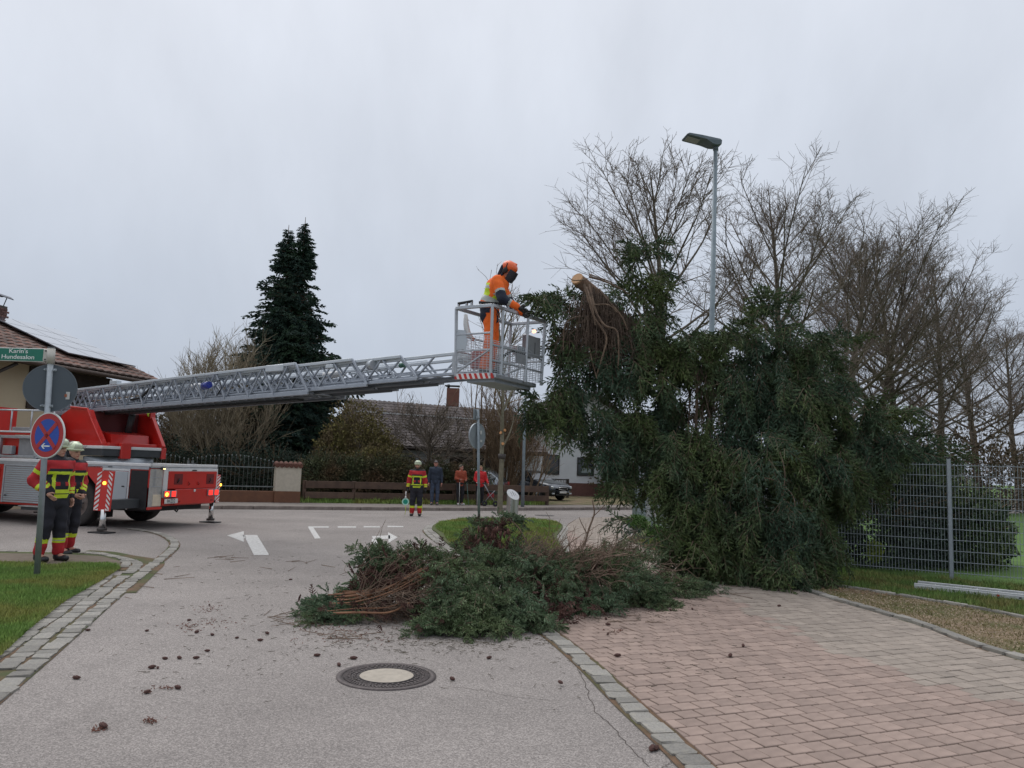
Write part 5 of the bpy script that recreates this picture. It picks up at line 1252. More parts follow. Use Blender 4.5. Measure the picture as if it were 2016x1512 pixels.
# four nested ladder sections
INC = .0255
def zl(s, z): return z - .03 + INC * s
secs = [(-3.1, 7.60, .46, 2.80, 3.36, .085), (-2.7, 9.10, .39, 2.86, 3.33, .065), (-2.3, 10.25, .33, 2.90, 3.30, .055), (-1.9, 11.2, .27, 2.94, 3.27, .05)]
for i, (s0, s1, hw, zb, zt, ch) in enumerate(secs):
    sec = None
    b = MB(); b.beam(Lp(s0, -hw, zl(s0, zb)), Lp(s1, -hw, zl(s1, zb)), .05, ch, bev=.006); sec = b.build('ladder_section', M_LAD, truck)
    MB().beam(Lp(s0, hw, zl(s0, zb)), Lp(s1, hw, zl(s1, zb)), .05, ch, bev=.006).build('chord', M_LAD, sec)
    for sg in (-1, 1):
        MB().beam(Lp(s0, sg * hw, zl(s0, zt)), Lp(s1 - (.42 if i < 3 else 0), sg * hw, zl(s1, zt)), .055, .052, bev=.006).build('chord', M_LADT, sec)
        if i < 3: MB().beam(Lp(s1 - .42, sg * hw, zl(s1, zt)), Lp(s1, sg * hw, zl(s1, zb)), .035, .04, bev=.004).build('brace', M_LAD, sec); 
        MB().beam(Lp(s0, sg * (hw - .035), zl(s0, zb + .09)), Lp(s1, sg * (hw - .035), zl(s1, zb + .09)), .02, .03, bev=.003).build('chord', M_LAD, sec)
        step = .40; k = 0; s = s0 + .1; up_ = True
        while s + step < s1 - .30:
            za, zc = (zb + ch / 2, zt - .02) if up_ else (zt - .02, zb + ch / 2)
            MB().beam(Lp(s, sg * hw, zl(s, za)), Lp(s + step * .86, sg * hw, zl(s + step, zc)), .028, .032, up=tuple(n_), bev=.003).build('brace', M_LAD, sec)
            s += step; up_ = not up_; k += 1
            if k % 2 == 0 and i == 0: MB().beam(Lp(s, sg * (hw + .028), zl(s, zb)), Lp(s, sg * (hw + .028), zl(s, zb + .12)), .014, .02, up=tuple(n_)).build('bracket', M_LAD, sec)
    b = MB(); s = s0 + .1
    while s < s1: b.tube([Lp(s, -hw, zl(s, zb)), Lp(s, hw, zl(s, zb))], .016, 6, caps=False); s += .30
    b.build('rungs', M_LAD, sec, kind='stuff')
    b = MB(); b.beam(Lp(s0, -hw * .55, zl(s0, zb - .05)), Lp(s1, -hw * .55, zl(s1, zb - .05)), .05, .04); b.beam(Lp(s0, hw * .55, zl(s0, zb - .05)), Lp(s1, hw * .55, zl(s1, zb - .05)), .05, .04); b.build('under_rail', mat('under_rail', (.16, .17, .19), rough=.6, metal=.3), sec)
# cable tray beneath section one, pipe run, hose loops, lamp, couplings
tray = MB()
for k in range(40): s = -2.8 + k * .25; tray.box(Lp(s, -.20, zl(s, 2.715)), (.235, .16, .05), rz=LR, bev=.006)
tray.build('cable_chain', M_BLK, truck)
lpart('section_joint', M_LADT, (6.3, 6.85, -.50, -.36, 3.40, 3.53)); lpart('section_joint', M_LADT, (8.0, 8.2, -.43, -.33, 3.40, 3.47)); lpart('section_joint', M_LADT, (.2, .55, -.5, -.38, 3.36, 3.46))
b = MB(); b.cyl(Lp(4.35, -.56, zl(4.3, 3.10)), Lp(4.62, -.62, zl(4.5, 3.11)), .085, 16, r1=.07); b.build('blue_lamp', mat('blue_lamp', (.012, .03, .28), rough=.25, coat=.5), truck)
MB().tube([Lp(4.62, -.5, zl(4, 3.2)), Lp(4.8, -.5, zl(4, 3.22)), Lp(4.85, -.48, zl(4, 3.05)), Lp(4.7, -.48, zl(4, 2.9))], .012, 6).build('lamp_cable', M_BLK, truck)
MB().cyl(Lp(9.05, -.30, zl(9, 3.22)), Lp(9.2, -.34, zl(9, 3.22)), .09, 16).build('work_lamp', M_ALUP, truck)
MB().tube([Lp(-.9, -.34, 3.0), Lp(1.6, -.34, 3.08)], .02, 8).build('hose_pipe', mat('tan_hose', (.35, .27, .20), rough=.7), truck)
MB().tube([Lp(1.1, -.40, 2.98), Lp(1.6, -.42, 3.02), Lp(1.9, -.42, 3.2), Lp(2.1, -.42, 3.26)], .03, 8).build('black_hose', M_BLK, truck)
for k, (s, r_, h) in enumerate(((2.4, .05, 3.24), (3.1, .07, 3.2), (5.3, .05, 3.2), (7.6, .06, 3.16), (9.6, .045, 3.2))): MB().tube([Lp(s, -.1, zl(s, h)), Lp(s + (.5 if k < 4 else .12), -.1, zl(s, h + .01))], r_, 12).build('stowed_tube', [M_ALUP, M_WHITE, M_ALUP, M_WHITE, mat('green_cap', (.06, .16, .12))][k], truck)
for s in (.9, 2.0, 3.6, 5.2, 6.9, 8.4): MB().beam(Lp(s, -.2, zl(s, 3.12)), Lp(s + .9, -.15, zl(s, 3.16)), .03, .03).build('conduit', M_LADT, truck)
for sg in (-1, 1):
    MB().beam(Lp(10.98, sg * .27, zl(11, 2.92)), Lp(10.98, sg * .27, zl(11, 3.29)), .05, .05).build('tip_post', M_LADT, truck)
    MB().beam(Lp(10.9, sg * .27, zl(11, 3.27)), Lp(11.35, sg * .27, zl(11, 3.22)), .045, .045).build('tip_arm', M_LADT, truck)
MB().tube([Lp(11.02, -.12, zl(11, 3.2)), Lp(11.3, -.12, zl(11, 3.16))], .09, 14).build('tip_drum', M_ALUP, truck)
MB().tube([Lp(11.1, .1, zl(11, 3.16)), Lp(11.35, .1, zl(11, 3.16))], .06, 12).build('tip_drum', M_RED2, truck)

# ------------------------------------------------------------------ rescue basket
_c0, _c1, _c2 = P(899, 603, 11.87), P(970, 597, 11.56), P(1073, 631, 12.74)
BC = (_c0 + _c2) / 2; BC.z = 0; bu = _c1 - _c0; bu.z = 0; bn = _c2 - _c1; bn.z = 0
HU, HN, BZ, TZ = bu.length / 2 / 1.05, bn.length / 2 / 1.05, 3.07, 4.15; bu.normalize(); bn.normalize()
def Bp(a, n, z):                       # flares slightly towards the top
    f = 1 + .05 * (z - BZ); return BC + bu * (a * HU * f) + bn * (n * HN * f) + tZ * z
bask = MB(); bask.box(BC + tZ * (BZ + .0), (HU * 2, HN * 2, .07), rz=math.atan2(bu.y, bu.x), bev=.01)
bask = bask.build('rescue_basket', M_ALU, truck)
MB().box(BC + tZ * (BZ - .06), (HU * 1.6, HN * 1.75, .05), rz=math.atan2(bu.y, bu.x)).build('floor_beam', M_LAD, bask)
def bb(name, p, q, w_=.035, m=None, h=None): return MB().beam(p, q, w_, h or w_, bev=.005).build(name, m or M_ALU, bask)
for a, n in ((-1, -1), (1, -1), (1, 1), (-1, 1), (1, -.62), (1, .32), (-1, .4), (0, 1)): bb('post', Bp(a, n, BZ), Bp(a, n, TZ), .042)
cs = [(-1, -1), (1, -1), (1, 1), (-1, 1)]
for k in range(4):
    a, b_ = cs[k], cs[(k + 1) % 4]
    bb('top_rail', Bp(*a, TZ), Bp(*b_, TZ), .05); bb('mid_rail', Bp(*a, BZ + .66 - (.18 if k == 1 else 0)), Bp(*b_, BZ + .66 - (.18 if k == 1 else 0)), .03); bb('low_rail', Bp(*a, BZ + .40), Bp(*b_, BZ + .40), .026) if k != 1 else bb('low_rail', Bp(*a, BZ + .24), Bp(*b_, BZ + .22), .03)
bb('diagonal', Bp(-1, -1, BZ + .06), Bp(.9, -1, BZ + .40), .026); bb('diagonal', Bp(1, -.5, BZ + .05), Bp(1, .28, BZ + .26), .03); bb('diagonal', Bp(1, .3, BZ + .55), Bp(1, .95, BZ + .42), .026)
# raised padded hand rails
for p, q in ((Bp(-.9, -1, TZ + .07), Bp(-.1, -1, TZ + .09)), (Bp(.1, -.9, TZ + .08), Bp(1, -.4, TZ + .10)), (Bp(1, -.35, TZ + .10), Bp(1, 1.0, TZ + .06))):
    MB().tube([p, q], .022, 10).build('grip_rail', M_BLK, bask)
    for t in (.05, .6, .95): c = p.lerp(q, t); MB().beam(c, c - tZ * .09, .03, .03, up=tuple(bn)).build('rail_stub', M_ALU, bask)
# striped edge
sp = MB().box(BC + bn * -(HN + .012) + tZ * BZ, (HU * 2 + .02, .012, .085), rz=math.atan2(bu.y, bu.x)); sp = sp.build('striped_edge', M_SIGW, bask)
b = MB()
for k in range(8):
    x = k * .094; q = [(x, 0), (x + .047, 0), (x + .013, .083), (x - .034, .083)]; q = [(min(max(a, 0), .735), c) for a, c in q]
    b.prism(q, 0, .002, 0, frame=(BC - bu * (HU + .008) - bn * (HN + .018) + tZ * (BZ - .0415), bu, tZ, -bn))
b.build('stripes', M_SIGR, sp)
# see-through mesh panels as fine wires on the lower sides
def mesh_panel(A, B, z0, z1, nh, nv, sag=0):
    b = MB()
    for k in range(nh): z = z0 + (z1 - z0) * k / (nh - 1); b.beam(Bp(*A, z), Bp(*B, z), .006, .006)
    for k in range(nv): t = k / (nv - 1); a = (A[0] + (B[0] - A[0]) * t, A[1] + (B[1] - A[1]) * t); b.beam(Bp(*a, z0), Bp(*a, z1), .005, .005)
    b.build('wire_mesh', M_LADT, bask, kind='stuff')
mesh_panel((-1, -1), (1, -1), BZ + .05, BZ + .62, 24, 10); mesh_panel((1, -1), (1, 1), BZ + .05, BZ + .55, 18, 26); mesh_panel((-1, 1), (1, 1), BZ + .05, BZ + .62, 16, 12); mesh_panel((-1, -1), (-1, 1), BZ + .05, BZ + .62, 14, 24)
b = MB(); b.prism([(0, 0), (.19, 0), (.21, .13), (.17, .30), (0, .32)], 0, .006, 0, frame=(Bp(-1, -1, BZ + .42) - bn * .01, bu, tZ, -bn)); b.build('side_panel', M_ALUP, bask)
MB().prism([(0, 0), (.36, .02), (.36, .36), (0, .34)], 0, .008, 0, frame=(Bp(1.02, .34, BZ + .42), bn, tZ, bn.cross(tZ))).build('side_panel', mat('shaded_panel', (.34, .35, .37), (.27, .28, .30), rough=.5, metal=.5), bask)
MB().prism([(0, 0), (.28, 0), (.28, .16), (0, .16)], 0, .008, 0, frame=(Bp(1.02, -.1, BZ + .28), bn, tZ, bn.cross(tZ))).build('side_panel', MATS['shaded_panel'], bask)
# control console, head lamp, brackets, white nozzle inside
b = MB(); b.box(BC + bu * .26 + bn * .42 + tZ * (BZ + .62), (.10, .42, .34), rz=math.atan2(bu.y, bu.x), bev=.015); con = b.build('control_console', mat('console', (.26, .27, .29), (.2, .21, .23), rough=.4, metal=.4), bask)
MB().box(BC + bu * .24 + bn * .10 + tZ * (BZ + .50), (.10, .2, .16), rz=math.atan2(bu.y, bu.x), bev=.01).build('control_console', M_ALU, bask)
MB().box(BC + bu * .30 + bn * .50 + tZ * (BZ + .58), (.05, .14, .22), rz=math.atan2(bu.y, bu.x), bev=.01).build('screen_cover', M_BLK, bask)
MB().cyl(BC + bu * .32 + bn * .40 + tZ * (BZ + .86), BC + bu * .36 + bn * .38 + tZ * (BZ + .86), .028, 10).build('head_lamp', mat('warm_lamp', (.9, .5, .3), emit=(1, .45, .25), es=2.5), bask)
MB().tube([Bp(.9, -.5, BZ + .35), Bp(.95, -.2, BZ + .46), Bp(.9, .2, BZ + .48), Bp(.8, .6, BZ + .42)], .022, 8).build('cable_hose', M_BLK, bask)
MB().tube([Bp(-.8, -.8, BZ + 1.0), Bp(-.78, -.8, BZ + .85), Bp(-.72, -.78, BZ + .72), Bp(-.5, -.75, BZ + .62)], [.03, .045, .05, .03], 10).build('nozzle', M_WHITE, bask)
MB().cyl(Bp(-.5, -.75, BZ + .62), Bp(-.42, -.75, BZ + .60), .035, 10).build('nozzle_tip', mat('copper', (.45, .16, .08), rough=.4), bask)
MB().tube([Bp(-.3, -.3, BZ + .05), Bp(-.28, -.3, BZ + .40), Bp(-.25, -.3, BZ + .75)], .022, 8).build('stand_tube', M_ALU, bask)
MB().box(Bp(-.3, -.7, BZ + .28), (.16, .2, .28), rz=.3, bev=.03).build('red_bag', mat('faded_red', (.45, .10, .08), (.35, .07, .06), rough=.8), bask)
MB().tube([Bp(.5, -.4, BZ + .04), Bp(.52, -.4, BZ + .3), Bp(.5, -.4, BZ + .5)], [.05, .055, .03], 10).build('extinguisher', M_ALU, bask)
# ------------------------------------------------------------------ buildings, walls, fences
M_CREAM = mat('cream_render', (.52, .44, .30), (.47, .39, .27), rough=.9, ns=1.5, bump=.1)
M_TILE = mat('brown_roof_tile', (.20, .095, .068), (.12, .06, .045), rough=.85, ns=3, isl=.38, c3=(.09, .06, .05), ns3=1.5)
M_GTILE = mat('grey_roof_tile', (.115, .095, .090), (.075, .062, .06), rough=.85, ns=3, isl=.3)
M_DWOOD = mat('dark_wood', (.045, .032, .025), (.028, .02, .016), rough=.8, ns=4, bump=.3)
M_WHITEW = mat('white_wall', (.66, .68, .70), (.58, .60, .62), rough=.9, ns=1.2, bump=.1)
M_GLASS = mat('window_glass', (.02, .024, .03), (.012, .014, .018), rough=.06, spec=.6)
M_FWOOD = mat('weathered_fence_wood', (.135, .085, .06), (.07, .045, .035), rough=.9, ns=4, bump=.5, bs=25, isl=.15)
M_ZINC = mat('galvanised_steel', (.36, .40, .43), (.27, .30, .33), rough=.5, metal=.45, ns=8)
M_ZINCD = mat('dull_zinc', (.28, .33, .36), (.20, .24, .27), rough=.6, metal=.3, ns=8)

def roof_tiles(root, A, Bv, Dv, nu, nv, m, name='roof_tile', individual=300, sub=None, amp=.03, key=None):
    """A: eave start; Bv: full vector along the eave; Dv: full vector up the slope. Tiles overlap upwards."""
    U = Bv.normalized(); V = Dv.normalized(); N = U.cross(V).normalized()
    if N.z < 0: N = -N
    tw, tl = Bv.length / nu, Dv.length / nv
    # one tile: barrel profile
    vs, F = [], []; prof = [(-.5, 0), (-.25, amp), (0, amp * .9), (.2, .006), (.47, 0)]
    for (v, dz) in ((-.5, .030), (.5, .004)):
        for (x, z) in prof: vs.append((x * tw, v * tl * 1.12, z + dz))
    for x, z in prof: vs.append((x * tw, -.5 * tl * 1.12, 0))
    k = len(prof); F = [(i, i + 1, i + 1 + k, i + k) for i in range(k - 1)] + [(i, i + 2 * k, i + 1 + 2 * k, i + 1) for i in range(k - 1)]
    R = Matrix((U, V, N)).transposed().to_4x4()
    cells = [(A + U * tw * (i + .5) + V * tl * (j + .5), i, j) for i in range(nu) for j in range(nv)]
    if key: cells = [c for c in cells if key(c[0])]
    def vis(c): px, py = proj(c[0]); return -20 < px < 2036
    cells.sort(key=lambda c: (not vis(c), c[0].length))
    b0 = MB().add(vs, F); o = b0.build('tmp', m); me = o.data; bpy.data.objects.remove(o)
    inv = rootinv(root); rest = MB()
    for n_, (c, i, j) in enumerate(cells):
        if n_ < individual and vis((c,)):
            q = bpy.data.objects.new(name, me); COL.objects.link(q); q.parent = root; q.matrix_local = inv @ Matrix.Translation(c) @ R
        else:
            M = Matrix.Translation(c) @ R; rest.add([M @ Vector(v) for v in vs], F)
    if rest.f: rest.build(name + 's' if individual else 'roof_tiles', m, root, kind='stuff')

# ---- cream house at the left, behind the fire engine
ER, RR = P(321, 752, 27.2), P(128, 661, 27.9)          # eave end, ridge end (gable side)
hdir = Vector((-.20, -.98, 0)).normalized()                                  # along the house towards the camera side
HLn = 12.5
house = thing('cream_house', 'cream house with brown tiled roof, solar panels and brick chimney', 'house', (-14.5, 21, 0))
up_v = RR - ER
b = MB(); N = hdir.cross(up_v).normalized(); N = N if N.z > 0 else -N
o_ = [ER, ER + hdir * HLn, RR + hdir * HLn, RR]
b.add([p - N * .06 for p in o_] + [p - N * .16 for p in o_], [(0, 1, 2, 3), (7, 6, 5, 4), (0, 4, 5, 1), (1, 5, 6, 2), (2, 6, 7, 3), (3, 7, 4, 0)])
bk = RR + Vector((-3.6, .7, -1.5)); b.add([RR - N * .06, RR + hdir * HLn - N * .06, bk + hdir * HLn, bk], [(0, 1, 2, 3)])
roof = b.build('roof', M_DWOOD, house)
roof_tiles(house, ER, hdir * HLn, up_v, 38, 11, M_TILE)
b = MB()
for k in range(38): c = RR + hdir * (k + .5) * HLn / 38; b.tube([c - hdir * .17 + tZ * .0, c + hdir * .17 + tZ * .02], .09, 8)
b.build('ridge_tiles', M_TILE, house, kind='stuff')
wl = MB(); w0 = ER + Vector((-1.05, -.2, 0)) + hdir * 1.2; w1 = w0 + hdir * (HLn - 2)
wl.beam(Vector((w0.x, w0.y, 2.1)), Vector((w1.x, w1.y, 2.1)), .3, 4.2); wl.build('wall', M_CREAM, house)
g1 = w0 + Vector((-5.6, 1.1, 0)); b = MB(); b.add([(w0.x, w0.y, 0), (g1.x, g1.y, 0), (g1.x, g1.y, 4.3), ((w0.x + g1.x) / 2, (w0.y + g1.y) / 2, 5.5), (w0.x, w0.y, 4.3)], [(0, 1, 2, 3, 4)]); b.build('gable_wall', M_DWOOD, house)
bd = MB(); q0 = w0 + hdir * 0 + Vector((.18, 0, 0)); q1 = q0 + hdir * 3.4
bd.beam(Vector((q0.x, q0.y, 3.55)), Vector((q1.x, q1.y, 3.55)), .06, 1.25); bd.build('dark_recess_boards', M_DWOOD, house)  # dark boards added, standing for the shaded recess under the eave
sf = MB(); e0 = ER - N * .18; e1 = ER + hdir * HLn - N * .18; sf.add([e0, e1, e1 + Vector((-1.2, .2, .35)), e0 + Vector((-1.2, .2, .35))], [(0, 1, 2, 3)]); sf.build('soffit', M_DWOOD, house)
MB().tube([ER + Vector((.06, 0, -.12)), ER + hdir * HLn + Vector((.06, 0, -.12))], .07, 8).build('gutter', mat('gutter', (.10, .07, .055), rough=.5, metal=.4), house)
gq = w0 + hdir * 4.9 + Vector((.22, 0, 0)); MB().tube([Vector((gq.x + .7, gq.y + .2, 4.1)), Vector((gq.x + .1, gq.y, 3.7)), Vector((gq.x, gq.y, 3.5)), Vector((gq.x, gq.y, .2))], .05, 8).build('downpipe', mat('downpipe', (.08, .07, .065), rough=.5, metal=.4), house)
# solar panels: two rows of modules over the ridge end
U = hdir; V = up_v.normalized(); SL = up_v.length
s_a, s_b = .45, 3.6
for i in range(3):
    for j in range(4):
        u0 = s_a + (s_b - s_a) / 3 * i; v0 = SL * (.20 + .78 / 4 * j); c = ER + U * (u0 + (s_b - s_a) / 6) + V * (v0 + SL * .78 / 8) + N * .16
        MB().box(c, ((s_b - s_a) / 3 - .03, SL * .78 / 4 - .03, .04), M=Matrix((U, V, N)).transposed(), bev=.006).build('solar_panel', mat('solar_glass', (.10, .11, .13), (.08, .09, .11), rough=.03, spec=1.0, coat=1.0), house)
# chimney of bricks with a domed metal hood
cc = P(-17, 655, 25.0); cz = cc.z
ch = MB(); ch.box((cc.x, cc.y, cz + .05), (.46, .58, 1.75), rz=-.2); chim = ch.build('chimney', mat('mortar', (.12, .10, .09), rough=1), house)
bk_ = MB(); n_ = 0
for k in range(21):
    z = cz - .75 + k * .078
    for j in range(4):
        off = (j - 1.5 + (.5 if k % 2 else 0)) * .15
        bk_.box(Vector((cc.x, cc.y, z)) + Matrix.Rotation(-.2, 3, 'Z') @ Vector((max(min(off, .19), -.19), -.29, 0)), (.14, .03, .066), rz=-.2, bev=.006)
        bk_.box(Vector((cc.x, cc.y, z)) + Matrix.Rotation(-.2, 3, 'Z') @ Vector((.23, off, 0)), (.03, .14, .066), rz=-.2, bev=.006)
bk_.build('bricks', mat('chimney_brick', (.20, .10, .085), (.12, .065, .06), rough=.9, isl=.3), chim, kind='stuff')
b = MB(); pts = []
for k in range(9):
    t = k / 8; x = -.40 + .80 * t; pts.append((x, .09 * math.sin(math.pi * t) ** .6 + (.035 * abs(math.sin(2 * math.pi * t)))))
for a, c in zip(pts[:-1], pts[1:]): b.beam(Vector((cc.x + a[0], cc.y, cz + 1.18 + a[1])), Vector((cc.x + c[0], cc.y, cz + 1.18 + c[1])), .66, .025)
b.build('chimney_hood', mat('hood_steel', (.07, .08, .11), rough=.4, metal=.7), house)
for sx_ in (-1, 1):
    for sy_ in (-1, 1): MB().tube([Vector((cc.x + sx_ * .16, cc.y + sy_ * .2, cz + .92)), Vector((cc.x + sx_ * .24, cc.y + sy_ * .22, cz + 1.22))], .015, 6).build('hood_leg', M_DKG, house)
MB().box((cc.x + .1, cc.y - .2, cz - .45), (.75, .35, .04), rz=-.2).build('flashing', mat('lead', (.2, .2, .21), rough=.6, metal=.4), house)
# pigeon on the ridge
pc = RR + hdir * .25 + Vector((0, 0, .12)); pc = P(112, 656.5, (RR + hdir * .25).y)
b = MB(); b.tube([pc + Vector((-.10, 0, .02)), pc + Vector((-.04, 0, .05)), pc + Vector((.05, 0, .06)), pc + Vector((.13, 0, .02)), pc + Vector((.24, 0, -.01))], [.02, .05, .055, .03, .012], 8); b.tube([pc + Vector((-.06, 0, .07)), pc + Vector((-.09, 0, .14))], [.03, .022], 8)
b.lathe([(.001, -.03), (.03, 0), (.001, .03)], 8, c=pc + Vector((-.10, 0, .15))); b.tube([pc, pc - tZ * .08], .006, 5)
b.build('pigeon', mat('pigeon', (.10, .10, .12)), label='grey pigeon perched on the ridge of the cream house', cat='bird')

# ---- generic window
def window(root, c, w_, h_, ax, nrm, frame_m=None, glass=None, mull=0, depth=.05):
    ax = Vector(ax).normalized(); nrm = Vector(nrm).normalized(); c = Vector(c); b = MB(); t = .07
    M = Matrix((ax, nrm, tZ)).transposed()
    for dx, dz, sx_, sz_ in ((0, h_ / 2, w_ + t, t), (0, -h_ / 2, w_ + t, t), (-w_ / 2, 0, t, h_ - t), (w_ / 2, 0, t, h_ - t)): b.box(c + ax * dx + tZ * dz + nrm * .03, (sx_, depth, sz_), M=M, bev=.005)
    for k in range(mull): b.box(c + ax * (-w_ / 2 + w_ * (k + 1) / (mull + 1)) + nrm * .025, (t * .8, depth, h_ - t), M=M)
    f = b.build('window', frame_m or M_DWOOD, root)
    MB().box(c + nrm * .01, (w_ - t, .015, h_ - t), M=M).build('pane', glass or M_GLASS, f); return f

# ---- long low house with grey tiled roof
e2 = Vector((.875, .485, 0)).normalized(); f2 = Vector((e2.y, -e2.x, 0))        # along the front, out towards the street
A0 = P(792, 880, 36.0); A0.z = 2.50
Ln = 9.6
hA = thing('grey_roof_house', 'low white house with dark grey tiled roof behind the hedge', 'house', (A0.x, A0.y, 0))
RA = P(741, 813, 38.3); RA.z = 4.12
Dv = (RA + e2 * 1.6) - A0; Dv = Dv - e2 * Dv.dot(e2) ; 
A1 = A0 - e2 * 1.6
b = MB(); NA = e2.cross(Dv).normalized(); NA = NA if NA.z > 0 else -NA
q = [A1, A1 + e2 * Ln, A1 + e2 * Ln + Dv, A1 + Dv]; b.add([p - NA * .04 for p in q] + [p - NA * .2 for p in q], [(0, 1, 2, 3), (7, 6, 5, 4), (0, 4, 5, 1), (1, 5, 6, 2), (3, 7, 4, 0), (2, 6, 7, 3)]); b.build('roof', M_DWOOD, hA)
roof_tiles(hA, A1, e2 * Ln, Dv, 31, 12, M_GTILE, individual=0, amp=.04)
MB().beam(A1 + Dv + tZ * .06, A1 + Dv + e2 * Ln + tZ * .06, .16, .07).build('ridge_flashing', mat('flashing_white', (.5, .5, .5)), hA)
MB().tube([A1 + f2 * .05 - tZ * .08, A1 + f2 * .05 + e2 * Ln - tZ * .08], .06, 8).build('gutter', M_DWOOD, hA)
wA = A1 - f2 * .9; 
def wall_seg(root, p, q, z0, z1, m=M_WHITEW, th=.25, name='wall'): return MB().beam(Vector((p.x, p.y, (z0 + z1) / 2)), Vector((q.x, q.y, (z0 + z1) / 2)), th, z1 - z0).build(name, m, root)
wall_seg(hA, wA + e2 * .5, wA + e2 * 4.4, .1, 2.65); wall_seg(hA, wA + e2 * 4.4, wA + e2 * 7.6, 2.2, 2.65); wall_seg(hA, wA + e2 * 7.6, wA + e2 * Ln, .1, 2.65)
wall_seg(hA, wA + e2 * 4.4 - f2 * 2.5, wA + e2 * 7.6 - f2 * 2.5, .1, 2.6, M_DWOOD, name='garage_back')
wall_seg(hA, wA + e2 * 3.6 + f2 * .55, wA + e2 * 8.2 + f2 * .55, 2.12, 2.32, mat('beam_grey', (.42, .40, .36)), .12, 'carport_beam')
window(hA, wA + e2 * 2.0 + tZ * (1.5 - wA.z) + f2 * .13, 1.1, 1.0, e2, f2)
# upper house volume behind
B1 = P(705, 800, 45.0); B1.z = 3.4; DU = Vector((-f2.x * 3.6, -f2.y * 3.6, 2.25)); LB = 12.6
q = [B1, B1 + e2 * LB, B1 + e2 * LB + DU, B1 + DU + e2 * .2]; b = MB(); NB = e2.cross(DU).normalized(); NB = NB if NB.z > 0 else -NB
b.add([p - NB * .04 for p in q] + [p - NB * .25 for p in q], [(0, 1, 2, 3), (7, 6, 5, 4), (0, 4, 5, 1), (1, 5, 6, 2), (3, 7, 4, 0), (2, 6, 7, 3)]); b.build('upper_roof', M_DWOOD, hA)
roof_tiles(hA, B1 + e2 * .2, e2 * (LB - .4), DU, 38, 12, M_GTILE, individual=0, amp=.04)
wall_seg(hA, B1 - f2 * .7 + e2 * .6, B1 - f2 * .7 + e2 * (LB - .5), .1, 3.55, M_DWOOD, .3, 'upper_wall')
bk2 = B1 + DU * 2; bk2.z = B1.z; b = MB(); p0 = B1 + e2 * .6; b.add([(p0.x, p0.y, .1), (bk2.x, bk2.y, .1), (bk2.x, bk2.y, 3.3), tuple(B1 + DU - tZ * .2 + e2 * .6), (p0.x, p0.y, 3.3)], [(0, 1, 2, 3, 4)]); b.build('gable_boards', M_DWOOD, hA)
cq = P(892, 776, 47.5); cb = MB().box((cq.x, cq.y, cq.z - .2), (.75, .6, 1.1)).build('chimney', mat('chimney_red', (.22, .10, .075), (.15, .07, .055), rough=.9), hA)
MB().box((cq.x - .05, cq.y, cq.z + .50), (.9, .7, .05), bev=.01).build('chimney_cap', M_DKG, cb); MB().tube([(cq.x - .3, cq.y, cq.z + .35), (cq.x - .3, cq.y, cq.z + .6)], .08, 8).build('chimney_pot', M_DKG, cb)

# ---- white gabled house at the right
hB = thing('white_house', 'white gabled house with square dark windows behind the parked car', 'house', (4.5, 47, 0))
e3 = Vector((.955, .296, 0)).normalized(); f3 = Vector((e3.y, -e3.x, 0)); W0 = P(1046, 900, 46.0); W0.z = 0; WL = 7.6
pk = 6.4; ev = 4.0; b = MB(); th = .3
out_ = [(0, .12), (WL, .12), (WL, ev), (WL / 2, pk), (0, ev)]
b.prism(out_, 0, th, 0, frame=(W0, e3, tZ, -f3)); b.build('gable_wall', M_WHITEW, hB)
wall_seg(hB, W0, W0 - f3 * 9, .1, ev); wall_seg(hB, W0 + e3 * WL, W0 + e3 * WL - f3 * 9, .1, ev)
MB().beam(W0 + f3 * .02 + tZ * .5 - e3 * .02, W0 + e3 * (WL + .02) + f3 * .02 + tZ * .5, .06, .78).build('plinth', mat('brown_plinth', (.16, .075, .06), (.11, .055, .045), rough=.9), hB)
for sg, a in ((1, 0), (-1, WL)):
    p = W0 + e3 * (a - sg * .5) + tZ * (ev - .25) + f3 * .7; q_ = W0 + e3 * (WL / 2) + tZ * (pk + .08) + f3 * .7
    b = MB(); b.add([p, q_, q_ - f3 * 10.5, p - f3 * 10.5] + [x - tZ * .18 for x in (p, q_, q_ - f3 * 10.5, p - f3 * 10.5)], [(0, 1, 2, 3), (7, 6, 5, 4), (0, 4, 5, 1), (1, 5, 6, 2), (2, 6, 7, 3), (3, 7, 4, 0)]); b.build('roof', M_GTILE, hB)
def onwall(px, py): 
    d = ray(px, py); E = Vector((0, 0, EYE)); t = (W0 - E).dot(f3) / d.dot(f3); return E + d * t
for (x0, x1, y0, y1, mu) in ((1070.5, 1100, 896, 933, 0), (1137, 1168, 902, 936, 0)):
    a = onwall(x0, (y0 + y1) / 2); c = onwall(x1, (y0 + y1) / 2); zt = onwall((x0 + x1) / 2, y0).z; zb = onwall((x0 + x1) / 2, y1).z
    wn = window(hB, Vector(((a.x + c.x) / 2, (a.y + c.y) / 2, (zt + zb) / 2)), (a - c).length, zt - zb, e3, f3, mat('window_frame_dark', (.03, .025, .025), rough=.5))
    if x0 < 1100: MB().box(Vector(((a.x * .72 + c.x * .28), (a.y * .72 + c.y * .28), (zt + zb) / 2 - .05)) + f3 * .022, ((a - c).length * .28, .004, (zt - zb) * .62), rz=math.atan2(e3.y, e3.x)).build('curtain', mat('curtain', (.16, .15, .12)), wn)
    else: MB().box(Vector(((a.x * .45 + c.x * .55), (a.y * .45 + c.y * .55), zb + .3)) + f3 * .022, ((a - c).length * .6, .004, .28), rz=math.atan2(e3.y, e3.x)).build('blind', mat('blind', (.30, .36, .36)), wn)
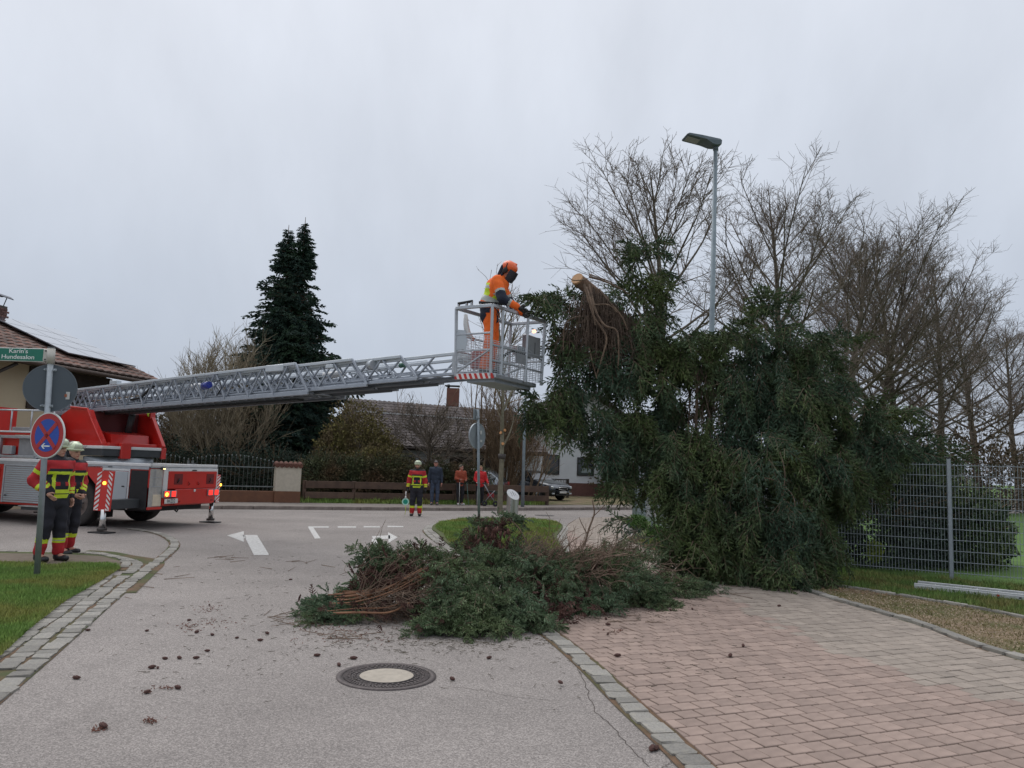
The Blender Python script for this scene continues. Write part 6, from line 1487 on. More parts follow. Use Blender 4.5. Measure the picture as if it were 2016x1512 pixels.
# little dark garden railing beside the car
gr = thing('garden_railing', 'short dark wooden railing between the parked car and the white wall', 'railing', (3.0, 43, 0))
r0 = P(1087, 950, 43.2); r0.z = .13
for k in range(9): MB().box((r0.x + k * .09, r0.y, .62), (.03, .03, .95)).build('baluster', M_DWOOD, gr)
MB().box((r0.x + .36, r0.y, 1.12), (.85, .06, .06)).build('top_rail', M_DWOOD, gr); MB().box((r0.x + .86, r0.y, .64), (.16, .16, 1.05)).build('post', M_DWOOD, gr)

# ---- boundary: wall with railing, pillar, plank fence
fd = Vector((.895, .446, 0)).normalized(); fn = Vector((fd.y, -fd.x, 0))
F0 = P(600, 960, 29.2); F0.z = 0
fence = thing('plank_fence', 'low brown wooden fence of two heavy planks along the pavement', 'fence', F0)
xs = [0, 1.9, 4.0, 6.1, 8.3, 10.5]
for i, x in enumerate(xs):
    c = F0 + fd * x - fn * .09; MB().box((c.x, c.y, .52), (.13, .12, .86), rz=math.atan2(fd.y, fd.x), bev=.01).build('post', M_FWOOD, fence)
for a, c in zip(xs[:-1], xs[1:]):
    for z, h in ((.80, .27), (.40, .24)):
        p = F0 + fd * (a + .01) + fn * .0; q = F0 + fd * (c - .01) + fn * .0; dz = random.uniform(-.012, .012)
        MB().beam(Vector((p.x, p.y, z + dz)), Vector((q.x, q.y, z - dz)), .045, h, bev=.008).build('plank', M_FWOOD, fence)
pil = thing('gate_pillar', 'cream rendered pillar with tiled cap at the end of the plank fence', 'pillar', F0 - fd * .66)
pc_ = F0 - fd * .66; pz = math.atan2(fd.y, fd.x)
MB().box((pc_.x, pc_.y, 1.0), (.92, .42, .95), rz=pz, bev=.01).build('shaft', mat('pale_render', (.55, .50, .41), (.45, .41, .33), rough=.95, ns=9, bump=.5), pil)
MB().box((pc_.x, pc_.y, .32), (.94, .44, .42), rz=pz, bev=.008).build('base', mat('brown_render', (.20, .095, .055), (.14, .07, .045), rough=.95, ns=4, bump=.3), pil)
for k in range(6):
    c = pc_ + fd * (-.43 + k * .17); MB().tube([c - fn * .27 + tZ * 1.47, c + tZ * 1.55, c + fn * .27 + tZ * 1.47], .085, 8).build('cap_tile', mat('cap_tile', (.17, .075, .05), (.11, .05, .04), rough=.85, ns=9), pil)
rail = thing('metal_railing', 'grey spiked metal railing on a brown wall beside the cream pillar', 'railing', F0 - fd * 3)
w1_ = F0 - fd * 1.13; w0_ = F0 - fd * 13.0
MB().beam(Vector((w0_.x, w0_.y, .31)), Vector((w1_.x, w1_.y, .31)), .3, .42, bev=.01).build('base_wall', MATS['brown_render'], rail)
M_RAIL = mat('railing_steel', (.22, .25, .25), (.14, .16, .16), rough=.6, metal=.3, ns=9)
for z in (.68, 1.38): MB().beam(Vector((w0_.x, w0_.y, z)), Vector((w1_.x, w1_.y, z)), .03, .035).build('rail', M_RAIL, rail)
x = 1.22; n_ = 0
while x < 12.8:
    c = F0 - fd * x; ph = ((x - 1.13) % 3.0) / 3.0; top = 1.56 + .20 * math.sin(math.pi * ph)
    MB().tube([(c.x, c.y, .53), (c.x, c.y, top), (c.x, c.y, top + .015), (c.x, c.y, top + .04), (c.x, c.y, top + .06)], [.009, .009, .022, .022, .004], 6).build('bar', M_RAIL, rail)
    x += .145
    if ph > .94: MB().box((c.x, c.y, .9), (.06, .06, 1.3)).build('rail_post', M_RAIL, rail)
lo_ = MB()
# ---- double wire mesh fence on the right
wf = thing('wire_fence', 'galvanised double wire mesh fence with grey posts beside the path', 'fence', (7.58, 13.3, 0))
wp = [Vector((9.80, 12.25, 0)), Vector((7.58, 13.32, 0)), Vector((5.42, 14.5, 0)), Vector((4.62, 16.6, 0)), Vector((4.52, 19.1, 0)), Vector((4.50, 21.6, 0)), Vector((4.48, 24.1, 0)), Vector((4.46, 26.6, 0))]
wp = [Vector((12.02, 11.18, 0))] + wp
for i, p in enumerate(wp):
    b = MB(); b.box((p.x, p.y, 1.06), (.06, .06, 2.1), rz=math.atan2(wp[min(i + 1, len(wp) - 1)].y - wp[max(i - 1, 0)].y, wp[min(i + 1, len(wp) - 1)].x - wp[max(i - 1, 0)].x), bev=.006); po = b.build('post', M_ZINC, wf)
    MB().box((p.x, p.y, 2.12), (.065, .065, .02)).build('post_cap', M_DKG, po)
for a, c in zip(wp[:-1], wp[1:]):
    b = MB(); d = (c - a); L_ = d.length - .07; u = d.normalized(); s0 = a + u * .035; nn = Vector((-u.y, u.x, 0))
    near_ = a.y < 14
    n = int(L_ / .05)
    for k in range(n + 1): q = s0 + u * (L_ * k / n); b.beam(Vector((q.x, q.y, .14)), Vector((q.x, q.y, 2.03)), .0055 if near_ else .006, .0055, up=(1, 0, 0))
    for k in range(11):
        z = .18 + k * .182
        for sg in (-1, 1): p_ = s0 + nn * .007 * sg; q_ = p_ + u * L_; b.beam(Vector((p_.x, p_.y, z)), Vector((q_.x, q_.y, z)), .008, .009)
    b.build('mesh_panel', M_ZINC, wf, kind='stuff')
# ------------------------------------------------------------------ people, built from blended limbs
def sdf_mesh(prims, vox, k=.02, pad=.04):
    """prims: ('c', a, b, ra, rb) rounded cone | ('e', c, (rx,ry,rz), R or None). Surface nets of the smooth union."""
    lo = np.full(3, 1e9); hi = -lo
    for q in prims:
        if q[0] == 'c':
            for p, r_ in ((q[1], q[3]), (q[2], q[4])): lo = np.minimum(lo, np.array(p) - r_); hi = np.maximum(hi, np.array(p) + r_)
        else: lo = np.minimum(lo, np.array(q[1]) - max(q[2])); hi = np.maximum(hi, np.array(q[1]) + max(q[2]))
    lo -= pad; hi += pad; n = np.ceil((hi - lo) / vox).astype(int) + 1
    ax = [lo[i] + np.arange(n[i]) * vox for i in range(3)]
    D = np.full(tuple(n), 1e3, np.float32)
    for q in prims:
        if q[0] == 'c': l_ = np.minimum(np.array(q[1]) - q[3], np.array(q[2]) - q[4]); h_ = np.maximum(np.array(q[1]) + q[3], np.array(q[2]) + q[4])
        else: l_ = np.array(q[1]) - max(q[2]); h_ = np.array(q[1]) + max(q[2])
        m = k * 3 + vox * 3
        i0 = np.maximum(((l_ - m - lo) / vox).astype(int), 0); i1 = np.minimum(((h_ + m - lo) / vox).astype(int) + 2, n)
        X, Y, Z = np.meshgrid(ax[0][i0[0]:i1[0]], ax[1][i0[1]:i1[1]], ax[2][i0[2]:i1[2]], indexing='ij'); Pt = np.stack([X, Y, Z], -1)
        if q[0] == 'c':
            a = np.array(q[1], float); b = np.array(q[2], float); ab = b - a; t = np.clip(((Pt - a) @ ab) / max(ab @ ab, 1e-9), 0, 1)
            d = np.linalg.norm(Pt - a - t[..., None] * ab, axis=-1) - (q[3] + (q[4] - q[3]) * t)
        else:
            V = Pt - np.array(q[1]); 
            if len(q) > 3 and q[3] is not None: V = V @ np.array(q[3])
            r_ = np.array(q[2]); s_ = np.linalg.norm(V / r_, axis=-1); d = (s_ - 1) * r_.min() * np.where(s_ > 1, 1.0, 1.0)
        sub_ = D[i0[0]:i1[0], i0[1]:i1[1], i0[2]:i1[2]]
        h = np.clip(.5 + .5 * (sub_ - d) / k, 0, 1); D[i0[0]:i1[0], i0[1]:i1[1], i0[2]:i1[2]] = sub_ * (1 - h) + d * h - k * h * (1 - h)
    ins = D < 0
    cs = np.stack([ins[i:n[0] - 1 + i, j:n[1] - 1 + j, l:n[2] - 1 + l] for i in (0, 1) for j in (0, 1) for l in (0, 1)], -1)
    act = cs.any(-1) & ~cs.all(-1); I = np.argwhere(act); idx = -np.ones(act.shape, int); idx[act] = np.arange(len(I))
    acc = np.zeros((len(I), 3)); cnt = np.zeros(len(I))
    cr_ = [(i, j, l) for i in (0, 1) for j in (0, 1) for l in (0, 1)]
    for a in range(8):
        for b in range(a + 1, 8):
            A, B = np.array(cr_[a]), np.array(cr_[b])
            if np.abs(A - B).sum() != 1: continue
            da = D[tuple((I + A).T)]; db = D[tuple((I + B).T)]; c_ = (da < 0) != (db < 0); t = np.where(c_, da / np.where(c_, da - db, 1), 0)
            acc[c_] += (A + t[c_, None] * (B - A)); cnt[c_] += 1
    V = lo + (I + acc / cnt[:, None]) * vox; Fs = []
    for axn in range(3):
        o1, o2 = [(1, 2), (2, 0), (0, 1)][axn]
        sl0 = [slice(1, n[i] - 1) for i in range(3)]; sl1 = list(sl0); sl0[axn] = slice(0, n[axn] - 1); sl1[axn] = slice(1, n[axn])
        a = ins[tuple(sl0)]; b = ins[tuple(sl1)]; E = np.argwhere(a != b); st = np.array([1, 1, 1]); st[axn] = 0; E = E + st
        fl = ins[tuple(E.T)]
        e1 = np.zeros(3, int); e1[o1] = 1; e2_ = np.zeros(3, int); e2_[o2] = 1
        q = np.stack([idx[tuple(E.T)], idx[tuple((E - e1).T)], idx[tuple((E - e1 - e2_).T)], idx[tuple((E - e2_).T)]], 1)
        q[~fl] = q[~fl][:, ::-1]; Fs.append(q)
    F = np.concatenate(Fs); F = F[(F >= 0).all(1)]
    return V, F

def hand_prims(curl=.5, side=1, scale=1.0):
    """palm at the origin, fingers along -z, thumb towards +x (forward); side flips y"""
    pr = []; s = scale
    pr.append(('c', (0, 0, 0), (0.004, 0, -.045), .026, .030)); pr.append(('c', (-.018, 0, -.03), (-.026, 0, -.08), .017, .013)); pr.append(('c', (.018, 0, -.03), (.026, 0, -.082), .017, .013))
    for i, (x, ln) in enumerate(((.030, .070), (.010, .078), (-.011, .072), (-.031, .056))):
        p = np.array([x, 0, -.085]); a = .25 * curl
        for j, f in enumerate((.45, .32, .23)):
            a += curl * (.55 if j else .25); q = p + ln * f * np.array([0, -side * math.sin(a), -math.cos(a)]); pr.append(('c', tuple(p), tuple(q), .0095 - .001 * j, .0088 - .001 * j)); p = q
    p = np.array([.026, -side * .004, -.025]); q = p + np.array([.030, -side * .012, -.030]); pr.append(('c', tuple(p), tuple(q), .0125, .011)); pr.append(('c', tuple(q), tuple(q + np.array([.008, -side * .012, -.028])), .0105, .009))
    return [(t, tuple(np.array(a) * s), tuple(np.array(b) * s), c * s, d * s) for t, a, b, c, d in pr]
HANDS = {}
def hand(side, curl):
    k = (side, round(curl, 1))
    if k not in HANDS: HANDS[k] = sdf_mesh(hand_prims(curl, side), .0055, .006, .012)
    return HANDS[k]

M_SKIN = mat('skin', (.52, .29, .21), (.44, .23, .165), rough=.55, ns=20); M_SKINR = mat('skin_reddish', (.50, .24, .18), (.42, .19, .14), rough=.55, ns=20)
M_EYE = mat('eye_shade', (.06, .035, .03), rough=.3); M_LIP = mat('lips', (.38, .12, .10), rough=.5); M_BEARD = mat('beard', (.15, .08, .05), rough=.9)
M_FRED = mat('fire_jacket_red', (.50, .022, .028), (.34, .015, .02), rough=.8, ns=9, bump=.4, bs=14); M_FNAVY = mat('fire_jacket_navy', (.022, .022, .032), (.012, .012, .018), rough=.85, ns=9, bump=.4, bs=14)
M_YEL = mat('reflective_yellow', (.62, .78, .03), (.50, .62, .03), rough=.5, ns=12, emit=None); M_SIL = mat('reflective_silver', (.48, .50, .48), (.36, .38, .36), rough=.45, ns=12)
M_BOOT = mat('black_boot', (.018, .018, .02), (.010, .010, .012), rough=.45, ns=12); M_HELM = mat('pale_helmet', (.66, .76, .52), (.60, .70, .47), rough=.3, coat=.3)
M_GLOVE = mat('black_glove', (.025, .025, .027), rough=.8)

BASEJ = dict(head=(.02, 0, 1.655), neck=(0, 0, 1.52), chest=(0, 0, 1.34), waist=(0, 0, 1.10), pelvis=(0, 0, .96),
             shl=(0, .185, 1.44), ell=(-.02, .25, 1.15), wrl=(.05, .26, .90), shr=(0, -.185, 1.44), elr=(-.02, -.25, 1.15), wrr=(.05, -.26, .90),
             hil=(0, .09, .94), knl=(.02, .11, .51), anl=(-.02, .12, .09), hir=(0, -.09, .94), knr=(.02, -.11, .51), anr=(-.02, -.12, .09), tol=(.15, .14, .035), tor=(.15, -.14, .035))
def seg_t(Pn, a, b):
    a = np.array(a); b = np.array(b); ab = b - a; t = np.clip(((Pn - a) @ ab) / (ab @ ab), 0, 1); return t, np.linalg.norm(Pn - a - t[:, None] * ab, axis=1)
def person(label, loc, rz, J=None, kind='firefighter', scale=1.0, faceyaw=0.0, facepitch=0.0, vox=.016, curls=(.5, .5), col=None, group=None, bulk=1.0, hair=None, beard=False):
    j = dict(BASEJ); j.update(J or {}); A = {k: np.array(v, float) for k, v in j.items()}
    t = lthing('person', label, 'person', loc, rz, group); t.scale = (scale,) * 3
    # --- body: one continuous skin
    cy, sy_ = math.cos(faceyaw), math.sin(faceyaw); cp, sp_ = math.cos(facepitch), math.sin(facepitch)
    Rf = np.array([[cy, -sy_, 0], [sy_, cy, 0], [0, 0, 1]]) @ np.array([[cp, 0, sp_], [0, 1, 0], [-sp_, 0, cp]])   # head frame columns: forward, left, up
    H = A['head']; hp = lambda x, y, z: tuple(H + Rf @ np.array([x, y, z]))
    pr = [('e', hp(-.012, 0, .02), (.098, .078, .108), Rf), ('e', hp(.012, 0, -.045), (.075, .062, .085), Rf), ('c', tuple(A['neck'] - np.array([0, 0, .05])), hp(-.015, 0, -.05), .058, .052),
          ('c', hp(.075, 0, .005), hp(.105, 0, -.025), .012, .016), ('c', hp(.078, -.028, .022), hp(.078, .028, .022), .014, .014), ('e', hp(.075, 0, -.10), (.022, .026, .016), Rf),
          ('e', hp(-.005, .078, -.01), (.018, .010, .032), Rf), ('e', hp(-.005, -.078, -.01), (.018, .010, .032), Rf), ('c', hp(.082, -.018, -.064), hp(.082, .018, -.064), .010, .010)]
    pr += [('e', tuple((A['chest'] + A['neck']) / 2 - np.array([0, 0, .02])), (.085, .16, .10)), ('e', tuple(A['chest']), (.10, .15, .17)), ('c', tuple(A['chest']), tuple(A['waist']), .10, .10), ('c', tuple(A['waist']), tuple(A['pelvis']), .11, .12)]
    for s in 'lr':
        pr += [('c', tuple(A['sh' + s]), tuple(A['el' + s]), .055, .042), ('c', tuple(A['el' + s]), tuple(A['wr' + s]), .042, .028), ('c', tuple(A['hi' + s]), tuple(A['kn' + s]), .085, .058), ('c', tuple(A['kn' + s]), tuple(A['an' + s]), .058, .040), ('c', tuple(A['an' + s]), tuple(A['to' + s]), .042, .034)]
    V, F = sdf_mesh(pr, vox * .85, .018)
    Vs, Fs = [V], [F]; off = len(V); hv = []
    for s, sd_, cu in (('l', 1, curls[0]), ('r', -1, curls[1])):
        hV, hF = hand(sd_, cu); d = A['wr' + s] - A['el' + s]; d /= np.linalg.norm(d); z = -d; x = np.array([1, 0, 0]) - z * z[0]
        if np.linalg.norm(x) < .3: x = np.array([0, 0, 1.]) - z * z[2]
        x /= np.linalg.norm(x); y = np.cross(z, x); Rh = np.stack([x, y, z], 1); Vs.append(hV @ Rh.T + A['wr' + s] + d * .012); Fs.append(hF + off); off += len(hV)
    Vall = np.concatenate(Vs); Fall = np.concatenate(Fs); fc = Vall[Fall].mean(1); mi = np.zeros(len(Fall), int)
    hl = (fc - H) @ Rf
    fr_ = hl[:, 0] > .05
    mi[fr_ & (np.abs(np.abs(hl[:, 1]) - .031) < .016) & (np.abs(hl[:, 2] - .006) < .011)] = 1
    mi[fr_ & (np.abs(hl[:, 1]) < .026) & (np.abs(hl[:, 2] + .065) < .008)] = 2
    if beard: mi[(hl[:, 0] > .0) & (hl[:, 2] < -.052) & (hl[:, 2] > -.13) & ~((np.abs(hl[:, 1]) < .02) & (np.abs(hl[:, 2] + .064) < .008))] = 3
    gloves = kind == 'firefighter_gloves' or kind == 'worker'
    hm = np.zeros(len(Fall), bool); hm[len(F):] = True
    if gloves: mi[hm] = 4
    idx_mesh('body', Vall, Fall, [M_SKIN if kind != 'old' else M_SKINR, M_EYE, M_LIP, M_BEARD, M_GLOVE], t, mi)
    ff = kind.startswith('firefighter')
    # --- jacket
    b_ = bulk * (1.18 if ff else 1.0); hemz = .82 if ff else .86
    hem = A['pelvis'] + (A['pelvis'] - A['waist']) * (.75 if ff else .35)
    jp = [('e', tuple((A['chest'] + A['neck']) / 2 - np.array([0, 0, .01])), (.125 * b_, .21 * b_ ** .5, .105)), ('e', tuple(A['chest']), (.15 * b_, .19 * b_, .19)), ('c', tuple(A['chest'] + (0, .045, 0)), tuple(A['waist'] + (0, .045, 0)), .125 * b_, .125 * b_), ('c', tuple(A['chest'] - (0, .045, 0)), tuple(A['waist'] - (0, .045, 0)), .125 * b_, .125 * b_),
          ('c', tuple(A['waist'] + (0, .05, 0)), tuple(hem + (0, .06, 0)), .125 * b_, .115 * b_), ('c', tuple(A['waist'] - (0, .05, 0)), tuple(hem - (0, .06, 0)), .125 * b_, .115 * b_), ('c', tuple(A['neck'] - (0, 0, .06)), tuple(A['neck'] + (0, 0, .005)), .095, .075)]
    for s in 'lr':
        d = (A['wr' + s] - A['el' + s]); w_ = A['el' + s] + d * .93
        jp += [('c', tuple(A['sh' + s]), tuple(A['el' + s]), .082 * b_ ** .5, .066 * b_ ** .5), ('c', tuple(A['el' + s]), tuple(w_), .066 * b_ ** .5, .046 * b_ ** .5)]
    V, F = sdf_mesh(jp, vox, .03)
    V = V + (np.sin(V[:, [2]] * 46 + V[:, [1]] * 13) * .0035 + np.sin(V[:, [0]] * 37 + V[:, [2]] * 21) * .003) * norm(V * np.array([1, 1, 0]))      # folds
    fc = V[F].mean(1); up_ = (A['neck'] - A['waist']); up_ = up_ / np.linalg.norm(up_); hgt = (fc - A['waist']) @ up_
    arm = {}; 
    for s in 'lr': arm[s] = (seg_t(fc, A['sh' + s], A['el' + s]), seg_t(fc, A['el' + s], A['wr' + s]))
    tors = seg_t(fc, A['neck'], hem)[1] * .62
    isarm = np.zeros(len(fc), bool); mi = np.zeros(len(fc), int); 
    for s in 'lr':
        (t1, d1), (t2, d2) = arm[s]; m1 = (d1 < tors) & (d1 <= d2) & (t1 > .12); m2 = (d2 < tors) & (d2 < d1); isarm |= m1 | m2
        if ff: mi[m1 & (t1 > .42) & (t1 < .60)] = 2; mi[m2 & (t2 > .42) & (t2 < .60)] = 2; mi[m2 & (t2 > .66) & (t2 < .82)] = 2; mi[m2 & (t2 > .84)] = 1
        if ff: mi[m1 & (t1 > .60) & ((fc[:, 0] - A['el' + s][0]) < -.03)] = 1
        if kind == 'worker': mi[m1 & (t1 > .55) & (t1 < .68)] = 3; mi[(m1 & (t1 >= .68)) | (m2 & (t2 < .45))] = 1; mi[m2 & (t2 > .42) & (t2 < .56)] = 3
    T_m = ~isarm
    side_ = fc[:, 1] - np.interp(fc[:, 2], [0, 2], [0, 0])
    if ff:
        mi[T_m & (hgt < .26)] = 1; mi[T_m & (hgt > .38)] = 1
        mi[T_m & (hgt > .17) & (hgt < .215)] = 2; mi[T_m & (hgt > -.10) & (hgt < -.055)] = 2; mi[T_m & (hgt > -.17) & (hgt < -.125)] = 2
        mi[T_m & (hgt > -.055) & (hgt < .17) & (np.abs(np.abs(fc[:, 1]) - .125) < .020)] = 2
        mi[T_m & (hgt > .01) & (hgt < .065) & (np.abs(fc[:, 1]) > .045) & (np.abs(fc[:, 1]) < .11) & (fc[:, 0] > 0)] = 0
        for z_ in (.192, -.0775, -.1475): pass
        mats_ = [M_FRED, M_FNAVY, M_YEL, M_SIL]
    elif kind == 'worker':
        mi[T_m & (hgt < .085) & (hgt > .035)] = 3; mi[T_m & (hgt > .085) & (hgt < .27) & (np.abs(fc[:, 1] + .12) < .065)] = 2; mi[T_m & (hgt > .19) & (hgt < .235)] = 3; mi[T_m & (hgt < -.04)] = 1; mi[T_m & (hgt < .035) & (hgt > -.005)] = 3
        mats_ = [mat('hi_vis_orange', (.95, .17, .015), (.85, .13, .012), rough=.75, ns=8, bump=.4, bs=14), mat('navy_sleeve', (.018, .024, .045), rough=.85), mat('hi_vis_yellow', (.58, .76, .02), rough=.7), M_SIL]
    else: mats_ = [col[0]] * 4
    idx_mesh('jacket', V, F, mats_, t, mi)
    # --- trousers
    tw_ = 1.0 if not ff else 1.2
    tp = [('e', tuple(A['pelvis']), (.125, .165, .13))]
    for s in 'lr':
        low = A['kn' + s] + (A['an' + s] - A['kn' + s]) * (.88 if ff else .93)
        tp += [('c', tuple(A['hi' + s]), tuple(A['kn' + s]), .105 * tw_, .078 * tw_), ('c', tuple(A['kn' + s]), tuple(low), .078 * tw_, .066 * tw_)]
    V, F = sdf_mesh(tp, vox, .03); V = V + (np.sin(V[:, [2]] * 40 + V[:, [1]] * 9) * .004) * np.array([1, .4, 0]); fc = V[F].mean(1); mi = np.zeros(len(fc), int)
    if ff:
        for s in 'lr':
            t2, d2 = seg_t(fc, A['kn' + s], A['an' + s]); t1, d1 = seg_t(fc, A['hi' + s], A['kn' + s]); m2 = (d2 < .13) & (np.sign(fc[:, 1]) == np.sign(A['kn' + s][1])) & (d2 < d1)
            mi[m2 & (t2 > .55)] = 1; mi[m2 & (t2 > .40) & (t2 < .56)] = 2; mi[m2 & (t2 > .475) & (t2 < .49)] = 3
            mi[(np.abs(fc[:, 0] - A['kn' + s][0]) < .022) & (np.abs(fc[:, 1]) > abs(A['kn' + s][1]) + .055) & (t2 < .99) & (d2 < .13) & (np.sign(fc[:, 1]) == np.sign(A['kn' + s][1]))] = 2
        mats_ = [M_FNAVY, M_FRED, M_YEL, M_SIL]
    elif kind == 'worker':
        mi[(fc[:, 2] > A['pelvis'][2] - .02) & (np.abs(fc[:, 1]) > .0) & (fc[:, 0] < .02)] = 1; mats_ = [mats_[0], mats_[1], M_YEL, M_SIL]
    else: mats_ = [col[1]] * 4
    idx_mesh('trousers', V, F, mats_, t, mi)
    # --- boots / shoes
    for s in 'lr':
        an = A['an' + s]; to = A['to' + s]; bp_ = [('c', tuple(an + (0, 0, .06 if ff or kind == 'worker' else -.01)), tuple(an + (0, 0, -.03)), .066 if ff else .05, .06 if ff else .048), ('c', tuple(an + (-.02, 0, -.045)), tuple(to + (0, 0, .01)), .045, .043)]
        V, F = sdf_mesh(bp_, .012, .02); V[:, 2] = np.maximum(V[:, 2], an[2] - .09); idx_mesh('boot' if ff or kind == 'worker' else 'shoe', V, F, M_BOOT if not (col and len(col) > 2) else col[2], t)
    Rm = Matrix([list(r_) for r_ in Rf]).to_4x4(); HM = Matrix.Translation(H.tolist()) @ Rm
    def hb(name, prims, m, vx=.010, k=.008):
        V, F = sdf_mesh(prims, vx, k); V = V @ Rf.T + H; return idx_mesh(name, V, F, m, t)
    if ff:
        hb('helmet', [('e', (-.015, 0, .075), (.135, .115, .092)), ('c', (-.10, -.04, .03), (-.10, .04, .03), .045, .045), ('e', (.07, 0, .045), (.085, .095, .012)), ('e', (-.02, 0, .04), (.142, .12, .03)), ('c', (-.09, 0, .15), (.05, 0, .165), .014, .012)], M_HELM)
        hb('neck_flap', [('e', (-.045, 0, -.03), (.085, .092, .085)), ('c', (-.03, .078, 0), (.03, .06, -.10), .014, .010), ('c', (-.03, -.078, 0), (.03, -.06, -.10), .014, .010)] if False else [('c', (-.085, -.05, -.02), (-.085, .05, -.02), .032, .032), ('c', (-.07, .07, .0), (-.02, .082, -.06), .02, .014), ('c', (-.07, -.07, .0), (-.02, -.082, -.06), .02, .014), ('c', (-.02, .08, -.06), (.055, .02, -.125), .012, .010), ('c', (-.02, -.08, -.06), (.055, -.02, -.125), .012, .010), ('c', (-.085, -.04, -.07), (-.085, .04, -.07), .03, .03)], M_FNAVY)
        b = MB(); vs = []
        for z, rr in ((.05, .125), (.115, .150), (.135, .135)):
            for k_ in range(9): a = -1.1 + 2.2 * k_ / 8; vs.append(HM @ Vector((math.cos(a) * rr + (.035 if z > .06 else .01), math.sin(a) * rr * .85, z)))
        b.add(vs, [(r_ * 9 + k_, r_ * 9 + k_ + 1, r_ * 9 + k_ + 10, r_ * 9 + k_ + 9) for r_ in range(2) for k_ in range(8)], 0, True)
        b.build('visor', mat('visor_clear', (.32, .30, .30), rough=.08, alpha=.45), t, world=False)
    elif kind == 'worker':
        hb('helmet', [('e', (-.015, 0, .07), (.128, .108, .095)), ('e', (.08, 0, .035), (.06, .08, .010)), ('c', (-.08, 0, .15), (.06, 0, .16), .012, .012)], mat('orange_helmet', (.85, .13, .02), (.75, .10, .015), rough=.35, coat=.3))
        hb('ear_defender', [('e', (-.01, .10, -.005), (.042, .026, .05)), ('c', (-.01, .105, .03), (-.03, .11, .10), .010, .010)], M_BLK); hb('ear_defender', [('e', (-.01, -.10, -.005), (.042, .026, .05)), ('c', (-.01, -.105, .03), (-.03, -.11, .10), .010, .010)], M_BLK)
        hb('neck_cape', [('c', (-.10, -.05, .03), (-.085, -.04, -.10), .03, .035), ('c', (-.10, .05, .03), (-.085, .04, -.10), .03, .035), ('c', (-.04, .08, 0), (-.03, .075, -.09), .022, .022), ('c', (-.04, -.08, 0), (-.03, -.075, -.09), .022, .022)], mats_[1])
        b = MB(); vs = []
        for z, rr in ((.05, .13), (-.04, .135), (-.13, .115)):
            for k_ in range(11): a = -1.25 + 2.5 * k_ / 10; vs.append(HM @ Vector((math.cos(a) * rr + .02, math.sin(a) * rr * .88, z)))
        b.add(vs, [(r_ * 11 + k_, r_ * 11 + k_ + 1, r_ * 11 + k_ + 12, r_ * 11 + k_ + 11) for r_ in range(2) for k_ in range(10)], 0, True); b.build('mesh_visor', mat('mesh_visor', (.03, .03, .045), rough=.5), t, world=False)
    elif hair:
        hb('cap' if hair[0] == 'cap' else 'hair', [('e', (-.025, 0, .05), (.102, .088, .092)), ('e', (.09, 0, .065), (.06, .065, .012))] if hair[0] == 'cap' else [('e', (-.028, 0, .038), (.103, .090, .098)), ('c', (-.07, -.03, -.02), (-.07, .03, -.02), .05, .05), ('e', (.045, 0, .10), (.05, .06, .028))], hair[1])
        if hair[0] == 'cap': MB().box(HM @ Vector((.078, 0, .085)), (.012, .05, .028)).build('cap_badge', M_SIL, t, world=False)
    if col and len(col) > 3:
        V, F = sdf_mesh([('c', tuple(A['neck'] + (0.03, -.05, -.02)), tuple(A['neck'] + (0.03, .05, -.02)), .045, .045), ('c', tuple(A['neck'] + (.06, 0, -.03)), tuple(A['chest'] + (.13, 0, .02)), .03, .02)], .012, .015); idx_mesh('scarf', V, F, col[3], t)
    return t, A

# two firefighters by the signpost, looking to the right
pA = G(94, 1110); pA.z = .042
person('nearer firefighter standing behind the leaning signpost, hand on hip, looking right', pA, math.radians(-22),
       dict(ell=(-.06, .27, 1.15), wrl=(.04, .25, .93), elr=(-.13, -.27, 1.17), wrr=(.10, -.20, 1.00), knl=(.03, .11, .5), anl=(.02, .13, .09), tol=(.2, .13, .035), anr=(-.06, -.12, .09), tor=(.12, -.13, .035)), vox=.014, faceyaw=.1, facepitch=.1, curls=(.5, .2), scale=1.03, group='firefighters in red and navy gear')
pB = G(126, 1091); pB.z = .0
person('farther firefighter beside the signpost, hands held low in front, looking right', pB, math.radians(-15),
       dict(elr=(.0, -.25, 1.16), wrr=(.18, -.10, .98), ell=(-.0, .25, 1.16), wrl=(.18, .08, .97), anl=(-.05, .12, .09), tol=(.13, .14, .035), anr=(.06, -.12, .09), tor=(.24, -.14, .035)), vox=.014, faceyaw=-.05, facepitch=.12, curls=(.9, .9), scale=1.03, group='firefighters in red and navy gear')
pC = G(818, 1016)
person('bearded firefighter standing in the road in the centre facing the camera', pC, math.radians(-88), dict(ell=(-.02, .27, 1.15), wrl=(.03, .29, .90), elr=(-.02, -.27, 1.15), wrr=(.03, -.29, .90), anl=(0, .13, .09), anr=(0, -.13, .09), knl=(.02, .12, .51), knr=(.02, -.12, .51)), kind='firefighter_gloves', beard=True, curls=(.8, 1.0), scale=1.0, group='firefighters in red and navy gear')
